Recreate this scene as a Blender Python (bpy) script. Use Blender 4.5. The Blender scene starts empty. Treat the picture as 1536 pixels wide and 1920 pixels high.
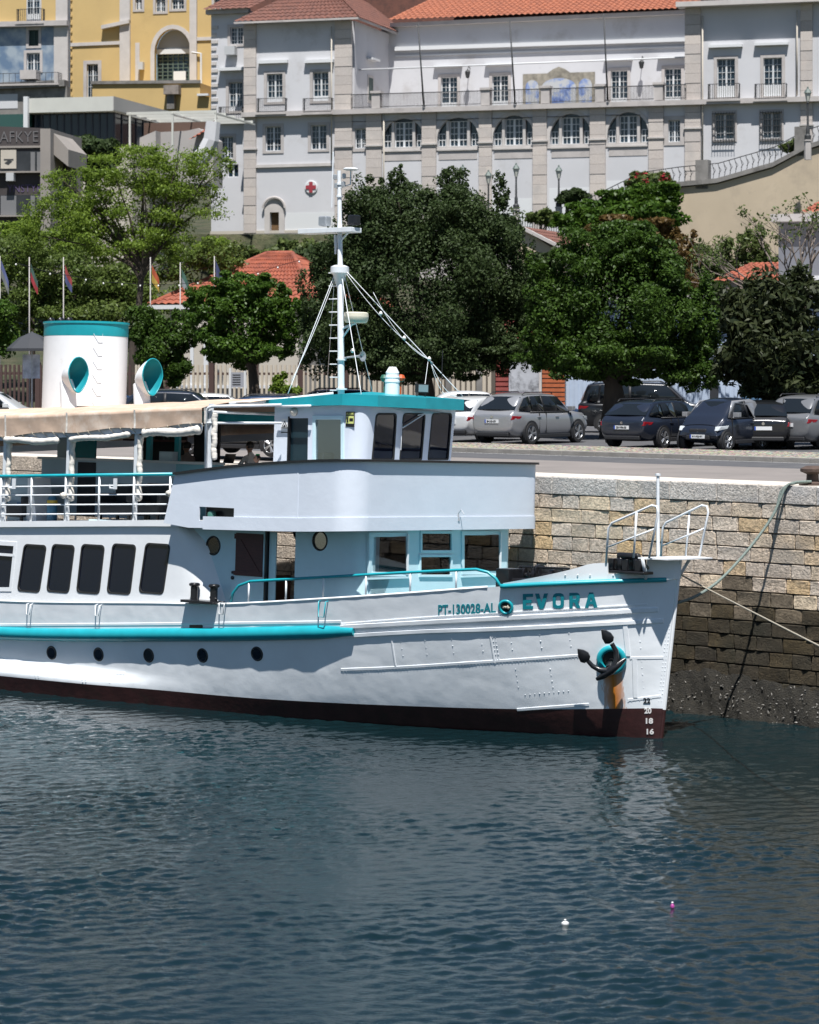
import bpy, math, random
import numpy as np
from mathutils import Vector, Matrix
from mathutils.geometry import tessellate_polygon
R=math.radians; sin=math.sin; cos=math.cos; PI=math.pi
random.seed(7); rng=np.random.default_rng(7)
sc=bpy.context.scene; col=sc.collection
# ------------------------------------------------------------------ camera
FP=5000.; YH=670.; CX=768.; CH=7.94       # focal length (px of a 1536 px frame), horizon row, eye height above water
cd=bpy.data.cameras.new('camera'); cam=bpy.data.objects.new('camera',cd); col.objects.link(cam)
cam.location=(0,0,CH); cam.rotation_euler=(R(90),0,0)
cd.sensor_fit='HORIZONTAL'; cd.sensor_width=36; cd.lens=FP/1536*36; cd.shift_y=-(960-YH)/1536
cd.clip_start=.5; cd.clip_end=6000
cd.dof.use_dof=True; cd.dof.focus_distance=58; cd.dof.aperture_fstop=3.2
sc.camera=cam
# ------------------------------------------------------------------ sky, sun, exposure
SUN_EL=67; SUN_AZ=4      # degrees; azimuth measured from straight behind the camera towards the right
wd=bpy.data.worlds.new('World'); sc.world=wd; wd.use_nodes=True
nt=wd.node_tree; bg=nt.nodes['Background']; sky=nt.nodes.new('ShaderNodeTexSky'); sky.sky_type='NISHITA'
sky.sun_disc=False; sky.sun_elevation=R(SUN_EL); sky.sun_rotation=R(180-SUN_AZ); sky.air_density=1.0; sky.dust_density=.15; sky.ozone_density=3.2
nt.links.new(sky.outputs[0],bg.inputs[0]); bg.inputs[1].default_value=.05
sd=bpy.data.lights.new('sun','SUN'); sd.energy=5.0; sd.angle=R(.53); sd.color=(1,.975,.935)
so=bpy.data.objects.new('sun',sd); col.objects.link(so)
SV=Vector((sin(R(SUN_AZ))*cos(R(SUN_EL)),-cos(R(SUN_AZ))*cos(R(SUN_EL)),sin(R(SUN_EL))))
so.rotation_euler=SV.to_track_quat('Z','Y').to_euler(); so.location=(0,0,80)
vs=sc.view_settings; vs.view_transform='Standard'; vs.look='None'; vs.gamma=1; vs.exposure=.68; vs.use_curve_mapping=False
sc.cycles.use_denoising=True; sc.cycles.max_bounces=4; sc.cycles.diffuse_bounces=2; sc.cycles.glossy_bounces=2; sc.cycles.transparent_max_bounces=8
sc.cycles.caustics_reflective=False; sc.cycles.caustics_refractive=False
# ------------------------------------------------------------------ frames: a thing's own axes, with pixel rays for measuring
class Fr:
    def __init__(s,o,yaw=0,heel=0):
        s.o=Vector(o); s.yaw=R(yaw); s.heel=R(heel)
        s.m=Matrix.Translation(s.o)@Matrix.Rotation(s.yaw,4,'Z')@Matrix.Rotation(s.heel,4,'X'); s.i=s.m.inverted()
    def ray(s,px,py):
        o=s.i@Vector((0,0,CH)); e=s.i@Vector(((px-CX)/FP,1,CH+(YH-py)/FP)); return o,e-o
    def at(s,px,py,x=None,y=None,z=None):
        o,d=s.ray(px,py)
        t=(y-o.y)/d.y if y is not None else (x-o.x)/d.x if x is not None else (z-o.z)/d.z
        return o+d*t
    def xz(s,px,py,y=0): p=s.at(px,py,y=y); return p.x,p.z
def at(px,py,Y): return Vector(((px-CX)*Y/FP,Y,CH+(YH-py)*Y/FP))
def gnd(px,py,z=0): Y=FP*(CH-z)/(py-YH); return Vector(((px-CX)*Y/FP,Y,z))
def itp(T,x):
    if x<=T[0][0]: return T[0][1]
    if x>=T[-1][0]: return T[-1][1]
    n=len(T); i=max(j for j in range(n) if T[j][0]<=x)
    def m(k):
        k0=max(0,k-1); k1=min(n-1,k+1); return (T[k1][1]-T[k0][1])/(T[k1][0]-T[k0][0])
    x0,y0=T[i]; x1,y1=T[i+1]; h=x1-x0; t=(x-x0)/h
    return (2*t**3-3*t*t+1)*y0+(t**3-2*t*t+t)*h*m(i)+(-2*t**3+3*t*t)*y1+(t**3-t*t)*h*m(i+1)
# ------------------------------------------------------------------ mesh building
class G:
    def __init__(s): s.v=[]; s.f=[]
    def add(s,vs,fs):
        n=len(s.v); s.v+= [tuple(p) for p in vs]; s.f+=[tuple(n+i for i in q) for q in fs]; return s
    def box(s,x0,x1,y0,y1,z0,z1,M=None):
        p=[(x,y,z) for z in (z0,z1) for x,y in ((x0,y0),(x1,y0),(x1,y1),(x0,y1))]
        if M is not None: p=[M@Vector(q) for q in p]
        return s.add(p,[(3,2,1,0),(4,5,6,7),(0,1,5,4),(1,2,6,5),(2,3,7,6),(3,0,4,7)])
    def tube(s,pts,r,n=8,closed=False,caps=True):
        P=[Vector(p) for p in pts]; N=len(P); rs=r if isinstance(r,(list,tuple)) else [r]*N; vs=[]; up=None
        for i in range(N):
            a=P[(i-1)%N] if (closed or i>0) else P[i]; b=P[(i+1)%N] if (closed or i<N-1) else P[i]
            t=(b-a).normalized()
            if up is None:
                up=Vector((0,0,1)) if abs(t.z)<.9 else Vector((1,0,0))
            up=(up-t*up.dot(t)).normalized(); w=t.cross(up)
            for k in range(n):
                an=2*PI*k/n; vs.append(P[i]+(up*cos(an)+w*sin(an))*rs[i])
        fs=[]
        for i in range(N if closed else N-1):
            j=(i+1)%N
            for k in range(n): l=(k+1)%n; fs.append((i*n+k,j*n+k,j*n+l,i*n+l))
        if caps and not closed: fs.append(tuple(range(n))); fs.append(tuple((N-1)*n+k for k in reversed(range(n))))
        return s.add(vs,fs)
    def lathe(s,prof,n=24,M=None,sx=1,sy=1):
        vs=[];fs=[]
        for r,z in prof:
            for k in range(n):
                a=2*PI*k/n; p=Vector((r*cos(a)*sx,r*sin(a)*sy,z)); vs.append(M@p if M is not None else p)
        for i in range(len(prof)-1):
            for k in range(n): l=(k+1)%n; fs.append((i*n+k,i*n+l,(i+1)*n+l,(i+1)*n+k))
        return s.add(vs,fs)
    def grid(s,fn,us,vs_,wrap=False):
        nu=len(us); nv=len(vs_); v=[fn(a,b) for a in us for b in vs_]; f=[]
        for i in range(nu-1):
            for j in range(nv-1): f.append((i*nv+j,(i+1)*nv+j,(i+1)*nv+j+1,i*nv+j+1))
        return s.add(v,f)
    def prism(s,poly,fn,h):      # 2-D outline -> fn(u,v,d) at depth 0 and h, closed
        n=len(poly); v=[fn(a,b,0) for a,b in poly]+[fn(a,b,h) for a,b in poly]
        t=tessellate_polygon([[Vector((a,b,0)) for a,b in poly]])
        f=[tuple(q) for q in t]+[tuple(n+i for i in reversed(q)) for q in t]+[(i,(i+1)%n,n+(i+1)%n,n+i) for i in range(n)]
        return s.add(v,f)
    def panel(s,outer,holes,fn,h):   # outline with openings, thickness h, reveals closed
        loops=[outer]+holes; fl=[p for l in loops for p in l]; n=len(fl)
        t=tessellate_polygon([[Vector((a,b,0)) for a,b in l] for l in loops])
        v=[fn(a,b,0) for a,b in fl]+[fn(a,b,h) for a,b in fl]; f=[tuple(q) for q in t]+[tuple(n+i for i in reversed(q)) for q in t]
        o=0
        for l in loops:
            m=len(l); f+=[(o+i,o+(i+1)%m,n+o+(i+1)%m,n+o+i) for i in range(m)]; o+=m
        return s.add(v,f)
    def obj(s,name,mat,parent=None,smooth=False,bevel=0,seg=2,fix=True,**pr):
        me=bpy.data.meshes.new(name); me.from_pydata(s.v,[],s.f)
        if fix:
            import bmesh
            bm=bmesh.new(); bm.from_mesh(me); bmesh.ops.recalc_face_normals(bm,faces=bm.faces); bm.to_mesh(me); bm.free()
        me.update()
        if mat: me.materials.append(mat)
        if smooth:
            me.polygons.foreach_set('use_smooth',[True]*len(me.polygons))
            if smooth!=2: me.set_sharp_from_angle(angle=R(38))
        o=bpy.data.objects.new(name,me); col.objects.link(o)
        if parent: o.parent=parent
        if bevel:
            b=o.modifiers.new('bevel','BEVEL'); b.width=bevel; b.segments=seg; b.limit_method='ANGLE'; b.angle_limit=R(35)
        for k,x in pr.items(): o[k]=x
        return o
def empty(name,m,label=None,category=None,group=None):
    o=bpy.data.objects.new(name,None); col.objects.link(o); o.matrix_world=m; o.empty_display_size=.2
    if label: o['label']=label
    if category: o['category']=category
    if group: o['group']=group
    return o
def frame_obj(fr,*a,**k): return empty(a[0],fr.m,*a[1:],**k)
def share(me,name,parent,m=None,**pr):
    o=bpy.data.objects.new(name,me); col.objects.link(o); o.parent=parent
    if m is not None: o.matrix_local=m
    for k,x in pr.items(): o[k]=x
    return o
def rrect(x0,x1,z0,z1,r,n=4,lean=0):
    p=[]
    for cx,cz,a in ((x1-r,z0+r,-90),(x1-r,z1-r,0),(x0+r,z1-r,90),(x0+r,z0+r,180)):
        for k in range(n+1):
            t=R(a+90*k/n); p.append((cx+r*cos(t)+lean*(cz+r*sin(t)-z0),cz+r*sin(t)))
    return p
def rect(x0,x1,z0,z1): return [(x0,z0),(x1,z0),(x1,z1),(x0,z1)]
def ell(cx,cz,rx,rz,n=20): return [(cx+rx*cos(2*PI*k/n),cz+rz*sin(2*PI*k/n)) for k in range(n)]
def scl(poly,k):
    cx=sum(p[0] for p in poly)/len(poly); cz=sum(p[1] for p in poly)/len(poly)
    return [(cx+(a-cx)*k,cz+(b-cz)*k) for a,b in poly]
def grow(poly,d):
    cx=(max(p[0] for p in poly)+min(p[0] for p in poly))/2; cz=(max(p[1] for p in poly)+min(p[1] for p in poly))/2
    w=(max(p[0] for p in poly)-min(p[0] for p in poly))/2; h=(max(p[1] for p in poly)-min(p[1] for p in poly))/2
    return [(cx+(a-cx)*(w+d)/w,cz+(b-cz)*(h+d)/h) for a,b in poly]
# ------------------------------------------------------------------ materials
MATS={}
def mat(name,c,rough=.5,metal=0,var=0,vs=3.,bump=0,bs=20.,dirt=None,ds=1.2,dk=.55,spec=.5,coat=0,coord='Object',stretch=None,trans=0,bdist=.02):
    if name in MATS: return MATS[name]
    m=bpy.data.materials.new(name); m.use_nodes=True; t=m.node_tree; N=t.nodes; L=t.links
    p=N['Principled BSDF']; p.inputs['Base Color'].default_value=(*c,1); p.inputs['Roughness'].default_value=rough; p.inputs['Metallic'].default_value=metal
    p.inputs['Specular IOR Level'].default_value=spec; p.inputs['Coat Weight'].default_value=coat
    tc=N.new('ShaderNodeTexCoord'); src=tc.outputs[coord]
    if stretch:
        mp=N.new('ShaderNodeMapping'); mp.inputs['Scale'].default_value=stretch; L.new(src,mp.inputs[0]); src=mp.outputs[0]
    cur=None
    def noise(sc_,det=5,r=.6):
        n=N.new('ShaderNodeTexNoise'); n.inputs['Scale'].default_value=sc_; n.inputs['Detail'].default_value=det; n.inputs['Roughness'].default_value=r; L.new(src,n.inputs['Vector']); return n
    if var:
        n=noise(vs); r=N.new('ShaderNodeValToRGB'); r.color_ramp.elements[0].position=.3; r.color_ramp.elements[1].position=.7
        r.color_ramp.elements[0].color=(*[x*(1-var) for x in c],1); r.color_ramp.elements[1].color=(*[min(1,x*(1+var)) for x in c],1)
        L.new(n.outputs[0],r.inputs[0]); cur=r.outputs[0]
    if dirt:
        n=noise(ds,7,.7); r=N.new('ShaderNodeValToRGB'); r.color_ramp.elements[0].position=dk; r.color_ramp.elements[1].position=min(1,dk+.18)
        L.new(n.outputs[0],r.inputs[0]); mx=N.new('ShaderNodeMixRGB'); L.new(r.outputs[0],mx.inputs[0])
        if cur: L.new(cur,mx.inputs[1])
        else: mx.inputs[1].default_value=(*c,1)
        mx.inputs[2].default_value=(*dirt,1); cur=mx.outputs[0]
    if cur: L.new(cur,p.inputs['Base Color'])
    if bump:
        n=noise(bs,6); b=N.new('ShaderNodeBump'); b.inputs['Strength'].default_value=bump; b.inputs['Distance'].default_value=bdist; L.new(n.outputs[0],b.inputs['Height']); L.new(b.outputs[0],p.inputs['Normal'])
    if trans: p.inputs['Transmission Weight'].default_value=trans
    MATS[name]=m; return m
def glassmat(name,tint,alpha=.5,rough=.03):
    m=bpy.data.materials.new(name); m.use_nodes=True; t=m.node_tree; N=t.nodes; L=t.links; N.remove(N['Principled BSDF'])
    g=N.new('ShaderNodeBsdfGlossy'); g.inputs[0].default_value=(.9,.95,1,1); g.inputs['Roughness'].default_value=rough
    tr=N.new('ShaderNodeBsdfTransparent'); tr.inputs[0].default_value=(*[x for x in tint],1)
    df=N.new('ShaderNodeBsdfDiffuse'); df.inputs[0].default_value=(.009,.013,.032,1)
    m1=N.new('ShaderNodeMixShader'); m1.inputs[0].default_value=alpha; L.new(tr.outputs[0],m1.inputs[1]); L.new(df.outputs[0],m1.inputs[2])
    fr=N.new('ShaderNodeFresnel'); fr.inputs[0].default_value=1.5
    m2=N.new('ShaderNodeMixShader'); L.new(fr.outputs[0],m2.inputs[0]); L.new(m1.outputs[0],m2.inputs[1]); L.new(g.outputs[0],m2.inputs[2])
    L.new(m2.outputs[0],N['Material Output'].inputs[0]); MATS[name]=m; return m
def emis(name,c,s):
    m=mat(name,c,.4); p=m.node_tree.nodes['Principled BSDF']; p.inputs['Emission Color'].default_value=(*c,1); p.inputs['Emission Strength'].default_value=s; return m
def text_mesh(txt,size,bold=0,ext=.004,align='LEFT',spacing=1):
    cu=bpy.data.curves.new('t','FONT'); cu.body=txt; cu.size=size; cu.offset=bold; cu.extrude=ext; cu.align_x=align; cu.space_character=spacing; cu.resolution_u=3
    o=bpy.data.objects.new('t',cu); col.objects.link(o); dg=bpy.context.evaluated_depsgraph_get(); dg.update()
    me=bpy.data.meshes.new_from_object(o.evaluated_get(dg)); v=[tuple(x.co) for x in me.vertices]; f=[tuple(p.vertices) for p in me.polygons]
    bpy.data.objects.remove(o); bpy.data.curves.remove(cu); bpy.data.meshes.remove(me); return v,f
def text_obj(txt,size,M,m,parent,name='lettering',bold=0,ext=.004,align='CENTER',fit=None):
    v,f=text_mesh(txt,size,bold,ext,align)
    if fit:
        xs=[p[0] for p in v]; ys=[p[1] for p in v]; w=max(xs)-min(xs); h=max(ys)-min(ys)
        v=[((p[0]-min(xs))/w*fit[0]-fit[0]/2,(p[1]-min(ys))/h*fit[1]-fit[1]/2,p[2]) for p in v]
    g=G(); g.add([M@Vector(p) for p in v],f); return g.obj(name,m,parent)
# ------------------------------------------------------------------ material set
def hullmat():
    m=mat('hull paint',(.79,.82,.85),.34,var=.05,vs=.9); t=m.node_tree; N=t.nodes; L=t.links; p=N['Principled BSDF']
    tc=N.new('ShaderNodeTexCoord')
    def noise(s,d=4,v=None,r=.55):
        n=N.new('ShaderNodeTexNoise'); n.inputs['Scale'].default_value=s; n.inputs['Detail'].default_value=d; n.inputs['Roughness'].default_value=r
        L.new(v or tc.outputs['Object'],n.inputs['Vector']); return n.outputs[0]
    mp=N.new('ShaderNodeMapping'); mp.inputs['Scale'].default_value=(1,.3,1.1); L.new(tc.outputs['Object'],mp.inputs[0])
    b1=N.new('ShaderNodeBump'); b1.inputs['Strength'].default_value=.27; b1.inputs['Distance'].default_value=.10; L.new(noise(1.15,2,mp.outputs[0]),b1.inputs['Height'])
    b2=N.new('ShaderNodeBump'); b2.inputs['Strength'].default_value=.12; b2.inputs['Distance'].default_value=.012; L.new(noise(14,5),b2.inputs['Height']); L.new(b1.outputs[0],b2.inputs['Normal']); L.new(b2.outputs[0],p.inputs['Normal'])
    # rust run below the hawse pipe, thin scuffs and streaks
    sp=N.new('ShaderNodeSeparateXYZ'); L.new(tc.outputs['Object'],sp.inputs[0])
    def math_(op,a,b=None,c=None):
        n=N.new('ShaderNodeMath'); n.operation=op; n.use_clamp=False
        for i,x in enumerate((a,b,c)):
            if x is None: continue
            if isinstance(x,(int,float)): n.inputs[i].default_value=x
            else: L.new(x,n.inputs[i])
        return n.outputs[0]
    mp2=N.new('ShaderNodeMapping'); mp2.inputs['Scale'].default_value=(9,9,1.2); L.new(tc.outputs['Object'],mp2.inputs[0])
    st=noise(1.6,4,mp2.outputs[0])
    dx=math_('ABSOLUTE',math_('ADD',sp.outputs[0],.80)); w=math_('ADD',.02,math_('MULTIPLY',st,.34))
    a=math_('MAXIMUM',0,math_('SUBTRACT',1,math_('DIVIDE',dx,w)))
    zt=math_('SMOOTHSTEP',sp.outputs[2],0.,1.) if False else math_('LESS_THAN',sp.outputs[2],1.75)
    yneg=math_('LESS_THAN',sp.outputs[1],0)
    rust=math_('MULTIPLY',math_('MULTIPLY',math_('POWER',a,.33),zt),yneg)
    scuff=N.new('ShaderNodeValToRGB'); scuff.color_ramp.elements[0].position=.61; scuff.color_ramp.elements[1].position=.78; L.new(noise(3.2,9,mp2.outputs[0],.75),scuff.inputs[0])
    old=p.inputs['Base Color'].links[0].from_socket
    m1=N.new('ShaderNodeMixRGB'); L.new(math_('MULTIPLY',scuff.outputs[0],.5),m1.inputs[0]); L.new(old,m1.inputs[1]); m1.inputs[2].default_value=(.44,.36,.27,1)
    m2=N.new('ShaderNodeMixRGB'); L.new(rust,m2.inputs[0]); L.new(m1.outputs[0],m2.inputs[1]); m2.inputs[2].default_value=(.50,.16,.008,1)
    L.new(m2.outputs[0],p.inputs['Base Color']); return m
HULL=hullmat()
WHITE=mat('white paint',(.80,.82,.84),.38,var=.04,vs=1.5,bump=.12,bs=5,dirt=(.62,.60,.56),ds=2.2,dk=.66)
WPIPE=mat('white pipe paint',(.70,.73,.76),.35,var=.06,vs=6)
PALE=mat('pale blue deckhouse paint',(.58,.77,.83),.4,var=.05,vs=1.2,bump=.08,bs=4)
TEAL=mat('teal paint',(.012,.31,.37),.32,var=.10,vs=2.5,bump=.1,bs=8)
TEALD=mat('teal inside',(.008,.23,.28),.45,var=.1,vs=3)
BOOT=mat('boot topping',(.042,.014,.013),.45,var=.3,vs=3,dirt=(.03,.016,.012),ds=2.5,dk=.52,bump=.3,bs=9)
BLACK=mat('black gloss paint',(.012,.012,.014),.28,var=.3,vs=8,bump=.15,bs=15)
RUBBER=mat('black rubber',(.02,.02,.02),.7)
DARK=mat('dark interior',(.02,.022,.026),.8)
CANVAS=mat('beige canvas',(.50,.37,.28),.85,var=.12,vs=2.5,dirt=(.62,.53,.45),ds=1.2,dk=.5,bump=.25,bs=5,bdist=.02)
CANVW=mat('off white canvas',(.72,.68,.62),.85,var=.12,vs=6,dirt=(.5,.45,.38),ds=5,dk=.55,bump=.6,bs=14)
GREYBL=mat('grey blue panel',(.36,.46,.52),.5,var=.06,vs=2)
WOODR=mat('red brown wood',(.075,.022,.020),.5,var=.25,vs=7,stretch=(1,1,6))
DECKM=mat('teal deck paint',(.03,.22,.26),.6,var=.2,vs=2)
STEEL=mat('galvanised steel',(.45,.47,.49),.45,metal=.6,var=.1,vs=9)
ROPEM=mat('weathered rope',(.38,.34,.27),.9,var=.3,vs=30,bump=.8,bs=80)
ROPEG=mat('green grey rope',(.17,.21,.19),.9,var=.3,vs=30,bump=.8,bs=60)
GLASSD=glassmat('dark tinted glass',(.10,.12,.18),.5)
GLASSC=glassmat('clear dusty glass',(.85,.88,.90),.03)
CREAM=mat('cream plastic',(.62,.58,.47),.45)
SKIN=mat('skin',(.36,.20,.14),.55,var=.08,vs=9); HAIR=mat('dark hair',(.012,.009,.008),.55)
SHIRTW=mat('pale shirt cloth',(.62,.58,.54),.85,var=.08,vs=9); SHIRTB=mat('brown grey shirt cloth',(.26,.21,.19),.85,var=.08,vs=9)
# ------------------------------------------------------------------ water
def watermat():
    m=mat('harbour water',(.0036,.0130,.0160),.05,spec=.31); t=m.node_tree; N=t.nodes; L=t.links; p=N['Principled BSDF']; p.inputs['IOR'].default_value=1.33
    tc=N.new('ShaderNodeTexCoord'); pr=None
    for s,st,d,sx in ((4.2,.30,.03,1.0),(11,.40,.014,.9),(31,.35,.005,.8)):
        mp=N.new('ShaderNodeMapping'); mp.inputs['Scale'].default_value=(sx*.75,1.15,1); mp.inputs['Rotation'].default_value=(0,0,.35); L.new(tc.outputs['Object'],mp.inputs[0])
        n=N.new('ShaderNodeTexNoise'); n.inputs['Scale'].default_value=s; n.inputs['Detail'].default_value=4; L.new(mp.outputs[0],n.inputs['Vector'])
        b=N.new('ShaderNodeBump'); b.inputs['Strength'].default_value=st; b.inputs['Distance'].default_value=d; L.new(n.outputs[0],b.inputs['Height'])
        if pr: L.new(pr,b.inputs['Normal'])
        pr=b.outputs[0]
    L.new(pr,p.inputs['Normal']); return m
WATER=watermat()
def make_water():
    X=np.concatenate([[-400,-60,-20],np.arange(-13,12.01,.055),[20,60,400]]); Y=np.concatenate([[-60,5,26],np.arange(29,68,.075),[90,160]])
    gx,gy=np.meshgrid(X,Y,indexing='ij'); z=np.zeros_like(gx); r=np.random.default_rng(3)
    for i in range(84):
        lam=.13*(6.0**(r.random()**1.3)) if i<72 else 1.2+2.6*r.random(); an=R(100)+r.normal()*.75; k=2*PI/lam; a=(.0064*lam**.85 if i<72 else .0045)*(.5+1.0*r.random())
        ph=r.random()*6.28; u=gx*cos(an)+gy*sin(an); w=gx*sin(an)-gy*cos(an)
        z+=a*np.sin(k*u+ph+.9*np.sin(w*k*.21+ph*2))*(.55+.45*np.sin(w*k*.13+u*k*.07+ph*3))
    e=np.clip(np.minimum.reduce([gx+13,12-gx,gy-29,68-gy])/2,0,1); z*=e*(.78+.40*(np.sin(gx*.55+gy*.33+1)*np.sin(gy*.42-gx*.21)+.35*np.sin(gx*.9-gy*.8)))
    nx,ny=len(X),len(Y); v=np.stack([gx,gy,z],-1).reshape(-1,3); i=np.arange(nx*ny).reshape(nx,ny)
    f=np.stack([i[:-1,:-1],i[1:,:-1],i[1:,1:],i[:-1,1:]],-1).reshape(-1,4)
    o=np_mesh('water',v,f,WATER,smooth=True); o['kind']='structure'
def np_mesh(name,v,f,m,parent=None,smooth=False,attr=None):
    me=bpy.data.meshes.new(name); n=f.shape[1]
    me.vertices.add(len(v)); me.vertices.foreach_set('co',np.asarray(v,np.float32).ravel())
    me.loops.add(f.size); me.loops.foreach_set('vertex_index',f.astype(np.int32).ravel())
    me.polygons.add(len(f)); me.polygons.foreach_set('loop_start',np.arange(0,f.size,n,dtype=np.int32)); me.polygons.foreach_set('loop_total',np.full(len(f),n,np.int32))
    if smooth: me.polygons.foreach_set('use_smooth',np.ones(len(f),bool))
    if attr is not None:
        a=me.attributes.new('tint','FLOAT','POINT'); a.data.foreach_set('value',attr.astype(np.float32))
    me.update(); me.validate(); me.materials.append(m); o=bpy.data.objects.new(name,me); col.objects.link(o)
    if parent: o.parent=parent
    return o
make_water()
# ------------------------------------------------------------------ quay
ZQ=5.15; QYAW=-41.9
QF=Fr((522*59.9/FP,59.9,0),QYAW)
def stonemat(name,ramp,dark=None,bs=19,bst=1,bd=.06,lo=.36):
    m=mat(name,(.4,.36,.3),.9); t=m.node_tree; N=t.nodes; L=t.links; p=N['Principled BSDF']
    oi=N.new('ShaderNodeObjectInfo'); r=N.new('ShaderNodeValToRGB'); e=r.color_ramp.elements
    while len(e)<len(ramp): e.new(.5)
    for i,(q,c) in enumerate(ramp): e[i].position=q; e[i].color=(*c,1)
    L.new(oi.outputs['Random'],r.inputs[0]); tc=N.new('ShaderNodeTexCoord'); ad=N.new('ShaderNodeVectorMath'); ad.operation='ADD'
    L.new(tc.outputs['Object'],ad.inputs[0]); L.new(oi.outputs['Location'],ad.inputs[1])
    n=N.new('ShaderNodeTexNoise'); n.inputs['Scale'].default_value=11; n.inputs['Detail'].default_value=9; n.inputs['Roughness'].default_value=.75; L.new(ad.outputs[0],n.inputs['Vector'])
    r2=N.new('ShaderNodeValToRGB'); r2.color_ramp.elements[0].position=.30; r2.color_ramp.elements[0].color=(lo,lo*.95,lo*.9,1); r2.color_ramp.elements[1].position=.62; r2.color_ramp.elements[1].color=(1.12,1.1,1.08,1); L.new(n.outputs[0],r2.inputs[0])
    mx=N.new('ShaderNodeMixRGB'); mx.blend_type='MULTIPLY'; mx.inputs[0].default_value=1; L.new(r.outputs[0],mx.inputs[1]); L.new(r2.outputs[0],mx.inputs[2]); cur=mx.outputs[0]
    n3=N.new('ShaderNodeTexNoise'); n3.inputs['Scale'].default_value=.8; n3.inputs['Detail'].default_value=6; L.new(ad.outputs[0],n3.inputs['Vector'])
    r3=N.new('ShaderNodeValToRGB'); r3.color_ramp.elements[0].position=.5; r3.color_ramp.elements[1].position=.68; L.new(n3.outputs[0],r3.inputs[0])
    m3=N.new('ShaderNodeMixRGB'); sc3=N.new('ShaderNodeMath'); sc3.operation='MULTIPLY'; sc3.inputs[1].default_value=.75; L.new(r3.outputs[0],sc3.inputs[0]); L.new(sc3.outputs[0],m3.inputs[0]); L.new(cur,m3.inputs[1]); m3.inputs[2].default_value=(*(dark or (.20,.19,.18)),1)
    L.new(m3.outputs[0],p.inputs['Base Color'])
    n2=N.new('ShaderNodeTexNoise'); n2.inputs['Scale'].default_value=bs; n2.inputs['Detail'].default_value=8; n2.inputs['Roughness'].default_value=.65; L.new(ad.outputs[0],n2.inputs['Vector'])
    b=N.new('ShaderNodeBump'); b.inputs['Strength'].default_value=bst; b.inputs['Distance'].default_value=bd; L.new(n2.outputs[0],b.inputs['Height']); L.new(b.outputs[0],p.inputs['Normal'])
    return m
STONE=stonemat('quay stone',[(0,(.72,.59,.46)),(.2,(.60,.53,.46)),(.42,(.78,.67,.55)),(.58,(.66,.60,.54)),(.72,(.70,.50,.27)),(.86,(.66,.55,.43)),(1,(.82,.68,.50))],dark=(.36,.32,.28))
STONEW=stonemat('tide stained stone',[(0,(.075,.056,.030)),(.4,(.050,.042,.028)),(.7,(.085,.062,.028)),(1,(.045,.037,.026))],dark=(.030,.028,.017),bs=26,bst=1,bd=.05)
STONEM=stonemat('damp brown stone',[(0,(.20,.16,.11)),(.4,(.13,.105,.075)),(.7,(.26,.21,.15)),(1,(.11,.095,.07))],dark=(.06,.052,.036),bs=20,bst=1,bd=.04)
COPE=stonemat('coping stone',[(0,(.64,.61,.57)),(.5,(.56,.55,.54)),(1,(.68,.62,.56))],dark=(.40,.39,.39))
MORTAR=mat('mortar',(.16,.135,.105),.95,var=.3,vs=3,bump=.5,bs=20)
MORTW=mat('wet mortar',(.02,.018,.013),.8)
qw=frame_obj(QF,'quay_wall','long quay wall of rough stone blocks behind the white boat, dark with weed below the tide line','quay wall')
qw['kind']='structure'
def block_mesh(name,L_,H_,m,bul,seed,rough=.03):
    r=random.Random(seed); US=[0,.016/L_,.33,.66,1-.016/L_,1]; VS=[0,.016/H_,.5,1-.016/H_,1]; nu,nv=6,5; g=G(); vs=[]
    for i in range(nu):
        for j in range(nv):
            u=US[i]; v=VS[j]; ed=(0 if i in (0,nu-1) or j in (0,nv-1) else 1)
            e=min(1,ed)
            vs.append(((u-.5)*L_+r.uniform(-.012,.012)*(1<i<nu-2),-bul*e-r.uniform(0,rough*1.6)*(e>.2),(v-.5)*H_+r.uniform(-.01,.01)*(1<j<nv-2)))
    fs=[(i*nv+j,(i+1)*nv+j,(i+1)*nv+j+1,i*nv+j+1) for i in range(nu-1) for j in range(nv-1)]
    g.add(vs,fs)
    b=[0,(nu-1)*nv,nu*nv-1,nv-1]; n=len(g.v); g.v+=[(g.v[k][0],.12,g.v[k][2]) for k in b]
    g.f+=[tuple([i*nv for i in range(nu)][::-1])+(n,n+1),tuple([i*nv+nv-1 for i in range(nu)])+(n+2,n+3)][:0]
    ring=[i*nv for i in range(nu)]+[(nu-1)*nv+j for j in range(1,nv)]+[i*nv+nv-1 for i in range(nu-2,-1,-1)]+[j for j in range(nv-2,0,-1)]
    k=len(g.v); g.v+=[(g.v[q][0],.10,g.v[q][2]) for q in ring]; m_=len(ring)
    g.f+=[(ring[i],ring[(i+1)%m_],k+(i+1)%m_,k+i) for i in range(m_)]
    me=bpy.data.meshes.new(name); me.from_pydata(g.v,[],g.f); me.materials.append(m); me.polygons.foreach_set('use_smooth',[True]*len(me.polygons)); me.set_sharp_from_angle(angle=R(22)); return me
blk={}
def get_block(L_,H_,m,bul):
    q=(round(L_*10),round(H_*100),m.name,random.randrange(3))
    if q not in blk: blk[q]=block_mesh('brick_stone',q[0]/10-.018,H_-.014,m,bul,hash(q[:2])%999+q[3]*7,.02 if m is not STONEW else .03)
    return blk[q]
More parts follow.
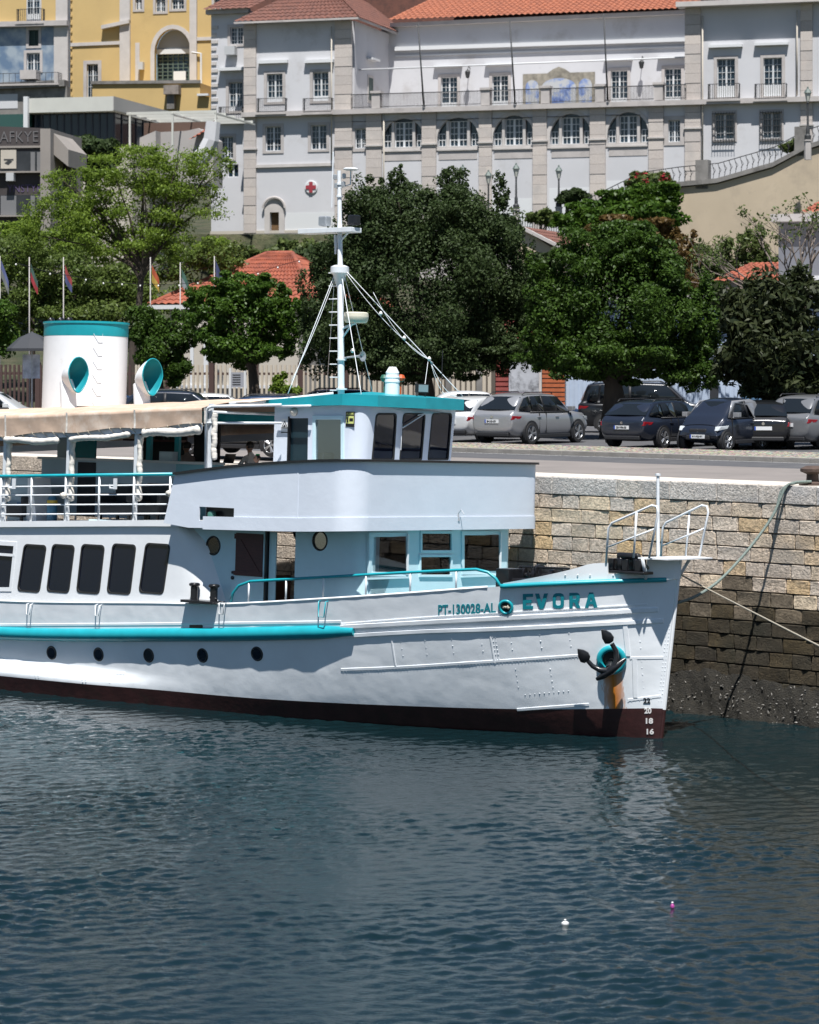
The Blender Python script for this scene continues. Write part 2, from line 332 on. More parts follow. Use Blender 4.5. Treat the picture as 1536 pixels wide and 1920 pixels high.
# courses from the coping down
zc=ZQ; rows=[]; hh=[.42]+[.325]*17
for i,h in enumerate(hh): rows.append((zc-h,zc,i)); zc-=h
core=G().box(-90,30,.06,2.5,-1,ZQ-.02).obj('wall_core',MORTAR,qw)
bulk=G(); nblk=0
for z0,z1,i in rows:
    wet=z1<2.5; x=-48.+random.random()
    while x<12:
        L_=round(random.choice([.5,.6,.6,.7,.7,.8,.9] if i else [1.1,1.3,1.5,1.7,1.9]),1)
        m=COPE if i==0 else STONEW if z1+random.uniform(-.25,.25)<2.45 else STONEM if z1+random.uniform(-.3,.3)<2.95 else STONE
        vis=(x>-8.5 and x<5.2 and z1>2.6) or (x>-2.4 and x<4.6 and z1>.7)
        if vis:
            o=share(get_block(L_,z1-z0,m,.010 if i==0 else .022),'stone_block',qw,Matrix.Translation((x+L_/2,0.0 if i else -.02,(z0+z1)/2))); nblk+=1
        elif z1>1.4:
            bulk.box(x+.01,x+L_-.01,-.03,.1,z0+.008,z1-.008)
        x+=L_
bulk.obj('stone_facing',STONE,qw,bevel=.015,kind='stuff',label='blocks of the far stretch of quay wall too small to tell apart')
print('blocks',nblk)
# weed and mussel crust at the foot of the wall
WEED=mat('mussel crust',(.017,.0145,.0095),.75,var=.55,vs=11,bump=1,bs=34,bdist=.07)
def foot(u,v):
    n=sin(u*3.1+v*7)*.04+sin(u*7.7+v*3)*.03+sin(u*17+v*11)*.02+random.uniform(-.025,.025); return (u,-.04-.42*(1-v)**.9-n*(1-.6*v),-.3+1.2*v+n*.5+.1*v*sin(u*1.7))
G().grid(foot,[-6+i*.06 for i in range(210)],[j/18 for j in range(19)]).obj('mussel_crust',WEED,qw,smooth=2,kind='stuff')
SHELL=mat('pale shell specks',(.17,.16,.145),.5,var=.4,vs=40)
g=G()
for k in range(550):
    u=random.uniform(-4,6); v=min(1,abs(random.gauss(.55,.22))); p=Vector(foot(u,v)); r=random.uniform(.012,.03); M=Matrix.Translation(p+Vector((0,-.02,0)))@Matrix.Rotation(random.uniform(0,6),4,'X')@Matrix.Rotation(random.uniform(0,6),4,'Z')
    g.add([M@Vector(q) for q in ((-r*1.6,0,0),(0,-r*.6,r*.5),(r*1.6,0,0),(0,r*.6,r*.5),(0,0,-r*.5))],[(0,1,3),(1,2,3),(0,4,1),(1,4,2),(2,4,3),(3,4,0)])
g.obj('mussel_shells',SHELL,qw,kind='stuff')
# ground sheets on top of the quay
CONC=mat('apron concrete',(.195,.174,.162),.9,var=.10,vs=.6,dirt=(.15,.137,.128),ds=.35,dk=.5,bump=.2,bs=30)
COPT=mat('coping top',(.56,.51,.45),.9,var=.12,vs=2,dirt=(.40,.36,.31),ds=1.5,dk=.58,bump=.3,bs=20)
ASPH=mat('asphalt',(.075,.075,.08),.9,var=.15,vs=1.2,dirt=(.11,.108,.105),ds=.6,dk=.55,bump=.3,bs=60)
COBB=mat('cobbled pavement',(.44,.40,.34),.9); 
def cobbmat():
    t=COBB.node_tree; N=t.nodes; L=t.links; p=N['Principled BSDF']; tc=N.new('ShaderNodeTexCoord'); v=N.new('ShaderNodeTexVoronoi'); v.inputs['Scale'].default_value=9; L.new(tc.outputs['Object'],v.inputs['Vector'])
    r=N.new('ShaderNodeValToRGB'); r.color_ramp.elements[0].color=(.52,.47,.40,1); r.color_ramp.elements[0].position=.35; r.color_ramp.elements[1].color=(.14,.12,.10,1); r.color_ramp.elements[1].position=.62; L.new(v.outputs['Distance'],r.inputs[0])
    mx=N.new('ShaderNodeMixRGB'); mx.blend_type='MULTIPLY'; mx.inputs[0].default_value=.5; L.new(r.outputs[0],mx.inputs[1]); L.new(v.outputs['Color'],mx.inputs[2]); L.new(mx.outputs[0],p.inputs['Base Color'])
    b=N.new('ShaderNodeBump'); b.invert=True; b.inputs['Distance'].default_value=.03; L.new(v.outputs['Distance'],b.inputs['Height']); L.new(b.outputs[0],p.inputs['Normal'])
cobbmat()
def strip(name,y0,y1,z,m,x0=-160,x1=120,th=.3):
    o=G().box(x0,x1,y0,y1,z-th,z).obj(name,m); o.matrix_world=QF.m; o['kind']='structure'; return o
strip('coping_strip',-.02,1.42,ZQ,COPT); strip('quay_apron',1.46,7.6,ZQ-.006,CONC); strip('quay_joint',1.42,1.46,ZQ-.05,MORTAR)
strip('road',7.6,11.0,ZQ-.012,ASPH)
g=G(); x=-100
while x<60: g.box(x,x+1.19,11.0,11.2,ZQ-.3,ZQ+.12); x+=1.2
KERB=mat('kerb stone',(.25,.235,.215),.85,var=.2,vs=2,bump=.4,bs=20)
o=g.obj('kerb',KERB,bevel=.015); o.matrix_world=QF.m; o['kind']='structure'
strip('pavement',11.2,14.7,ZQ+.116,COBB); strip('car_park',14.7,62,ZQ+.02,ASPH)
# road edge line and tar patch
LINE=mat('worn white line',(.40,.39,.37),.8,dirt=(.12,.12,.12),ds=6,dk=.48)
o=G().box(-100,60,10.62,10.72,ZQ-.012,ZQ-.008).obj('road_line',LINE); o.matrix_world=QF.m; o['kind']='structure'
# hill
EARTH=mat('hillside earth and scrub',(.060,.058,.030),.95,var=.5,vs=.9,dirt=(.022,.034,.010),ds=.5,dk=.44,bump=1,bs=3,bdist=.3)
def hz(X,Y):
    t=max(0,min(1,(Y-118)/68.)); return (5.0+8.3*t*t*(3-2*t) if Y<187.2 else 16.6)+max(0,Y-215)*.12
g=G(); xs=[-3000,-600,-200]+[-120+i*10 for i in range(25)]+[200,600,3000]; ys=[96,104,112]+[118+i*6 for i in range(12)]+[187.1,187.4,200,215,240,300,500,1500,4500]
g.grid(lambda X,Y:(X,Y,min(60,hz(X,Y))),xs,ys)
o=g.obj('ground',EARTH,smooth=2); o['kind']='structure'
# ================================================================== the white passenger boat
BF=Fr((5.2377,55.602,0),-39.,-2.4)
boat=frame_obj(BF,'passenger_boat','white riveted passenger boat with teal trim, funnel, wheelhouse and anchor, moored at the quay','boat')
HD=[(0,.05),(.5,.52),(1,.92),(2,1.56),(3,2.02),(4,2.37),(6,2.8),(8,3.02),(10,3.1),(26,3.1),(30,2.7)]
HW=[(0,.03),(.5,.22),(1,.43),(2,.86),(3,1.25),(4,1.6),(6,2.15),(8,2.52),(10,2.74),(12,2.83),(26,2.83),(30,2.3)]
def sm(t): t=max(0,min(1,t)); return t*t*(3-2*t)
def hb(x,z):
    xi=.1*z-x
    if xi<0: return 0
    t=max(-.3,min(1.2,z/(2.1+1.3*max(0,1-xi/9))))
    t=t**.66 if t>0 else t*1.6
    return itp(HW,xi)+(itp(HD,xi)-itp(HW,xi))*t+.27*sm((-11.3-x)/3)*sm((.62-z)/.34)
ZS=[(-30,1.75),(-16.9,1.97),(-11.6,2.22),(-9.6,2.32),(-6.36,2.64),(-4.32,2.87),(-2.83,3.05),(-1.12,3.21),(.26,3.32),(.5,3.34)]
ZB=[(-30,.15),(-16.9,.20),(-11.6,.24),(-8.5,.27),(-5,.37),(-2.3,.47),(-.8,.56),(.1,.62)]
ZD=[(-27,3.5),(-17,3.88),(-11.4,4.12),(-7.4,4.22),(-5.6,4.30)]
zs=lambda x:itp(ZS,x); zb=lambda x:itp(ZB,x); zd=lambda x:itp(ZD,x)
def hit(px,py):
    o,d=BF.ray(px,py)
    for i in range(900):
        y=-3.5+i*.004; p=o+d*((y-o.y)/d.y)
        if -y-hb(p.x,p.z)<=0 and .1*p.z-p.x>=0: return p
    return o+d*((0-o.y)/d.y)
def hn(p):
    e=.03; dx=(hb(p.x+e,p.z)-hb(p.x-e,p.z))/(2*e); dz=(hb(p.x,p.z+e)-hb(p.x,p.z-e))/(2*e)
    return Vector((-dx,-1,-dz)).normalized() if abs(dx)<3 else Vector((.8,-.6,0))
XI=[0,.03,.08,.15,.25,.4,.6,.8,1,1.3,1.6,2,2.5,3,3.5,4,4.5,5,5.5,6,6.6,7.2,8,9,10,11,12,12.6,13.2,13.8,14.4,15,16,17,18,20,22,24,26,28]
def hgrid(zlo,zhi,n):
    g=G()
    for sd in (-1,1):
        def fn(xi,v):
            x=.3-xi; a=zlo(x); b=zhi(x); z=a+(b-a)*v; x=.1*z-xi; return (x,sd*hb(x,z),z)
        g.grid(fn,XI,[i/n for i in range(n+1)])
    return g
hull=hgrid(zb,zs,26).obj('hull',HULL,boat,smooth=True,fix=True)
hgrid(lambda x:-.9,zb,5).obj('boot_topping',BOOT,boat,smooth=True)
# stem bar
G().tube([(.1*z+.012,0,z) for z in [-.9,0,.6]],.045,8).obj('stem_foot',BOOT,boat)
G().tube([(.1*z+.012,0,z) for z in [.6,1.5,2.5,3.75]],.042,8).obj('stem_bar',WHITE,boat)
# decks
g=G(); g.grid(lambda x,v:(x,(v*2-1)*max(0,hb(x,zs(x)-.5)-.02),zs(x)-.62),[-.2-i*.5 for i in range(22)],[i/6 for i in range(7)]); g.obj('main_deck',DECKM,boat)
def hband(pts,w,proud,sd=-1,n=60):     # moulding laid on the hull; pts = (x,z)
    T=sorted(pts); x0=T[0][0]; x1=T[-1][0]; g=G(); P=[]
    for i in range(n+1):
        x=x0+(x1-x0)*i/n; z=itp(T,x)
        for dz,pr in ((w,0),(w*.7,proud),(-w*.7,proud),(-w,0)): P.append((x,sd*(hb(x,z+dz)+pr-.004),z+dz))
    f=[(i*4+k,(i+1)*4+k,(i+1)*4+k+1,i*4+k+1) for i in range(n) for k in range(3)]+[(0,1,2,3),(n*4+3,n*4+2,n*4+1,n*4)]
    return g.add(P,f)
def pxz(L): return [(lambda p:(p.x,p.z))(hit(*q)) for q in L]
# rub rail: half round
RR=[(-27,1.0),(-16.8,1.21),(-10.6,1.58),(-6.1,1.93)]
for sd in (-1,1):
    g=G(); P=[]; n=70
    for i in range(n+1):
        x=-27+20.9*i/n; z=itp(RR,x); k=1 if i<n-3 else 1-.12*(i-n+3)
        for a in range(9):
            t=R(90-a*22.5); wob=.006*sin(x*5.1)+.005*sin(x*11.7); P.append((x,sd*(hb(x,z)-.01+(.17+wob)*cos(t)*k),z+.155*sin(t)*k))
    g.add(P,[(i*9+a,(i+1)*9+a,(i+1)*9+a+1,i*9+a+1) for i in range(n) for a in range(8)]+[tuple(n*9+a for a in range(9)),tuple(range(8,-1,-1))])
    g.obj('rub_rail',TEAL,boat,smooth=True)
# mouldings and plate laps
for L,w,pr in (([(640,1176),(800,1167),(930,1160),(1100,1151),(1235,1143)],.055,.045),([(640,1193),(800,1184),(930,1180),(1100,1172),(1245,1164)],.05,.04),
             ([(640,1170),(800,1158),(930,1150),(1100,1140),(1215,1133)],.018,.02)):
    hband(pxz(L),w,pr).obj('hull_moulding',HULL,boat)
for L in ([(640,1256),(740,1252),(930,1240),(1090,1229)],[(970,1331),(1105,1321)],[(1182,1234),(1245,1233)],[(1178,1313),(1240,1305)],[(0,1249),(120,1256),(235,1263)],[(0,1172),(300,1170),(640,1166)]):
    hband(pxz(L),.035,.014).obj('plate_lap',HULL,boat)
# vertical plate seams
def vseam(L,pr=.012,w=.02):
    g=G(); P=[]
    for px,py in L:
        p=hit(px,py); nv=hn(p)
        for dx in (-w,w): P+= [p+Vector((dx,-hb(p.x+dx,p.z)-p.y,0))-nv*.004, p+Vector((dx*.7,-hb(p.x+dx*.7,p.z)-p.y,0))+nv*pr]
    n=len(L); f=[]
    for i in range(n-1):
        a=i*4; b=a+4; f+=[(a,b,b+1,a+1),(a+1,b+1,b+3,a+3),(a+3,b+3,b+2,a+2)]
    g.add(P,f).obj('plate_seam',HULL,boat)
vseam([(735,1201),(742,1248)]); vseam([(920,1193),(928,1243)]); vseam([(1172,1170),(1178,1230)],.016,.05); vseam([(1190,1236),(1192,1308)],.016,.05)
# rivets
rv=[]
def rivline(L,step=7):
    for (x0,y0),(x1,y1) in zip(L[:-1],L[1:]):
        n=max(1,int(math.hypot(x1-x0,y1-y0)/step))
        for i in range(n): rv.append((x0+(x1-x0)*i/n,y0+(y1-y0)*i/n))
rivline([(644,1179),(930,1163),(1235,1146)],6); rivline([(644,1196),(930,1183),(1245,1167)],6); rivline([(644,1260),(740,1256),(930,1244),(1090,1233)],6)
rivline([(1170,1172),(1176,1232)],8); rivline([(1176,1172),(1182,1232)],8); rivline([(1187,1238),(1190,1308)],8); rivline([(1193,1238),(1196,1308)],8); rivline([(1203,1240),(1208,1302)],11)
rivline([(1198,1178),(1203,1228)],11); rivline([(1256,1172),(1240,1322)],7); rivline([(1251,1172),(1235,1322)],7); rivline([(1182,1236),(1246,1235)],7); rivline([(1178,1316),(1236,1308)],7)
rivline([(924,1195),(932,1243)],7); rivline([(929,1195),(937,1243)],7)
for a in (755,800,850,905,960,1015,1070): rivline([(a-3,1203-(a-755)*.05),(a+3,1243-(a-755)*.06)],11)
for a in (970,1035): rivline([(a-3,1255),(a+4,1300)],10)
rivline([(985,1303),(1075,1295)],9); rivline([(0,1256),(235,1266)],6); rivline([(64,1262),(68,1275)],4); rivline([(70,1262),(74,1275)],4); rivline([(152,1264),(156,1284)],5); rivline([(158,1264),(162,1284)],5)
rivline([(205,1270),(207,1290)],9); rivline([(110,1266),(112,1280)],9); rivline([(138,1266),(140,1282)],9); rivline([(230,1272),(233,1290)],9)
rivline([(1030,1154),(1235,1144)],5)
rivline([(1060,1078),(1130,1078)],20); rivline([(1150,1079),(1205,1079)],12)
g=G()
for px,py in rv:
    p=hit(px,py); nv=hn(p); t=nv.cross(Vector((0,0,1))).normalized(); u=t.cross(nv); r=.021; P=[p+nv*.014]
    for k in range(6): a=k*PI/3; P.append(p+nv*-.002+(t*cos(a)+u*sin(a))*r)
    g.add(P,[(0,1+k,1+(k+1)%6) for k in range(6)])
o=g.obj('rivets',HULL,hull,smooth=2,fix=False,kind='stuff')
# portholes in the hull
def ring(pts_center,nv,r,tr,m,parent,name,up=Vector((0,0,1)),n=20):
    t=nv.cross(up).normalized(); u=t.cross(nv); return G().tube([pts_center+(t*cos(2*PI*k/n)+u*sin(2*PI*k/n))*r for k in range(n)],tr,8,closed=True).obj(name,m,parent,smooth=2)
def disc(c,nv,r,m,parent,name,n=20,th=.01):
    t=nv.cross(Vector((0,0,1))).normalized(); u=t.cross(nv); P=[c+(t*cos(2*PI*k/n)+u*sin(2*PI*k/n))*r for k in range(n)]
    return G().add(P+[p-nv*th for p in P],[tuple(range(n)),tuple(range(2*n-1,n-1,-1))]+[(k,(k+1)%n,n+(k+1)%n,n+k) for k in range(n)]).obj(name,m,parent)
for px,py in ((97,1224),(185,1227),(279,1229),(380,1229),(482,1226)):
    p=hit(px,py); nv=hn(p); o=ring(p,nv,.145,.022,BLACK,boat,'porthole'); disc(p+nv*.006,nv,.14,GLASSD if px!=279 else GLASSC,o,'pane'); disc(p+nv*.003,nv,.138,DARK,o,'porthole_well')
# lettering on the hull
def hull_text(txt,quad,m,name,bold=0,proud=.012,th=.0,parent=boat):
    v,f=text_mesh(txt,1,bold,.5,'LEFT'); xs=[q[0] for q in v]; ys=[q[1] for q in v]; x0,x1,y0,y1=min(xs),max(xs),min(ys),max(ys)
    a,b,c,d=[hit(*q) for q in quad]; P=[]
    for x,y,z in v:
        s=(x-x0)/(x1-x0); t=(y-y0)/(y1-y0); p=(a*(1-s)+b*s)*(1-t)+(d*(1-s)+c*s)*t
        p=Vector((p.x,-hb(p.x,p.z),p.z)); P.append(p+hn(p)*(proud if z>0 else -.004))
    return G().add(P,f).obj(name,m,parent)
GLY={'E':([(0,0),(1,0),(1,.2),(.32,.2),(.32,.4),(.85,.4),(.85,.6),(.32,.6),(.32,.8),(1,.8),(1,1),(0,1)],[]),'V':([(.36,0),(.64,0),(1,1),(.70,1),(.5,.36),(.30,1),(0,1)],[]),
'O':([(.30,0),(.70,0),(.92,.08),(1,.24),(1,.76),(.92,.92),(.70,1),(.30,1),(.08,.92),(0,.76),(0,.24),(.08,.08)],[[(.40,.19),(.60,.19),(.72,.27),(.72,.73),(.60,.81),(.40,.81),(.28,.73),(.28,.27)]]),'R':([(0,0),(.3,0),(.3,.36),(.46,.36),(.68,0),(1,0),(.74,.40),(.9,.5),(.95,.7),(.88,.92),(.7,1),(0,1)],[[(.3,.56),(.56,.56),(.64,.62),(.64,.74),(.56,.8),(.3,.8)]]),
'A':([(0,0),(.28,0),(.35,.22),(.65,.22),(.72,0),(1,0),(.66,1),(.34,1)],[[(.41,.42),(.59,.42),(.5,.72)]])}
def hull_glyph(ch,quad,m,name,proud):
    a,b,c,d=[hit(*q) for q in quad]
    def fn(s,t,e):
        p=(a*(1-s)+b*s)*(1-t)+(d*(1-s)+c*s)*t; p=Vector((p.x,-hb(p.x,p.z),p.z)); return p+hn(p)*(proud if e==0 else -.006)
    o,h=GLY[ch]; G().panel(o,h,fn,1).obj(name,m,boat)
for ch,x0,x1 in (('E',981,1000),('V',1004,1028),('O',1037,1058),('R',1068,1089),('A',1097,1121)):
    yb=1142-(x0-981)*.022; hull_glyph(ch,[(x0,yb),(x1,yb-.4),(x1,yb-29),(x0,yb-28.5)],TEALD,'name_letter',.02)
hull_text('PT-130028-AL',[(822,1154),(930,1149),(930,1130),(822,1134)],TEALD,'registration_lettering',.022,.006)
DM=mat('draft mark white',(.7,.68,.66),.6)
for t,x,y,m in (('22',1214,1314,BLACK),('20',1216,1333,DM),('18',1219,1352,DM),('16',1220.5,1372,DM)): hull_text(t,[(x-7.5,y+5),(x+6,y+5),(x+6,y-5.5),(x-7.5,y-5.5)],m,'draft_mark',.035,.012)
# hawse ring, anchor
pc=hit(1147,1237); na=hn(pc); ring(pc+na*.03,na,.25,.068,TEAL,boat,'hawse_ring',n=28); disc(pc+na*.008,na,.25,BLACK,boat,'hawse_pipe')
def hp(px,py,d): p=hit(px,py); return p+na*d
anc=G().tube([hp(1147,1240,.0),hp(1147,1240,.2),hp(1146,1247,.34)],[.07,.09,.10],10)
anc.tube([hp(1121,1267,.30),hp(1132,1260,.36),hp(1147,1249,.38),hp(1162,1238,.36),hp(1174,1229,.30)],[.04,.07,.10,.075,.035],10)
anc=anc.obj('anchor',BLACK,boat,smooth=True)
def fluke(path,rs,leaf,nm):
    a=G().tube([hp(*q) for q in path],rs,10); L=[hp(x,y,.33) for x,y in leaf]; n=len(L); c=sum(L,Vector())/n
    a.add([p+na*.03 for p in L]+[p-na*.03 for p in L]+[c+na*.085,c-na*.06],[(i,(i+1)%n,2*n) for i in range(n)]+[(n+(i+1)%n,n+i,2*n+1) for i in range(n)]+[(i,(i+1)%n,n+(i+1)%n,n+i) for i in range(n)])
    a.obj(nm,BLACK,anc,smooth=True)
fluke([(1152,1247,.38),(1158,1230,.36),(1157,1214,.33),(1149,1200,.33)],[.075,.06,.055,.05],[(1129,1173.6),(1138,1175),(1147.5,1180.6),(1153,1188),(1152,1195),(1145,1200),(1136.6,1200),(1131,1190)],'fluke')
fluke([(1143,1250,.38),(1127,1249,.36),(1113,1242,.33),(1104,1232,.33)],[.075,.06,.05,.045],[(1085,1210),(1096.7,1212),(1105,1216.6),(1109,1224),(1107,1232),(1098,1236),(1091,1234),(1086,1224)],'fluke')
# fairlead with rope
pf=hit(949,1138); nf=hn(pf); o=ring(pf+nf*.02,nf,.135,.035,TEAL,boat,'fairlead'); disc(pf+nf*.006,nf,.12,BLACK,o,'fairlead_hole')
G().tube([pf+nf*.03+Vector((-.09+.02*k,0,.015*sin(k*2.1)-.01+.02*(k%2))) for k in range(10)],.028,6).obj('rope_bight',ROPEM,o,smooth=2)
# freeing port slot
p=hit(368,1174); G().box(p.x-.2,p.x+.2,p.y-.012,p.y+.05,p.z-.05,p.z+.05).obj('freeing_port',BLACK,boat)
# bow: teal capping, bulwark, bow plate, platform
def cap(x0,x1,dz,r,m,name,n=40):
    return G().tube([(x0+(x1-x0)*i/n,-hb(x0+(x1-x0)*i/n,zs(x0+(x1-x0)*i/n))-.055,zs(x0+(x1-x0)*i/n)+dz) for i in range(n+1)],r,8).obj(name,m,boat,smooth=2)
cap(-2.7,.20,0,.05,TEAL,'bow_capping')
G().tube([(x,-hb(x,zs(x))+.01,zs(x)+.005) for x in [-27+.5*i for i in range(50)] if x<-2.72],.026,8).obj('bulwark_cap',WHITE,boat,smooth=2)
BT=[(-2.68,3.13),(-2.2,3.24),(-1.67,3.38),(-1.3,3.50),(-1.05,3.60),(-.76,3.63)]
def bulw(T,x0,x1,sd,m=WHITE,n=16):
    g=G(); P=[]
    for i in range(n+1):
        x=x0+(x1-x0)*i/n; za=zs(x)-.02; zt=itp(T,x)
        for z,o in ((za,0),(zt,0),(zt,.03),(za,.03)): P.append((x,sd*(hb(x,min(z,3.3))-.012-o+.06*(z-za)),z))
    return g.add(P,[(i*4+k,(i+1)*4+k,(i+1)*4+(k+1)%4,i*4+(k+1)%4) for i in range(n) for k in range(4)]+[(0,1,2,3),(n*4+3,n*4+2,n*4+1,n*4)]).obj('bow_bulwark',m,boat)
for sd in (-1,1):
    bulw(BT,-2.68,-.76,sd); bulw([(-.76,3.40),(0,3.47)],-.757,.02,sd)
g=G()
for sd in (-1,1): g.grid(lambda a,b:(-.12+.52*a,sd*(.47*(1-a)**.8+.02),3.33+.42*b),[i/6 for i in range(7)],[0,.5,1])
g.obj('bow_plate',WHITE,boat)
pl=G().prism([(-.1,-.85),(.60,-.80),(.64,0),(.60,.9),(-.1,1.0)],lambda a,b,d:(a,b,3.745+d),.03).obj('bow_platform',WHITE,boat)
for sd in (-1,1): G().tube([(-.05,sd*.62,3.33),(.05,sd*.9,3.74)],.035,8).obj('platform_strut',WPIPE,boat,smooth=2)
def pul(sd):
    y=sd*.95
    pts=[(-.78,sd*1.02,3.62),(-.74,sd*1.02,4.35),(-.66,sd*1.02,4.46),(.28,y,4.86),(.40,y,4.84),(.44,y,4.72),(.24,y,3.77)]
    G().tube(pts,.024,8).obj('pulpit_rail',WPIPE,boat,smooth=2)
    G().tube([(-.77,sd*1.02,3.95),(.36,y,4.38)],.017,8).obj('pulpit_rail',WPIPE,boat,smooth=2)
    G().tube([(-.12,sd*.98,3.76),(-.06,sd*1.0,4.70)],.022,8).obj('pulpit_post',WPIPE,boat,smooth=2)
pul(-1); pul(1)
f0=BF.at(1234,1047,y=0); f1=BF.at(1234,892,y=0)
G().tube([f0,f1],[.038,.034],10).lathe([(0,0),(.06,0),(.06,.04),(0,.05)],10,Matrix.Translation(f1)).obj('jack_staff',WPIPE,boat,smooth=True)
# black roller chock on the starboard bow
c0=BF.at(1178,1070,y=-.75); g=G().box(c0.x-.52,c0.x+.5,-.92,-.55,c0.z-.06,c0.z+.0)
for dx in (-.38,-.02,.30): g.box(c0.x+dx-.07,c0.x+dx+.07,-.86,-.62,c0.z,c0.z+.24)
g.tube([(c0.x-.26,-.74,c0.z+.30),(c0.x+.26,-.74,c0.z+.30)],.075,10)
for dx in (-.20,.20): g.tube([(c0.x+dx,-.74,c0.z),(c0.x+dx,-.74,c0.z+.26)],.085,10)
g.obj('roller_chock',BLACK,boat,smooth=True,bevel=.015)
G().tube([(c0.x-.3+.08*k,-.5+.05*sin(k*2),c0.z+.1+.05*sin(k*1.3)) for k in range(9)],.03,6).obj('rope_bight',ROPEM,boat,smooth=2)
# windlass
w0=BF.at(1010,1085,y=-.9); z0=w0.z-.2; W=lambda dx,dy,dz:(w0.x+dx,-.9+dy,z0+dz)
g=G(); g.tube([W(-.55,0,.25),W(.75,0,.28)],.06,10); g.tube([W(-.5,.5,.25),W(.75,.5,.28)],.05,10)
for dx,r in ((-.38,.21),(-.05,.26),(.32,.17)): g.lathe([(r*.5,-.05),(r,-.04),(r,.04),(r*.5,.05)],18,Matrix.Translation(W(dx,.1,.24))@Matrix.Rotation(R(90),4,'Y'))
for dx in (-.5,.1,.7): g.box(w0.x+dx-.03,w0.x+dx+.03,-1.0,-.2,z0-.3,z0+.42)
g.tube([W(-.5,0,.43),W(.8,0,.45)],.025,6); g.lathe([(.02,-.12),(.14,-.12),(.09,0),(.14,.12),(.02,.12)],14,Matrix.Translation(W(.85,.1,.28))@Matrix.Rotation(R(90),4,'Y'))
for k in range(7): g.tube([W(-.2+.09*k,-.12,.35+.12*sin(k)),W(-.15+.09*k,-.1,.12)],.022,6)
g.obj('windlass',BLACK,boat,smooth=True)
b0=BF.at(952,1098,y=-1.6); G().box(b0.x-.17,b0.x+.17,-1.8,-1.3,b0.z-.1,b0.z+.36).obj('windlass_box',BLACK,boat,bevel=.01)
G().box(b0.x+.1,b0.x+.65,-1.7,-1.2,b0.z+.05,b0.z+.3,Matrix.Rotation(R(-3),4,'Y')).obj('windlass_motor',BLACK,boat,bevel=.06)
G().box(b0.x-.05,b0.x+.05,-1.815,-1.805,b0.z-.08,b0.z-.03).obj('maker_plate',WHITE,boat)
# double bitts on the gunwale
bx=BF.at(388,1128,y=-3.0); g=G().box(bx.x-.52,bx.x+.46,-3.32,-2.9,bx.z-.03,bx.z+.03)
for dx in (-.3,.3): g.lathe([(.085,0),(.085,.3),(.125,.33),(.125,.37),(.09,.39),(0,.39)],14,Matrix.Translation((bx.x+dx,-3.1,bx.z+.02)))
g.tube([(bx.x+.4,-3.1,bx.z+.08),(bx.x+.25,-3.18,bx.z+.12)],.03,6); g.obj('double_bitts',BLACK,boat,smooth=True,bevel=.008)
# hanging step brackets
for px,py,m,w in ((58,1133,WPIPE,.07),(187,1135,WPIPE,.07),(420,1131,STEEL,.08),(608,1128,TEAL,.1)):
    p=hit(px,py); y=p.y-.07; h=.33 if m is TEAL else .24
    G().tube([(p.x-w,p.y+.05,p.z+.02),(p.x-w,y,p.z),(p.x-w*.8,y-.02,p.z-h),(p.x+w*.8,y-.02,p.z-h),(p.x+w,y,p.z),(p.x+w,p.y+.05,p.z+.02)],.015,6).obj('step_bracket',m,boat,smooth=2)
# side deck hand rail
SH=[(px,hit(px,py)) for px,py in ((430,1132),(470,1131),(540,1128),(610,1124),(690,1118),(770,1112),(855,1106),(935,1100))]
def ysh(px): return itp([(a,p.y) for a,p in SH],px)+.06
rp=[(433,1128),(437,1112),(448,1098),(470,1090),(540,1086),(610,1082),(690,1077.5),(770,1073),(855,1069),(893,1067.5),(915,1073),(930,1085),(941,1103)]
G().tube([BF.at(a,b,y=ysh(a)) for a,b in rp],.032,8).obj('hand_rail',TEAL,boat,smooth=2)
for a,b in ((467,1091),(537,1086),(607,1082),(687,1078),(770,1073),(856,1069)):
    p=BF.at(a,b,y=ysh(a)); G().tube([p,(p.x,p.y,zs(p.x)-.02)],.022,8).obj('rail_stanchion',WPIPE,boat,smooth=2)
# ------------------------------------------------------------------ deckhouse
YD=-2.72; XF=-5.92
# flush aft house, starboard and port
def side(sd): return lambda a,b,d:(a,sd*(3.03-d),b)
wins=[]
for x0,x1,xt0,xt1,yt,yb_ in ((33,74,46,83,1021,1107),(88,129,99,138.5,1021,1108),(144,186,154,196,1021,1110),(201,244,212,254.5,1020,1111),(261,306,274,316,1019,1110)):
    a=BF.at(x0,yb_,y=-3.03); b=BF.at(x1,yb_,y=-3.03); c=BF.at(xt0,yt,y=-3.03); wins.append(rrect(a.x,b.x,a.z,c.z,.11,4,lean=(c.x-a.x)/(c.z-a.z)))
a=BF.at(-20,1105,y=-3.03); b=BF.at(20,1105,y=-3.03); c=BF.at(27,1020,y=-3.03); wins.append([(a.x,a.z),(b.x,b.z),(b.x+.12,c.z),(a.x+.12,c.z)])
for k in range(6):
    x0=-18.2-k*.9; wins.append(rrect(x0-.55,x0,a.z-.02*k,c.z-.02*k,.11,4,lean=.1))
xl=[-27+i*1.0 for i in range(16)]+[-11.2]
outer=[(x,zs(x)-.05) for x in xl]+[(x,zd(x)-.02) for x in reversed(xl)]
G().panel(outer,wins,side(-1),.06).obj('deckhouse_side',WHITE,boat)
G().panel([(x,z) for x,z in outer if x<-14.5],[w for w in wins if max(q[0] for q in w)<-15.2],side(1),.06).obj('deckhouse_side',WHITE,boat)
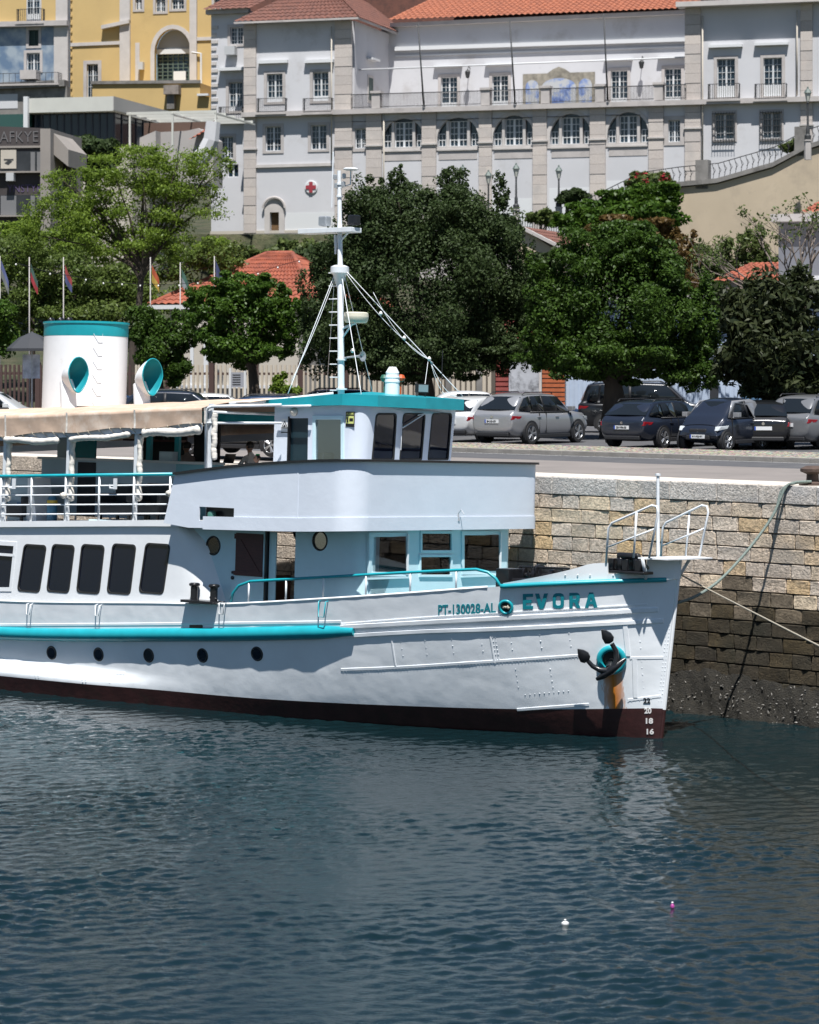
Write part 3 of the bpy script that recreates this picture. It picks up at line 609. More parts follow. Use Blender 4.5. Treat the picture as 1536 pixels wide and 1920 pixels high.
for i,wn in enumerate(wins):
    if i==5:
        o=G().panel(grow(wn,.05),[grow(wn,-.05)],lambda a,b,d:(a,-3.045-d,b),-.05).obj('window_frame',WHITE,boat)
        zz=[q[1] for q in wn]; zm=max(zz)-.24*(max(zz)-min(zz)); xs_=[q[0] for q in wn]; G().box(min(xs_)-.0,max(xs_),-3.05,-3.01,zm-.03,zm+.03).obj('transom_bar',WHITE,o)
    else: o=G().panel(grow(wn,.02),[grow(wn,-.018)],lambda a,b,d:(a,-3.04-d,b),-.03).obj('window_gasket',RUBBER,boat)
    G().prism(grow(wn,-.01),lambda a,b,d:(a,-3.012+d,b),.008).obj('pane',GLASSD,o)
G().box(-27,-11.4,-2.9,2.9,1.62,1.7).obj('saloon_floor',WOODR,boat); G().box(-27,-14.6,-2.9,2.9,3.62,3.66).obj('saloon_ceiling',GREYBL,boat)
for k in range(9):
    for y in (-2.1,1.2): G().box(-24+k*1.5,-23.9+k*1.5,y-.5,y+.5,1.7,2.75).box(-24+k*1.5,-23.5+k*1.5,y-.5,y+.5,2.05,2.15).obj('saloon_seat',mat('saloon seat cloth',(.10,.05,.045),.8),boat)
def xe(z): return itp([(2.0,-9.75),(2.5,-9.98),(2.9,-10.18),(3.3,-10.38),(3.6,-10.55),(3.85,-10.85),(4.05,-11.15)],z)
for sd in (-1,):
    g=G(); g.grid(lambda u,z:(-11.2+(xe(z)+11.2)*u,sd*(3.03-.31*u**2.6),z),[i/10 for i in range(11)],[2.05+i*.125 for i in range(17)]); g.obj('deckhouse_wing',WHITE,boat,smooth=2)
# recessed side walls
def dwall(sd): return lambda a,b,d:(a,sd*(-YD-d),b)
pw=[]
for px,py in ((400,1023),(600,1014)):
    p=BF.at(px,py,y=YD); pw.append((p.x,p.z))
d0=BF.at(499,992,y=YD); d1=BF.at(551,1130,y=YD)
out=[(-11.5,1.8),(d0.x,1.8),(d0.x,d0.z),(d1.x,d0.z),(d1.x,1.8),(-6.6,1.95),(-6.6,4.26),(-11.5,4.08)]
G().panel(out,[ell(x,z,.205,.205) for x,z in pw],dwall(-1),.05).obj('deckhouse_side',PALE,boat)
for x,z in pw:
    o=ring(Vector((x,YD,z)),Vector((0,-1,0)),.205,.02,BLACK,boat,'round_window'); disc(Vector((x,YD+.01,z)),Vector((0,-1,0)),.2,GLASSC,o,'pane')
op=[rect(-14.1,-12.3,2.0,3.75),rect(-11.6,-9.1,2.5,3.8),rect(-8.9,-8.05,2.6,3.8),rect(-7.6,-6.65,2.6,3.8)]
G().panel([(-14.6,1.8),(-6.6,1.95),(-6.6,4.26),(-14.6,3.95)],op,dwall(1),.05).obj('deckhouse_side',PALE,boat)
# rounded corners and the front with three windows
for sd in (-1,1):
    g=G(); g.grid(lambda t,z:(-6.6+.68*sin(R(90*t)),sd*(2.72-.32*(1-cos(R(90*t)))),z),[i/8 for i in range(9)],[1.95,4.27]); g.obj('deckhouse_corner',PALE,boat,smooth=2)
def F(px,py): p=BF.at(px,py,x=XF); return p.y,p.z
def fq(x0,x1,y0,y1): a=F(x0,y1); b=F(x1,y1); c=F(x1,y0); e=F(x0,y0); return [a,b,c,e]
fw=[fq(694,760,1004,1075),fq(789,847,998,1034),fq(787,846,1042,1080),fq(868,934,1001,1072)]
fr_=lambda a,b,d:(XF-d,a,b)
G().panel([(-2.40,1.95),(2.40,1.95),(2.40,4.29),(-2.40,4.29)],fw,fr_,.05).obj('deckhouse_front',PALE,boat)
for k,q in enumerate(fw):
    o=G().panel(grow(q,.065 if k in (0,3) else .03),[grow(q,-.03)],lambda a,b,d:(XF+.03-d,a,b),.06).obj('window_frame',PALE,boat,bevel=.006)
    sh=.10 if k in (0,3) else 0   # side windows stand a little ajar
    ym=min(p[0] for p in q); G().prism(grow(q,-.02),lambda a,b,d:(XF-.01-d+.06*sh*(a-ym)*8,a,b),.006).obj('pane',GLASSC,o)
    if sh:
        y1=max(p[0] for p in q); z0_=min(p[1] for p in q); z1_=max(p[1] for p in q)
        G().box(XF-.03,XF+.07,y1-.02,y1+.03,z0_-.02,z1_+.02).obj('sash_edge',WHITE,o)
q=fq(688,766,1082,1085); G().box(XF,XF+.06,q[0][0],q[1][0],q[0][1]-.02,q[0][1]+.02).obj('window_sill',PALE,boat)
q=fq(864,945,1078,1081); G().box(XF,XF+.06,q[0][0],q[1][0],q[0][1]-.02,q[0][1]+.02).obj('window_sill',PALE,boat)
q=fq(779,860,984,987); G().box(XF,XF+.12,q[0][0],q[1][0],q[0][1]-.02,q[0][1]+.02).obj('window_hood',PALE,boat)
LAMP=mat('lamp lens',(.5,.42,.32),.2,spec=.8)
for px,py in ((735,977),(908,975)): p=F(px,py); o=G().box(XF+.02,XF+.14,p[0]-.16,p[0]+.16,p[1]-.07,p[1]+.07).obj('bulkhead_light',STEEL,boat,bevel=.02); G().box(XF+.14,XF+.15,p[0]-.12,p[0]+.12,p[1]-.05,p[1]+.05).obj('lens',LAMP,o)
p=F(845,975); G().lathe([(.02,.18),(.035,.1),(.05,0),(0,-.04)],10,Matrix.Translation((XF+.2,p[0],p[1]-.02))).tube([(XF+.2,p[0],p[1]+.14),(XF+.3,p[0],p[1]+.24),(XF+.38,p[0],p[1]+.14)],.012,6).obj('deck_lamp',STEEL,boat,smooth=True)
p=F(797,979); G().box(XF+.05,XF+.2,p[0]-.14,p[0]+.14,p[1]-.05,p[1]+.01).tube([(XF+.12,p[0]-.05,p[1]),(XF+.12,p[0]+.04,p[1]+.13)],.04,8).obj('wiper_motor',BLACK,boat)
# door leaf with brown wooden panel folded against the wall
q0=BF.at(437,990,y=YD-.03); q1=BF.at(494,1130,y=YD-.03); o=G().box(q0.x,q1.x,YD-.05,YD-.005,1.9,q0.z).obj('door_leaf',PALE,boat,bevel=.006)
r0=BF.at(443,999,y=YD-.07); r1=BF.at(491,1082,y=YD-.07); wd_=G().box(r0.x,r1.x,YD-.075,YD-.05,r1.z,r0.z).obj('wooden_shutter',WOODR,o)
for z0_,z1_ in ((r0.z-.13,r0.z-.02),(r1.z+.01,r1.z+.10)): G().box(r0.x-.03,r1.x+.02,YD-.095,YD-.072,z0_,z1_).obj('shutter_ledge',WOODR,wd_)
G().prism([(r0.x+.08,r0.z-.14),(r0.x+.16,r0.z-.14),(r1.x-.06,r1.z+.1),(r1.x-.14,r1.z+.1)],lambda a,b,d:(a,YD-.09+d,b),.017).obj('shutter_brace',WOODR,wd_)
G().lathe([(0,0),(.035,.01),(.035,.03),(0,.05)],10,Matrix.Translation((q0.x+.06,YD-.05,r1.z+.06))@Matrix.Rotation(R(90),4,'X')).lathe([(0,0),(.045,.01),(.045,.03),(0,.05)],10,Matrix.Translation((q0.x+.06,YD-.05,r1.z-.06))@Matrix.Rotation(R(90),4,'X')).obj('door_knob',BLACK,o,smooth=True)
G().box(d0.x,d0.x+.05,YD-.03,YD+.1,1.9,d0.z).obj('door_frame',BLACK,boat); G().box(d0.x,d1.x,YD-.03,YD+.08,d0.z-.04,d0.z+.01).obj('door_frame',BLACK,boat); G().box(d0.x+.07,d0.x+.27,YD+.05,YD+.08,1.9,d0.z-.05).obj('inner_door_leaf',PALE,boat)
G().box(-14.5,-6.1,-2.6,2.6,1.7,1.78).obj('cabin_sole',WOODR,boat)
G().box(-9.6,-9.2,.6,.9,1.8,3.9).obj('cabin_post',DARK,boat); G().prism([(-10.6,3.9),(-10.4,3.9),(-9.2,1.9),(-9.4,1.9)],lambda a,b,d:(a,.2+d,b),.1).obj('companion_ladder',DARK,boat)
G().box(-14.5,-6.1,-2.6,2.6,3.98,4.02).obj('cabin_ceiling',PALE,boat)
# ------------------------------------------------------------------ upper deck and its bulwark
xl=[-27+i*1.0 for i in range(20)]; xd=[x for x in xl if x<-11.2]+[-11.11,-11.09]+[x for x in xl if x>-11]+[-7.4]
g=G(); ye=lambda x:-3.10 if x<-11.1 else -3.33  # unseen port edge cut short so more light reaches the quay wall
g.grid(lambda x,v:(x,ye(x)+v*(2.8-ye(x)),zd(x)),xd,[i/4 for i in range(5)]); g.grid(lambda x,v:(x,ye(x)+v*(2.8-ye(x)),zd(x)-.12),xd,[0,1])
for sd in (-1,1): g.grid(lambda x,v:(x,ye(x) if sd<0 else 2.8,zd(x)-.14*v),xd,[0,1])
g.obj('upper_deck',WHITE,boat)
g=G(); PTH=[(-7.4,-3.28),(-6.3,-3.3)]+[(-6.3+.52*sin(R(t)),-2.78-.52*cos(R(t))) for t in range(10,91,10)]+[(-5.76,-1.0),(-5.75,0)]
PTH=PTH+[(x,-y) for x,y in reversed(PTH[1:-1])]+[(-7.4,2.8)]
g.prism(PTH,lambda a,b,d:(a,b,zd(min(-5.7,a))-.14+d),.14).obj('upper_deck_front',WHITE,boat)
GREYP=mat('pale grey paint',(.66,.715,.80),.42,var=.03,vs=1.2,bump=.25,bs=2.2,bdist=.03,dirt=(.60,.60,.60),ds=3,dk=.70)
ZT=[(-11.3,5.13),(-11.12,5.15),(-9,5.40),(-7.44,5.52),(-6.5,5.57),(-5.5,5.60)]
YB=-3.36
# flat side panel with the lamp recess
e0=BF.at(328,890,y=YB); e1=BF.at(307,979,y=YB); l0=BF.at(373,976,y=YB); l1=BF.at(439,953,y=YB)
xs_=[e0.x+(-7.3-e0.x)*i/8 for i in range(9)]
outp=[(e1.x,e1.z-.02)]+[(x,zd(x)-.16) for x in xs_[1:]]+[(x,itp(ZT,x)) for x in reversed(xs_)]
outp=[(max(a,e1.x),b) for a,b in outp]
for sd in (-1,):
    G().panel(outp,[rect(l0.x,l1.x,l0.z,l1.z)],lambda a,b,d:(a,sd*(-YB-d),b),.03).obj('upper_bulwark',GREYP,boat)
lb=G(); lb.box(l0.x-.02,l1.x+.02,YB+.25,YB+.27,l0.z-.02,l1.z+.02).box(l0.x-.02,l1.x+.02,YB+.03,YB+.27,l0.z-.04,l0.z-.02).box(l0.x-.02,l1.x+.02,YB+.03,YB+.27,l1.z+.02,l1.z+.04); lb=lb.obj('side_light_recess',BLACK,boat)
G().lathe([(0,-.1),(.09,-.1),(.1,-.06),(.1,.08),(.06,.13),(0,.13)],14,Matrix.Translation((l0.x+.28,YB+.12,l0.z+.1))).obj('side_light',mat('green lamp glass',(.06,.16,.13),.15,spec=.8),boat,smooth=True)
BP=[(-7.3,YB),(-7.0,YB-.02),(-6.7,YB-.025),(-6.3,YB-.02)]+[(-6.3+.58*sin(R(t)),YB+.56-.58*cos(R(t))) for t in range(8,91,8)]+[(-5.72,-2.0),(-5.715,-1),(-5.71,0),(-5.715,1),(-5.72,2.8),(-5.73,-YB-.26)]+[(-6.0+.27*cos(R(t)),-YB-.27+.27*sin(R(t))) for t in range(15,91,15)]+[(-6.2,-YB),(-7.3,-YB)]
def wall_along(path,zlo,zhi,th,nz=2):
    g=G(); n=len(path); P=[]
    for i,(x,y) in enumerate(path):
        a=path[max(0,i-1)]; b=path[min(n-1,i+1)]; t=Vector((b[0]-a[0],b[1]-a[1])).normalized(); nn=Vector((-t.y,t.x))*th
        for z,o in ((zlo(x),0),(zhi(x),0),(zhi(x),1),(zlo(x),1)): P.append((x+nn.x*o,y+nn.y*o,z))
    return g.add(P,[(i*4+k,(i+1)*4+k,(i+1)*4+(k+1)%4,i*4+(k+1)%4) for i in range(n-1) for k in range(4)]+[(0,1,2,3),((n-1)*4+3,(n-1)*4+2,(n-1)*4+1,(n-1)*4)])
wall_along(BP,lambda x:zd(min(x,-5.7))-.17,lambda x:itp(ZT,x),.03).obj('upper_bulwark',GREYP,boat,smooth=True)
def off(path,d):
    n=len(path); r=[]
    for i,(x,y) in enumerate(path):
        a=path[max(0,i-1)]; b=path[min(n-1,i+1)]; t=Vector((b[0]-a[0],b[1]-a[1])).normalized(); r.append((x+t.y*d,y-t.x*d))
    return r
FULL=[(e0.x+.0+(-7.3-e0.x)*i/8,YB) for i in range(9)]+BP[1:]
FULL=FULL[:-1]
wall_along(off(FULL[2:],.022),lambda x:zd(min(x,-5.7))-.19,lambda x:zd(min(x,-5.7))+.10,.02).obj('bulwark_lip',GREYP,boat,smooth=True)
wall_along(off(FULL,.085),lambda x:itp(ZT,x)-.005,lambda x:itp(ZT,x)+.045,.14).obj('bulwark_capping',BLACK,boat)
G().box(-7.33,-7.28,YB-.008,YB+.0,4.05,5.5).obj('bulwark_seam',GREYP,boat)
# small lamps and fittings under the overhang
# rails round the open part of the upper deck
for sd in (-1,1):
    y=sd*3.06
    def rl(a,b,c,d): p=BF.at(a,b,y=-3.06); q=BF.at(c,d,y=-3.06); k=(q.z-p.z)/(q.x-p.x); return [(-26,y,p.z+k*(-26-p.x)),(p.x,y,p.z),(q.x,y,q.z)]
    G().tube(rl(0,893,327,889),.04,8).obj('deck_rail_top',TEAL,boat,smooth=2)
    for ya,yb_,xe_ in ((913,909,324),(929,927,319),(947,945.5,314),(964.5,963,311)): G().tube(rl(0,ya,xe_,yb_),.018,6).obj('deck_rail',WPIPE,boat,smooth=2)
    for px in (3,60,124,187,252,320,-62,-125,-190):
        p=BF.at(px,893,y=-3.06); G().tube([(p.x,y,zd(p.x)),(p.x,y,p.z)],.028,8).obj('rail_post',WPIPE,boat,smooth=2)
for px,py in ((119,929),(318,925)):
    p=BF.at(px,py,y=-3.12); G().lathe([(0,-.08),(.06,-.07),(.08,0),(.06,.07),(0,.08)],12,Matrix.Translation((p.x,-3.12,p.z))@Matrix.Rotation(R(90),4,'X')).obj('bulkhead_lamp',mat('wire caged lamp',(.62,.58,.52),.4,var=.3,vs=30),boat,smooth=2)
for px in (27,217): p=BF.at(px,905,y=-3.11); G().box(p.x-.05,p.x+.05,-3.14,-3.11,p.z-.15,p.z+.1).tube([(p.x-.05,-3.13,p.z-.13),(p.x-.16,-3.13,p.z-.13),(p.x-.18,-3.13,p.z-.05)],.02,6).obj('rail_bracket',WPIPE,boat)
# ------------------------------------------------------------------ wheelhouse
YW=-1.73; WX0=-9.5
wh=boat
def wq(x0,x1,y0,y1,y=YW): a=BF.at(x0,y1,y=y); b=BF.at(x1,y1,y=y); c=BF.at(x1,y0,y=y); d=BF.at(x0,y0,y=y); return [(a.x,a.z),(b.x,b.z),(c.x,c.z),(d.x,d.z)]
dr=wq(541,578,784,872); sw=wq(591,641,785,864)
out=[(WX0,4.2),(dr[0][0],4.2),(dr[3][0],dr[3][1]),(dr[2][0],dr[2][1]),(dr[1][0],4.2),(-7.35,4.25),(-7.25,6.85),(WX0,6.82)]
for sd in (-1,1): G().panel(out,[sw],lambda a,b,d:(a,sd*(-YW-d),b),.05).obj('wheelhouse_side',GREYP,wh)
o=G().panel(grow(sw,.07),[grow(sw,-.02)],lambda a,b,d:(a,YW-.02+d,b),.05).obj('window_frame',PALE,wh,bevel=.006); G().prism(sw,lambda a,b,d:(a,YW+.02+d,b),.006).obj('pane',GLASSC,o)
o=G().box(dr[0][0],dr[1][0]+.02,YW+.06,YW+.09,4.2,dr[2][1]).obj('sliding_door',mat('dark teal door',(.012,.03,.04),.3),wh)
G().box(dr[0][0]-.04,dr[0][0],YW-.02,YW+.06,4.2,dr[2][1]+.03).obj('door_jamb',BLACK,wh)
# front: raked, three rounded windows, rounded corners
def wfx(y,z): return -6.86+.14*(z-5.5)/1.3-.10*(y/1.5)**2
def WF(px,py):
    p=BF.at(px,py,x=-6.78)
    for _ in range(4): p=BF.at(px,py,x=wfx(p.y,p.z))
    return p.y,p.z
fwn=[]
for tl,tr,bl,br in ((706,743,698,738),(757,797,750,790),(811,847,803,840)):
    a=WF(bl,861); b=WF(br,861); c=WF(tr,776); d=WF(tl,776); r=.07; pts=[]
    Q=[Vector(q) for q in (a,b,c,d)]
    for i in range(4):
        p0=Q[i-1]; p1=Q[i]; p2=Q[(i+1)%4]; u=(p0-p1).normalized(); v=(p2-p1).normalized(); rr=r*(1.5 if i>1 else .6)
        for k in range(5): t=k/4; pts.append(tuple((p1+u*rr)*(1-t)**2+p1*2*t*(1-t)+(p1+v*rr)*t*t))
    fwn.append(pts)
def fn(a,b,d): return (wfx(a,b)-d,a,b)
ys_=[-1.42+2.84*i/24 for i in range(25)]
G().panel([(y,4.3) for y in ys_]+[(y,6.9) for y in reversed(ys_)],fwn,fn,.04).obj('wheelhouse_front',GREYP,wh,smooth=False)
for w_ in fwn:
    o=G().panel(grow(w_,.022),[grow(w_,-.012)],lambda a,b,d:(wfx(a,b)+.012-d,a,b),.03).obj('window_gasket',RUBBER,wh); G().prism(w_,lambda a,b,d:(wfx(a,b)-.02-d,a,b),.006).obj('pane',GLASSD,o)
for sd in (-1,1):
    def cf(t,z):
        x1=wfx(1.42,z); a=R(90*t); return (-7.3+.0+(x1+7.3)*sin(a),sd*(1.73-(.31)*(1-cos(a))),z)
    g=G(); g.grid(cf,[i/8 for i in range(9)],[4.25,5.5,6.86]); g.obj('wheelhouse_corner',GREYP,wh,smooth=2)
G().box(WX0,WX0+.05,-1.68,1.68,4.2,6.8).obj('wheelhouse_back',GREYP,wh)
G().box(-8.3,-7.3,-1.1,1.2,4.3,5.35).obj('steering_console',DARK,wh); G().box(-8.6,-8.2,-1.5,-1.1,5.1,5.75).obj('helm_seat',CREAM,wh,bevel=.05)
# teal roof
RP=[(-9.72,-1.86),(-7.35,-1.90),(-6.62,-1.55),(-6.50,0)]; RP=RP+[(x,-y) for x,y in reversed(RP[:-1])]
def roofz(x): return itp([(-9.8,6.80),(-7.4,6.86),(-6.4,6.84)],x)
g=G(); n=len(RP); P=[]
for x,y in RP: P+= [(x,y,roofz(x)-.05),(x*1.0+.0,y*1.0,roofz(x)+.0),(x,y,roofz(x)+(.20 if x>-9 else .10))]
f=[(i*3+k,((i+1)%n)*3+k,((i+1)%n)*3+k+1,i*3+k+1) for i in range(n) for k in (0,1)]
f.append(tuple(i*3 for i in range(n))); P.append((-8.1,0,7.16)); f+=[(i*3+2,((i+1)%n)*3+2,n*3) for i in range(n)]
g.add(P,f).obj('wheelhouse_roof',TEAL,wh)
# warning sign, notice, lamp beside the door
p=wq(527,540,785,812,YW-.01); o=G().box(p[0][0],p[1][0],YW-.012,YW-.004,p[0][1],p[2][1]).obj('warning_notice',mat('notice white',(.75,.76,.77),.5),wh)
xm=(p[0][0]+p[1][0])/2; zm=p[2][1]
G().prism([(xm-.10,zm-.22),(xm+.10,zm-.22),(xm,zm-.04)],lambda a,b,d:(a,YW-.013-d,b),.002).prism([(xm-.10,zm-.32),(xm+.10,zm-.32),(xm+.10,zm-.30),(xm-.10,zm-.30)],lambda a,b,d:(a,YW-.013-d,b),.002).obj('warning_triangle',BLACK,o)
G().prism([(xm-.065,zm-.2),(xm+.065,zm-.2),(xm,zm-.085)],lambda a,b,d:(a,YW-.0155-d,b),.002).obj('triangle_field',mat('notice white',(.75,.76,.77),.5),o)
G().prism([(xm-.045,zm-.19),(xm+.045,zm-.19),(xm+.01,zm-.13),(xm-.02,zm-.16)],lambda a,b,d:(a,YW-.018-d,b),.002).obj('triangle_mark',BLACK,o)
p=wq(648,664.5,772,800,YW-.01); x0,x1,z0,z1=p[0][0],p[1][0],p[0][1],p[2][1]
o=G().box(x0,x1,YW-.012,YW-.004,z0,z1).obj('safety_sticker',BLACK,wh); YEL=mat('sticker yellow',(.62,.66,.22),.5)
G().box(x0+.02,x1-.02,YW-.014,YW-.012,z0+.07,z0+.24).obj('sticker_field',YEL,o); text_obj('ALARME',.05,Matrix.Translation(((x0+x1)/2,YW-.0135,z1-.045))@Matrix.Rotation(R(90),4,'X'),YEL,o,fit=(x1-x0-.05,.045))
G().tube([(x0+.06,YW-.016,z0+.10),(x0+.06,YW-.016,z0+.21)],.022,6).box(x0+.11,x1-.04,YW-.016,YW-.014,z0+.12,z0+.19).obj('sticker_pictogram',BLACK,o)
p=BF.at(549,772,y=YW-.06); G().lathe([(0,-.03),(.1,-.03),(.1,.0),(.06,.06),(0,.08)],14,Matrix.Translation((p.x,YW-.03,p.z))@Matrix.Rotation(R(90),4,'X')).obj('bulkhead_lamp',mat('wire caged lamp',(.62,.58,.52),.4),boat,smooth=2)
# window wiper
a=WF(795,775); b=WF(752,802); G().tube([(wfx(*a)+.05,*a),(wfx(*b)+.05,*b)],.014,6).tube([(wfx(*a)+.05,a[0],a[1]),(wfx(*a)+.05,a[0]-.28,a[1]-.05)],.012,6).tube([(wfx(*b)+.03,b[0],b[1]+.1),(wfx(*b)+.03,b[0]-.02,b[1]-.5)],.009,6).obj('window_wiper',WPIPE,wh)
# exhaust cowl, floodlight, round lamps on the roof
v0=BF.at(735,740,y=0); g=G().lathe([(.165,0),(.165,.30),(.175,.30),(.175,.34),(.165,.34),(.163,.40),(.172,.40),(.172,.43),(.155,.43),(.150,.50),(.155,.52),(.10,.62),(.08,.65),(0,.65)],18,Matrix.Translation((v0.x,0,v0.z-.02)))
g.obj('roof_vent',WHITE,boat,smooth=True)
OR=mat('orange globe',(.5,.09,.02),.4); GN=mat('green globe',(.03,.12,.08),.4)
for dx,m in ((.22,OR),(-.2,GN)):
    px=(-.0,0); p=BF.at(752 if m is OR else 721,709,y=.35); G().lathe([(.0,-.1),(.08,-.06),(.1,0),(.07,.07),(0,.09)],12,Matrix.Translation(p)).tube([p,(p.x,p.y,7.0)],.02,6).obj('deck_lantern',m,boat,smooth=True)
p=BF.at(790,728,y=.4); o=G().box(p.x-.02,p.x+.06,p.y-.2,p.y+.2,p.z-.1,p.z+.1,Matrix.Identity(4)).tube([(p.x,p.y-.15,p.z-.1),(p.x,p.y-.15,p.z-.24)],.015,6).tube([(p.x,p.y+.15,p.z-.1),(p.x,p.y+.15,p.z-.24)],.015,6).obj('floodlight',BLACK,boat); G().box(p.x+.061,p.x+.065,p.y-.17,p.y+.17,p.z-.08,p.z+.08).obj('floodlight_glass',mat('floodlight glass',(.25,.33,.36),.1),o)
p=BF.at(828,735,y=.9); G().tube([p,(p.x,p.y,p.z+.95)],.012,6).obj('whip_antenna',BLACK,boat)
# ------------------------------------------------------------------ mast
def mp(px,py,y=0.): return BF.at(px,py,y=y)
mb=mp(641,742); mt=mp(636,320)
def ml(t): return mb.lerp(mt,t)
mast=G().tube([mb-Vector((0,0,.4)),ml(.52),ml(.53),ml(1)],[.082,.072,.062,.048],14)
for t,r in ((.03,.13),(.16,.115),(.885,.08),(.94,.075)): mast.tube([ml(t)-Vector((0,0,.02)),ml(t)+Vector((0,0,.02))],r,14)
mast=mast.obj('mast',WPIPE,boat,smooth=True)
c=mp(637,515); G().lathe([(.06,-.3),(.16,0),(.22,.04),(.22,.18),(.12,.22),(.07,.22)],12,Matrix.Translation(c)).obj('mast_collar',WPIPE,mast,smooth=True)
x0=mp(568,428); x1=mp(668,425); G().prism([(x0.x,-.18),(x1.x,-.2),(x1.x,.2),(x0.x,.18)],lambda a,b,d:(a,b,x0.z-.03-d),.11).obj('crosstree',WPIPE,mast,bevel=.01)
G().tube([mp(640,450),mp(655,434)],.025,6).obj('crosstree_brace',WPIPE,mast)
for k in range(10):
    p=mp(640-.6*k*.5,732-24.5*k); G().tube([(p.x-.32,-.02,p.z),(p.x+.06,-.02,p.z)],.013,6).obj('mast_step',WPIPE,mast)
p=mp(668,592); o=G().lathe([(0,-.16),(.24,-.16),(.27,-.12),(.29,-.03),(.29,-.02),(.28,.06),(.25,.08),(0,.09)],24,Matrix.Translation((p.x,0,p.z)),1,1).obj('radar_dome',CREAM,mast,smooth=True)
q=mp(642,606); G().tube([(q.x,0,q.z-.12),(p.x,0,p.z-.16)],.03,6).tube([(q.x,0,q.z-.35),(p.x-.1,0,p.z-.17)],.025,6).obj('radar_bracket',WPIPE,mast)
p=mp(676,668); q=mp(645,671); G().tube([q,(p.x-.12,0,p.z),(p.x,0,p.z)],[.02,.025,.03],10).lathe([(.03,-.06),(.05,0),(.12,.07),(.115,.07),(.02,.02)],14,Matrix.Translation((p.x,0,p.z))@Matrix.Rotation(R(90),4,'Y')).obj('air_horn',STEEL,mast,smooth=True)
p=mp(658,318); G().lathe([(0,-.02),(.12,-.02),(.19,.01),(.14,.04),(0,.06)],16,Matrix.Translation(p)).tube([(p.x,0,p.z),(p.x,0,p.z-.34),(mt.x,0,p.z-.42)],.018,6).obj('satellite_dome',WPIPE,mast,smooth=True)
p=mp(630,440); G().tube([p,(p.x,0,p.z-.45)],[.05,.02],8).obj('masthead_lamp',WPIPE,mast)
p=mp(626,345); G().tube([(p.x,-.05,p.z-.55),(p.x,-.05,p.z+.75)],.018,6).obj('whip_antenna',WPIPE,mast)
for px,py in ((609,415),(664,413)): p=mp(px,py); G().box(p.x-.12,p.x+.12,-.1,.1,p.z-.11,p.z+.12).obj('searchlight',STEEL if px<620 else BLACK,mast,bevel=.03)
g=G()
for k,(px,py) in enumerate(((629,332),(645,330),(631,348),(644,345))): g.lathe([(0,-.07),(.05,-.05),(.05,.05),(0,.07)],8,Matrix.Translation(mp(px,py,-.05)))
g.obj('mast_lantern',STEEL,mast,smooth=True)
p=mp(327/1,1) if False else None
def wire(a,b,r=.009,sag=0,m=WPIPE,name='stay',n=12):
    a=Vector(a); b=Vector(b); return G().tube([a.lerp(b,i/n)-Vector((0,0,sag*4*(i/n)*(1-i/n))) for i in range(n+1)],r,5).obj(name,m,mast,smooth=2)
wire(mp(630,508),mp(540,738,-1.5),.010); wire(mp(631,512),mp(546,715,-1.4),.007,.12)
wire(mp(640,512),mp(678,742,-1.4),.009); wire(mp(646,516),mp(700,742,1.4),.007)
wire(mp(628,512),mp(612,742,1.5),.007,0,STEEL)
fe=mp(869,744,1.5); fs=mp(649,508)
wire(fs,fe,.010); wire(fs+Vector((0,0,-.05)),mp(812,680,1.1),.007,.18); wire(mp(700,548,.3),mp(800,672,1.0),.006,.22); wire(mp(808,680,1.1),fe,.006,.25); wire(mp(808,680,1.1),mp(850,737,1.4),.006,.3); wire(mp(803,676,1.0),mp(796,728,.6),.006)
BULB=mat('small white bulb',(.75,.74,.70),.3)
for px,py,y in ((714,588,.4),(758,634,.7),(805,673,1.0),(661,658,-.6)): G().lathe([(0,-.05),(.04,-.02),(.045,.01),(.02,.05),(0,.06)],10,Matrix.Translation(mp(px,py,y))).obj('festoon_bulb',BULB,mast,smooth=2)
# ------------------------------------------------------------------ funnel and cowls
fc=BF.at(159,700,y=0); FX=fc.x
fz0=6.2; fz1=BF.at(159,607,y=0).z
fun=G().lathe([(1.0,fz0),(1.0,fz1-.33),(1.0,fz1-.33)],48,Matrix.Translation((FX,0,0)),1.22,.86).obj('funnel',WHITE,boat,smooth=True)
G().lathe([(1.003,fz1-.33),(1.006,fz1-.31),(1.006,fz1-.03),(1.03,fz1-.02),(1.03,fz1+.03),(.97,fz1+.03),(.96,fz1-.3)],48,Matrix.Translation((FX,0,0)),1.22,.86).obj('funnel_band',TEAL,fun,smooth=True)
G().lathe([(0,fz1-.12),(.96,fz1-.12)],32,Matrix.Translation((FX,0,0)),1.22,.86).obj('funnel_top_plate',BLACK,fun)
for px in (98,116,132):
    p=BF.at(px,596,y=.1); G().tube([(p.x,p.y,fz1-.15),(p.x,p.y,fz1+.03),(p.x-.07,p.y,fz1+.10)],[.10,.10,.11],10).obj('exhaust_pipe',BLACK,fun,smooth=True)
for k in range(6):       # pressed steps up the funnel
    z=fz1-.28-.33*k; a=R(-38); g=G(); P=[]
    for da,dz in ((-.10,0),(.12,0),(.12,-.2),(.02,-.2)):
        aa=a+da; P.append((FX+1.235*cos(aa),.875*sin(aa),z+dz))
    P2=[(FX+1.30*cos(a+d_),.93*sin(a+d_),z+dz) for d_,dz in ((.10,-.03),(.11,-.2),(.03,-.22))]
    g.tube([P[0],P[3],P[2]],.006,5); g.tube([P[1],P[2]],.004,5).obj('funnel_step',WHITE,fun)
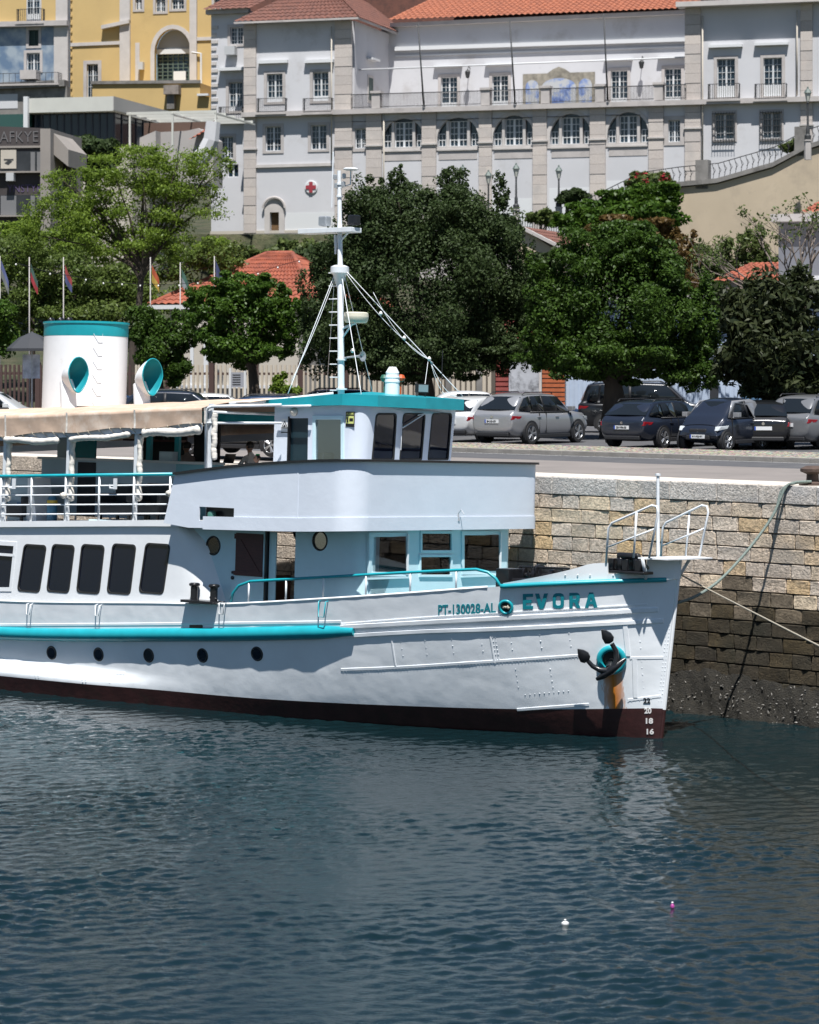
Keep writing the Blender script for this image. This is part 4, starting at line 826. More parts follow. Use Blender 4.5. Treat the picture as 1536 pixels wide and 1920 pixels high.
def cowl(px,py,y,sc_):
    c=BF.at(px,py,y=y); tb=fz0-.1; r=.21*sc_; pts=[]; rs=[]
    cz=c.z-.08; base=Vector((c.x-.26*sc_,y,tb))
    path=[(base,r),(Vector((base.x,y,cz-.42*sc_)),r),(Vector((base.x+.0,y,cz-.26*sc_)),r*1.12)]
    for k in range(6):
        t=k/5; a=R(90*t); path.append((Vector((base.x-.04*sc_*cos(a)+.26*sc_*t,y,cz-.18*sc_+.2*sc_*t)),r*(1.25+.55*t)))
    # simpler: vertical trunk plus a forward facing bell
    g=G(); n=24; g.tube([base,Vector((base.x-.1,y,cz-.36*sc_)),Vector((base.x-.18,y,cz-.1*sc_))],[r,r,r*.8],16)
    P=[]; rings=[]
    RX=.36*sc_; RZ=.44*sc_
    for t in [i/7 for i in range(8)]:
        ang=R(100-100*t); k=.30+.70*sin(R(90*t))**.8
        for j in range(n):
            a=2*PI*j/n; q=-.10*sc_*(sin(a)<0)*abs(sin(a))
            yy=RX*k*cos(a)*(1-.28*max(0,-sin(a))); zz=RZ*k*sin(a)*(1.12 if sin(a)<0 else 1)
            P.append((c.x-.52*sc_*(1-t)**1.1+.0,y+yy,c.z-.1*sc_*(1-t)+zz))
    f=[(i*n+j,(i+1)*n+j,(i+1)*n+(j+1)%n,i*n+(j+1)%n) for i in range(7) for j in range(n)]; f.append(tuple(range(n)))
    o=g.add(P,f).obj('cowl_vent',WHITE,boat,smooth=True)
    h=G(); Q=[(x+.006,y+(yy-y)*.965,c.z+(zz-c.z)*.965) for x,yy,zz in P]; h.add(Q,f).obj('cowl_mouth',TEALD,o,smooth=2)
    G().tube([(c.x+.004,y+(p[1]-y)*1.0,p[2]) for p in P[7*n:]],.014,6,closed=True).obj('cowl_rim',TEAL,o,smooth=2)
cowl(147,701,-1.45,.93); cowl(286,705,-1.0,.95)
# ------------------------------------------------------------------ awning over the upper deck
def zlow(x): return itp([(-27,5.45),(-17.1,5.93),(-10.35,6.32)],x)+.028*cos((x+13.2)*2*PI/2.42)
def zup(x): return itp([(-27,6.05),(-17.2,6.41),(-10.4,6.70)],x)-.012*cos((x+13.2)*2*PI/2.42)
def aw(x,v):
    if v<=1: z=zlow(x)+(zup(x)-zlow(x))*v; y=-3.16+.012*sin(v*3.1)+.010*sin(x*7+v*4)*(1-v)-.02*v; return (x,y,z)
    t=(v-1); y=-3.16+t*3.16; return (x,y,zup(x)+.30*sin(t*PI/2)+.015*sin(x*4)*t*(1-t)*4)
xa=[-27+16.6*i/140 for i in range(141)]; va=[0,.2,.4,.6,.8,.95,1.05,1.2,1.4,1.6,1.8,2]
g=G(); g.grid(aw,xa,va); g.grid(lambda x,v:(aw(x,v)[0],-aw(x,v)[1],aw(x,v)[2]),xa,va); g.grid(lambda x,v:(x,(v*2-1)*2.5,zup(x)+.30-.18*abs(v*2-1)**2),[-10.4,-10.1,-9.8,-9.55],[i/8 for i in range(9)]); g.obj('awning',CANVAS,boat,smooth=2)
for px in (10,125,252,384):
    x=BF.at(px,800,y=-3.17).x; G().add([(x+dx,aw(x,v)[1]-.008,aw(x,v)[2]) for v in (0,.25,.5,.75,1) for dx in (-.03,.03)],[(2*i,2*i+1,2*i+3,2*i+2) for i in range(4)]).obj('awning_seam',CANVW,boat)
    for k in range(6): xx=x-1.9+k*.35; G().tube([(xx,-3.15,zlow(xx)+.03),(xx+.05,-3.17,zlow(xx)-.02),(xx+.1,-3.07,zlow(xx)-.10)],.009,5).obj('awning_lashing',ROPEM,boat)
g=G()
for sd in (-1,1): g.box(-27,-10.5,sd*3.05-.02,sd*3.05+.02,-.16,.02,Matrix.Identity(4))
g.v=[(x,y,z+zlow(x) if x>-20 else z+zlow(-27)) for x,y,z in g.v]; g.obj('awning_beam',GREYP,boat)
def roll(a,b,r,seed):
    rr=random.Random(seed); n=34; A=BF.at(*a,y=-3.1); B_=BF.at(*b,y=-3.1)
    return G().tube([A.lerp(B_,i/n)+Vector((0,0,rr.uniform(-.004,.004)+.02*sin(i*.22))) for i in range(n+1)],[r*(.5 if i in (0,n) else rr.uniform(.86,1.06)*(1+.05*sin(i*.35+seed))) for i in range(n+1)],9).obj('rolled_curtain',CANVW,boat,smooth=2)
roll((8,825),(110,827),.09,1); roll((130,825),(245,815),.075,2); roll((268,812),(376,807),.105,3)
for px,yt in ((6,822),(125,815),(252,808),(391,765)):
    a=BF.at(px,yt,y=-3.08); b=BF.at(px+1,960,y=-3.08); G().box(a.x-.05,a.x+.05,-3.02,-2.96,zd(b.x),a.z+.1).obj('awning_post',WPIPE,boat)
    rr=random.Random(px); n=40; zlo_=(BF.at(px,940,y=-3.1).z if px<300 else BF.at(px,862,y=-3.1).z)
    G().tube([(a.x+.12+rr.uniform(-.006,.006)+.015*sin(i*.5),-2.99,zlo_+(a.z-.1-zlo_)*i/n) for i in range(n+1)],[.02]+[.066+rr.uniform(-.006,.006)+.006*sin(_*.4) for _ in range(n)],7).obj('rolled_curtain',CANVW,boat,smooth=2)
# white pipe frame between awning and wheelhouse
P1=BF.at(386,880,y=-3.08); P2=BF.at(387,772,y=-3.08); P3=BF.at(398,762,y=-3.08); P4=BF.at(528,759,y=-2.3)
G().tube([P1,P2,P2.lerp(P3,.5)+Vector((-.03,0,.03)),P3,P4],.035,8).obj('awning_frame',WPIPE,boat,smooth=2)
G().tube([BF.at(388,793,y=-3.08),BF.at(528,793,y=-2.0)],.028,8).obj('awning_frame',WPIPE,boat,smooth=2)
G().tube([BF.at(520,762,y=-1.95),BF.at(583,761,y=-1.95)],.028,8).obj('awning_frame',WPIPE,boat,smooth=2)
G().tube([BF.at(430,757,y=-2.6),BF.at(520,750,y=-1.6),BF.at(625,738,y=-.6)],.04,8).obj('awning_frame',WPIPE,boat,smooth=2)
G().tube([P2,(P2.x,3.08,P2.z)],.03,8).obj('awning_frame',WPIPE,boat,smooth=2)
# ------------------------------------------------------------------ bar and seats on the upper deck
def bx_(name,x0,x1,y0,y1,z0,z1,m,par=boat,bevel=0): return G().box(min(x0,x1),max(x0,x1),y0,y1,z0,z1).obj(name,m,par,bevel=bevel)
X=lambda px,y=-1.:BF.at(px,880,y=y).x
zc=BF.at(250,862,y=-1.).z; zdk=zd(-14)
bar=bx_('bar_counter',X(78),X(330),-1.0,-.5,zdk,zc-.06,GREYBL); bx_('bar_top',X(76),X(392),-1.12,-.45,zc-.06,zc,mat('bar top grey',(.42,.45,.46),.4),bar)
bx_('bar_side',X(330),X(392),-1.0,-.5,zdk,zc-.06,mat('teal panel',(.16,.36,.42),.5),bar); bx_('bar_doorway',X(147),X(180),-1.02,-1.0,zdk,zc-.1,DARK,bar)
ztop=zup(-14)-.05
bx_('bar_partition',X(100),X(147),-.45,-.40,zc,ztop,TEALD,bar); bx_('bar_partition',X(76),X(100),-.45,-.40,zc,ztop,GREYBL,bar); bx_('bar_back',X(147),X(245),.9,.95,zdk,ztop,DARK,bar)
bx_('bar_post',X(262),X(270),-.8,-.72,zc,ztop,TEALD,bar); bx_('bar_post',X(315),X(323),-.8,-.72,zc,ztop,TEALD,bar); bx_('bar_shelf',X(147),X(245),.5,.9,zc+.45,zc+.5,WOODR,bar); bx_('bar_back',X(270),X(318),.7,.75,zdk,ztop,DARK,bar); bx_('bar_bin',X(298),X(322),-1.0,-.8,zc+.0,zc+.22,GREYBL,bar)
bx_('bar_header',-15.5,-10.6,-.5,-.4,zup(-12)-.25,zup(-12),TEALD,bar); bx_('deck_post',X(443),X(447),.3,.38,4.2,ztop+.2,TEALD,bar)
rr=random.Random(5)
for k in range(9):
    x=X(160+k*9); h=rr.uniform(.12,.28); G().lathe([(.04,0),(.04,h*.6),(.015,h*.75),(.015,h),(0,h)],8,Matrix.Translation((x,.7,zc+.5))).obj('bar_bottle',mat('bottle glass',(.03,.05,.03),.15),bar,smooth=True)
for px in (8,): pass
CHR=mat('dark woven seat',(.025,.027,.03),.7,var=.3,vs=20)
def lounge(px,y,w,label):
    x=BF.at(px,930,y=y).x; z=zd(x); m=BF.m@Matrix.Translation((x,y,z)); t=empty('lounge_chair',m,label,'chair','dark chairs on the upper deck')
    G().box(-w,w,-.35,.35,.12,.42).obj('seat',CHR,t,bevel=.04); G().box(-w,w,.25,.38,.4,.85).obj('backrest',CHR,t,bevel=.04)
    for s in (-1,1): G().box(s*w-.06,s*w+.06,-.35,.35,.4,.62).obj('armrest',CHR,t,bevel=.03)
    for sx in (-1,1):
        for sy in (-1,1): G().box(sx*(w-.08)-.03,sx*(w-.08)+.03,sy*.28-.03,sy*.28+.03,0,.12).obj('leg',BLACK,t)
lounge(30,-2.0,.6,'dark seat at the left end of the upper deck beside the white lectern-like cabinet'); lounge(232,-2.1,.55,'dark seat behind the rail below the bar, left one of two near the bulwark'); lounge(288,-2.1,.5,'dark seat behind the rail next to the slanted bulwark edge')
x=BF.at(58,920,y=-1.9).x; t=empty('deck_cabinet',BF.m@Matrix.Translation((x,-1.9,zd(x))),'white cabinet with sloping lid standing behind the deck rail','cabinet')
G().box(-.5,.2,-.3,.3,0,1.05).obj('cabinet_body',GREYBL,t); G().prism([(.2,0),(.55,0),(.35,1.05),(.2,1.05)],lambda a,b,d:(a,-.3+d,b),.6).obj('sloping_side',WHITE,t); G().box(-.15,.0,-.31,-.30,.35,.45).obj('cabinet_label',mat('blue label',(.05,.2,.4),.5),t)
x=BF.at(98,945,y=-2.2).x; t=empty('gas_cylinder',BF.m@Matrix.Translation((x,-2.2,zd(x))),'blue cylinder with yellow band behind the deck rail','cylinder'); G().lathe([(0,0),(.13,0),(.13,.5),(.08,.6),(0,.62)],14).obj('cylinder_body',mat('cylinder blue',(.05,.16,.26),.4),t,smooth=True); G().lathe([(.132,.42),(.132,.5)],14).obj('cylinder_band',mat('cylinder yellow',(.45,.32,.04),.5),t)
# ------------------------------------------------------------------ people
def person(px,py,y,sc_,label,shirt,lean,turn,arm,child=False):
    hd=BF.at(px,py,y=y); x=hd.x; top=hd.z; hh=.225*sc_
    m=BF.m@Matrix.Translation((x,y,0))@Matrix.Rotation(R(turn),4,'Z')
    t=empty('person',m,label,'person'); sh=top-.36*sc_; hip=sh-.50*sc_
    g=G(); ln=lambda z:Vector((lean*(sh-z),0,z))
    V=[ln(hip),ln(hip+.15),ln(sh-.1),ln(sh),Vector((.02,0,top-.24*sc_))]
    import bmesh as _b
    verts=[(-lean*.0+lean*(hip-sh)*-1*-1,0,hip)]
    def sk(name,vs_,es,rs,mm,par,root=0):
        me=bpy.data.meshes.new(name); me.from_pydata([tuple(v) for v in vs_],es,[]); o=bpy.data.objects.new(name,me); col.objects.link(o); o.parent=par; me.materials.append(mm)
        s_=o.modifiers.new('skin','SKIN'); sub=o.modifiers.new('sub','SUBSURF'); sub.levels=2; sub.render_levels=2
        for i,r in enumerate(rs): me.skin_vertices[0].data[i].radius=(r if isinstance(r,tuple) else (r,r))
        me.skin_vertices[0].data[root].use_root=True; s_.use_smooth_shade=True; return o
    b0=-lean*.5; S=Vector
    vs_=[S((b0,0,hip)),S((b0*.6,0,hip+.22*sc_)),S((0,0,sh-.05)),S((0,.0,sh+.04)),S((.02,0,sh+.12*sc_))]; es=[(0,1),(1,2),(2,3),(3,4)]; rs=[(.15*sc_,.13*sc_),(.13*sc_,.14*sc_),(.12*sc_,.16*sc_),(.075*sc_,.09*sc_),(.055*sc_,.055*sc_)]
    for sd in (-1,1):
        k=len(vs_); e=S((arm[0]*.5*sc_,sd*.24*sc_,sh-.26*sc_)); w_=S((arm[0]*sc_,sd*.17*sc_,sh-.26*sc_+arm[1]*sc_)); vs_+= [S((0,sd*.17*sc_,sh-.03)),e,w_,w_+S((.08*sc_,-sd*.02,0))]; es+=[(2,k),(k,k+1),(k+1,k+2),(k+2,k+3)]; rs+=[.062*sc_,.048*sc_,.033*sc_,.03*sc_]
        k=len(vs_); kn=S((b0+.42*sc_,sd*.13*sc_,hip+.02)); an=S((b0+.40*sc_,sd*.13*sc_,hip-.42*sc_)); vs_+=[S((b0+.05,sd*.1*sc_,hip-.02)),kn,an,an+S((.16*sc_,0,-.02))]; es+=[(0,k),(k,k+1),(k+1,k+2),(k+2,k+3)]; rs+=[.085*sc_,.065*sc_,.042*sc_,.035*sc_]
    sk('clothed_body',vs_,es,rs,shirt,t)
    # head with nose, ears, eyes; hair cap
    hc=S((.04,0,top-hh*.52)); g=G(); n=14
    P=[];prof=[(-.5,.30),(-.42,.55),(-.25,.74),(0,.80),(.2,.80),(.36,.66),(.46,.40),(.5,.05)]
    for z,r in prof:
        for k in range(n):
            a=2*PI*k/n; dx=cos(a)*r*.50*1.12+(.05 if z<-.2 else 0)+(.16*max(0,1-abs(a if a<PI else a-2*PI)*4)*max(0,1-abs(z+.05)*5)); P.append(hc+S((dx*hh,sin(a)*r*.47*hh,z*hh)))
    f=[(i*n+k,i*n+(k+1)%n,(i+1)*n+(k+1)%n,(i+1)*n+k) for i in range(len(prof)-1) for k in range(n)]+[tuple(range(n))[::-1],tuple((len(prof)-1)*n+k for k in range(n))]
    g.add(P,f); 
    for sd in (-1,1): g.lathe([(0,-.02),(.02,-.01),(.022,.01),(0,.02)],8,Matrix.Translation(hc+S((-.01,sd*.095*sc_,-.01)))@Matrix.Rotation(R(90),4,'X'))
    g.tube([hc+S((.01,0,-hh*.4)),S((.02,0,sh+.05))],.055*sc_,8)
    h=g.obj('head',SKIN,t,smooth=True)
    g=G(); P=[]
    for z,r in [(-.18,.80),(0,.88),(.2,.90),(.36,.78),(.48,.5),(.56,.08)]:
        for k in range(n):
            a=2*PI*k/n; fr=max(0,cos(a)); rr_=r*(1-.30*fr*(z<.25)); P.append(hc+S((cos(a)*rr_*.54*hh-.012,sin(a)*r*.51*hh,z*hh)))
    g.add(P,[(i*n+k,i*n+(k+1)%n,(i+1)*n+(k+1)%n,(i+1)*n+k) for i in range(5) for k in range(n)]+[tuple(5*n+k for k in range(n))]).obj('hair',HAIR,t,smooth=2)
    for sd in (-1,1): G().lathe([(0,-.012),(.012,0),(0,.012)],6,Matrix.Translation(hc+S((.098*sc_,sd*.036*sc_,.008)))).obj('eye',BLACK,h)
    return t,hc,hh
person(352,828,.4,1.02,'person in a grey brown shirt leaning on the bar beneath the awning',SHIRTB,.25,165,(.34,.02))
person(471,828,.9,1.0,'person in a pale shirt sitting at a dark laptop on the upper deck',SHIRTW,.15,175,(.36,.02))
t,hc,hh=person(485,853,-1.0,.72,'child with a green hair tie looking over the bulwark beside the wheelhouse',SHIRTB,.1,-110,(.2,-.05),True)
G().lathe([(0,-.02),(.05,-.015),(.05,.015),(0,.02)],10,Matrix.Translation(hc+Vector((-.02,0,hh*.55)))).obj('hair_tie',mat('green hair tie',(.02,.25,.08),.6),t)
x=BF.at(440,868,y=.9); t=empty('laptop',BF.m@Matrix.Translation(x),'dark open laptop on a table in front of the person in the pale shirt','laptop'); G().box(-.22,.12,-.18,.18,-.015,0).obj('keyboard_base',BLACK,t); G().box(-.23,.0,-.18,.18,0,.02,Matrix.Translation((-.22,0,0))@Matrix.Rotation(R(-70+180),4,'Y')).obj('screen',BLACK,t)
x=BF.at(445,872,y=.9); t=empty('deck_table',BF.m@Matrix.Translation((x.x,.9,zd(x.x))),'dark table on the upper deck beneath the laptop','table'); h=x.z-.03-zd(x.x); G().box(-.7,.5,-.4,.4,h-.05,h).obj('table_top',WOODR,t)
for sx in (-.6,.4):
    for sy in (-.3,.3): G().box(sx-.03,sx+.03,sy-.03,sy+.03,0,h-.05).obj('leg',BLACK,t)
# ================================================================== the town on the slope
PLAST=mat('white plaster',(.53,.53,.55),.9,var=.07,vs=.22,dirt=(.40,.385,.38),ds=.30,dk=.56,bump=.1,bs=4)
PLASTC=mat('cream plaster',(.46,.42,.36),.9,var=.08,vs=.3,dirt=(.40,.36,.30),ds=.4,dk=.58)
SURR=mat('limestone trim',(.43,.40,.385),.9,var=.14,vs=.9,dirt=(.28,.26,.25),ds=.6,dk=.58,bump=.2,bs=6)
SURL=mat('pale limestone',(.49,.46,.44),.9,var=.10,vs=1.2,dirt=(.36,.33,.31),ds=.6,dk=.6)
DSTONE=mat('dark weathered stone',(.20,.19,.18),.9,var=.25,vs=1,dirt=(.10,.095,.09),ds=.8,dk=.5)
IRON=mat('dark wrought iron',(.03,.032,.034),.6)
WFRAME=mat('white window paint',(.62,.63,.64),.5)
WGLASS=mat('window glass',(.018,.034,.05),.06,spec=.6,var=.5,vs=.8)
SHUT=mat('dark green shutter',(.02,.05,.045),.6)
def tilemat(name,c1,c2,s=4.2,coord='UV'):
    m=mat(name,c1,.85); t=m.node_tree; N=t.nodes; L=t.links; p=N['Principled BSDF']; tc=N.new('ShaderNodeTexCoord')
    n=N.new('ShaderNodeTexNoise'); n.inputs['Scale'].default_value=2.2; n.inputs['Detail'].default_value=8; n.inputs['Roughness'].default_value=.75; L.new(tc.outputs['Object'],n.inputs['Vector'])
    r=N.new('ShaderNodeValToRGB'); r.color_ramp.elements[0].position=.35; r.color_ramp.elements[0].color=(*c2,1); r.color_ramp.elements[1].position=.62; r.color_ramp.elements[1].color=(*c1,1); L.new(n.outputs[0],r.inputs[0]); L.new(r.outputs[0],p.inputs['Base Color']); return m
TILE=tilemat('orange roof tile',(.34,.115,.060),(.20,.070,.042)); TILEB=tilemat('brown roof tile',(.17,.070,.050),(.09,.042,.034)); TILER=tilemat('red roof tile',(.34,.095,.050),(.17,.052,.035))
def tiled(c00,c10,c01,c11,m,parent,name='roof_tiles',pitch=.30,amp=.06,course=.42):
    """barrel tiles on a roof plane: c00-c10 eave, c01-c11 top; rows run up the slope, each course steps"""
    c00,c10,c01,c11=[Vector(c) for c in (c00,c10,c01,c11)]; w=(c10-c00).length; h=((c01+c11)/2-(c00+c10)/2).length
    nu=max(4,int(w/pitch))*4; nv=max(2,int(h/course)); nn=(c10-c00).cross(c01-c00).normalized()
    if nn.z<0: nn=-nn
    P=[];F_=[]; vs_=[]
    for j in range(nv): vs_+=[(j/nv,.05),((j+.97)/nv,.0)]
    for i in range(nu+1):
        s=i/nu
        for v,st in vs_:
            p=(c00.lerp(c10,s)).lerp(c01.lerp(c11,s),v); P.append(p+nn*(amp*(.5+.5*cos(2*PI*i/4))**.7+st))
    k=len(vs_)
    for i in range(nu):
        for j in range(k-1): F_.append((i*k+j,(i+1)*k+j,(i+1)*k+j+1,i*k+j+1))
    g=G(); g.add(P,F_); return g.obj(name,m,parent,fix=False,kind='stuff',label='rows of '+m.name+'s')
class Face:      # a wall plane of a building in its frame, measured through pixels
    def __init__(s,fr,root,y=0): s.fr=fr; s.root=root; s.y=y; s.holes=[]
    def p(s,px,py): q=s.fr.at(px,py,y=s.y); return q.x,q.z
    def q(s,x0,x1,y0,y1):
        a=s.p(x0,(y0+y1)/2); b=s.p(x1,(y0+y1)/2); xm=(x0+x1)/2; return a[0],b[0],s.p(xm,y1)[1],s.p(xm,y0)[1]
    def poly(s,L): return [s.p(*a) for a in L]
    def wall(s,L,m,name='wall',th=.5):
        return G().panel(s.poly(L),s.holes,lambda a,b,d:(a,s.y+d,b),th).obj(name,m,s.root)
    def box(s,x0,x1,y0,y1,d0,d1,m,name,par=None,bevel=0):
        a,b,c,d=s.q(x0,x1,y0,y1); return G().box(a,b,s.y+d0,s.y+d1,c,d).obj(name,m,par or s.root,bevel=bevel)
    def band(s,pa,pb,h,pr,m,name):     # a sloping-in-picture string course between two pixels
        a=s.p(*pa); b=s.p(*pb); return G().prism([(a[0],a[1]-h/2),(b[0],b[1]-h/2),(b[0],b[1]+h/2),(a[0],a[1]+h/2)],lambda u,v,d:(u,s.y-pr+d,v),pr+.02).obj(name,m,s.root)
    def window(s,x0,x1,y0,y1,nx=2,nz=4,surround=SURR,sw=.22,leaf=2,panel=0,rec=.22,bars=False,frame=WFRAME,glass=WGLASS):
        a,b,c,d=s.q(x0,x1,y0,y1); s.holes.append(rect(a,b,c,d)); y=s.y+rec; fw=.055
        g=G()
        for x in (a,b-fw): g.box(x,x+fw,y-.05,y+.03,c,d)
        for z in (c,d-fw): g.box(a+fw,b-fw,y-.05,y+.03,z,z+fw)
        if leaf==2: g.box((a+b)/2-.06,(a+b)/2+.06,y-.06,y+.03,c+fw,d-fw)
        if panel: g.box(a+fw,b-fw,y-.045,y+.03,c+fw,c+(d-c)*panel)
        n=nx*leaf
        for i in range(1,n):
            if leaf==2 and i*2==n: continue
            x=a+fw+(b-a-2*fw)*i/n; g.box(x-.014,x+.014,y-.035,y+.02,c+fw,d-fw)
        for j in range(1,nz): z=c+(d-c)*(panel+(1-panel)*j/nz); g.box(a+fw,b-fw,y-.035,y+.02,z-.014,z+.014)
        o=g.obj('window',frame,s.root); G().box(a,b,y+.025,y+.04,c,d).obj('pane',glass,o)
        if surround: G().panel(rect(a-sw,b+sw,c-sw*.8,d+sw),[rect(a,b,c,d)],lambda u,v,e:(u,s.y-.05+e,v),.06).obj('window_surround',surround,o)
        if bars:
            g=G()
            for i in range(9): x=a-.12+(b-a+.24)*i/8; g.box(x-.018,x+.018,s.y-.30,s.y-.27,c-.5,d+.1)
            for j in range(5): z=c-.1+(d-c+.1)*j/4; g.box(a-.12,b+.12,s.y-.31,s.y-.26,z-.018,z+.018)
            g.obj('window_grille',IRON,o)
        return o
    def balcony(s,x0,x1,y0,y1,pr=.55):
        a,b,c,d=s.q(x0,x1,y0,y1); g=G(); n=14
        for i in range(n+1): x=a+(b-a)*i/n; g.box(x-.015,x+.015,s.y-pr,s.y-pr+.03,c,d)
        for z in (c+.06,d-.03): g.box(a,b,s.y-pr-.01,s.y-pr+.04,z,z+.04)
        for x in (a,b-.03):
            g.box(x,x+.03,s.y-pr,s.y,d-.04,d)
            for k in range(1,4): g.box(x,x+.03,s.y-pr+pr*k/4,s.y-pr+pr*k/4+.03,c,d)
        o=g.obj('balcony_railing',IRON,s.root); G().box(a-.1,b+.1,s.y-pr-.1,s.y,c-.14,c).obj('balcony_slab',SURR,o)
    def hood(s,x0,x1,y0,y1,pr=.32): return s.box(x0,x1,y0,y1,-pr,.0,WFRAME,'window_hood')
# ------------------------------------------------------------------ the white palace
PF=Fr((0,195,0),-17)
pal=frame_obj(PF,'palace','long white palace with stone pilasters, arched windows and orange tiled roof on the hill','palace')
f0=Face(PF,pal,0.)
# windows of the left pavilion, arcade and right pavilion (front plane)
for a in ((500.5,530,138,191),(586.7,616.3,135,189)): f0.window(*a,nx=2,nz=4,panel=.18); f0.balcony(a[0]-14,a[1]+9,185,212)
f0.window(498,527,237,283); f0.window(583,612.5,234.5,280); f0.window(666,687,241,278,sw=.3)
for a in ((1344.7,1378.5,110,182),(1432,1466.5,108,180)): f0.window(*a,nx=2,nz=4,panel=.3); f0.balcony(a[0]-14,a[1]+10,158,187)
f0.window(1341,1376.5,213,261,bars=True,nx=2); f0.window(1430,1464,211,259,bars=True,nx=2); f0.window(1253.5,1275.7,225,266,sw=.3)
for c_,yb_,yt in ((756.5,276,222),(859,274,220),(963.5,272,216),(1070.5,270,213),(1178,267,210)):
    a,b,c,d=f0.q(c_-39,c_+39,yt,yb_); m_=(a+b)/2; hw=(b-a)/2; zs0=c+.55; ar=[(a,c),(b,c)]+[(m_+hw*cos(R(t)),zs0+(d-zs0)*sin(R(t))) for t in range(0,181,15)]
    f0.holes.append(ar); y=.3
    o=G().prism(ar,lambda u,v,e:(u,y+e,v),.03).obj('arch_window',WGLASS,pal)
    G().panel(grow(ar,.28),[ar],lambda u,v,e:(u,-.06+e,v),.07).obj('arch_surround',SURL,o)
    for sx in (-1,1): x=m_+sx*hw*.50; G().box(x-.10,x+.10,.0,y,c,zs0+(d-zs0)*.86).obj('stone_mullion',SURL,o)
    x0=m_-hw*.44; x1=m_+hw*.44; g=G()
    for x in (x0,x1-.09,m_-.08,m_-.0): g.box(x,x+.08,y-.07,y,c,d-.25)
    for i in (.25,.75): x=x0+(x1-x0)*i; g.box(x-.02,x+.02,y-.06,y,c,d-.3)
    for j in range(5): z=c+(d-.3-c)*j/4; g.box(x0,x1,y-.065,y,z,z+.05)
    for sx in (-1,1):
        xa=m_+sx*hw*.62; xb=m_+sx*hw*.97; xa,xb=min(xa,xb),max(xa,xb)
        for x in (xa,xb-.05,(xa+xb)/2-.02): g.box(x,x+.05,y-.07,y,c,c+.95)
        for z in (c,c+.45,c+.9): g.box(xa,xb,y-.07,y,z,z+.05)
    g.obj('casement',WFRAME,o)
dx0,dx1,dz0,dz1=f0.q(507,524,398,441)
f0.holes.append(rect(dx0,dx1,dz0-.3,dz1))
f0.wall([(458,445),(1620,425),(1620,-12),(1288,6),(1288,192),(655,212),(655,36),(458,44)],PLAST,'wall')
G().box(dx0,dx1,.25,.3,dz0-.3,dz1).obj('door',mat('brown wooden door',(.14,.08,.035),.6,var=.2,vs=4),pal)
ar=[(dx0-.42,dz0-.2),(dx1+.42,dz0-.2)]+[((dx0+dx1)/2+(.42+(dx1-dx0)/2)*cos(R(t)),dz1+.25+.75*sin(R(t))) for t in range(0,181,15)]
o=G().panel(ar,[rect(dx0,dx1,dz0-.1,dz1)],lambda u,v,e:(u,-.12+e,v),.14).obj('door_surround',SURL,pal)
G().tube([((dx0+dx1)/2+(.5+(dx1-dx0)/2)*cos(R(t)),-.2,dz1+.3+.8*sin(R(t))) for t in range(0,181,15)],.10,6).obj('door_arch',SURR,o)
# pilasters, bands
PILS=stonemat('pilaster limestone',[(0,(.50,.465,.44)),(.35,(.45,.42,.405)),(.6,(.53,.49,.46)),(.8,(.43,.40,.385)),(1,(.49,.45,.425))],dark=(.40,.37,.35),bs=8,bst=.3,bd=.02,lo=.82)
for x0,x1,y0,y1 in ((458.5,481,40,437),(629,661,38,437),(687.5,716.5,210,437),(792,818.5,206,437),(899,923,204,437),(1000,1026,200,437),(1107,1136,197,437),(1217,1244.5,194,437),(1285,1314.5,10,430),(1502,1524,2,430)):
    a,b,c,d=f0.q(x0,x1,y0,y1); n=max(4,round((d-c)/.68))
    for k in range(n): G().box(a,b,-.18+.012*((k*7)%3),.0,c+(d-c)*k/n+.008,c+(d-c)*(k+1)/n-.008).obj('pilaster_stone',PILS,pal)
    f0.box(x0-2,x1+2,(278 if y0>100 or x0<650 else 262)-(x0-458)*.028,(281 if y0>100 or x0<650 else 265)-(x0-458)*.028,-.26,.0,SURL,'pilaster_capital')
f0.band((457,216),(1536,186),.35,.55,SURR,'terrace_ledge'); f0.band((1536,186),(1620,183),.35,.55,SURR,'terrace_ledge')
f0.band((481,312),(627,308),.22,.15,SURL,'string_course'); f0.box(395,640,432,441,-.1,.0,PLASTC,'plinth')
for c_,yb_ in ((756.5,281),(859,279),(963.5,277),(1070.5,275),(1178,272)): f0.box(c_-37,c_+37,yb_,yb_+3,-.12,.0,SURL,'window_sill'); f0.box(c_-36,c_+36,yb_+4,yb_+20,-.03,.0,SURR,'stone_apron')
f0.hood(486,541,113,119); f0.hood(573,627,112,118); f0.hood(1330,1393,84,89); f0.hood(1416,1479,80,85)
# newer paint low on the wall, drain pipes, cables
for x0,x1,y0,y1 in ((535,627,398,432),(1030,1105,352,420),(1138,1215,338,420),(925,998,372,425),(820,896,380,430)): f0.box(x0,x1,y0,y1,-.012,0,WFRAME,'repainted_patch')
for px,y0,y1 in ((624,50,300),(1319,30,330),(722,215,430),(1496,20,180)): a=f0.p(px,y0); b=f0.p(px,y1); G().tube([(a[0],-.28,a[1]),(b[0],-.28,b[1])],.055,6).obj('drain_pipe',PLASTC,pal,smooth=2)
G().tube([(f0.p(661,228)[0]+i*2.4,-.12,f0.p(661+i*60,228-i*1.5)[1]-.05*(i%2)) for i in range(10)],.025,5).obj('wall_cable',IRON,pal)
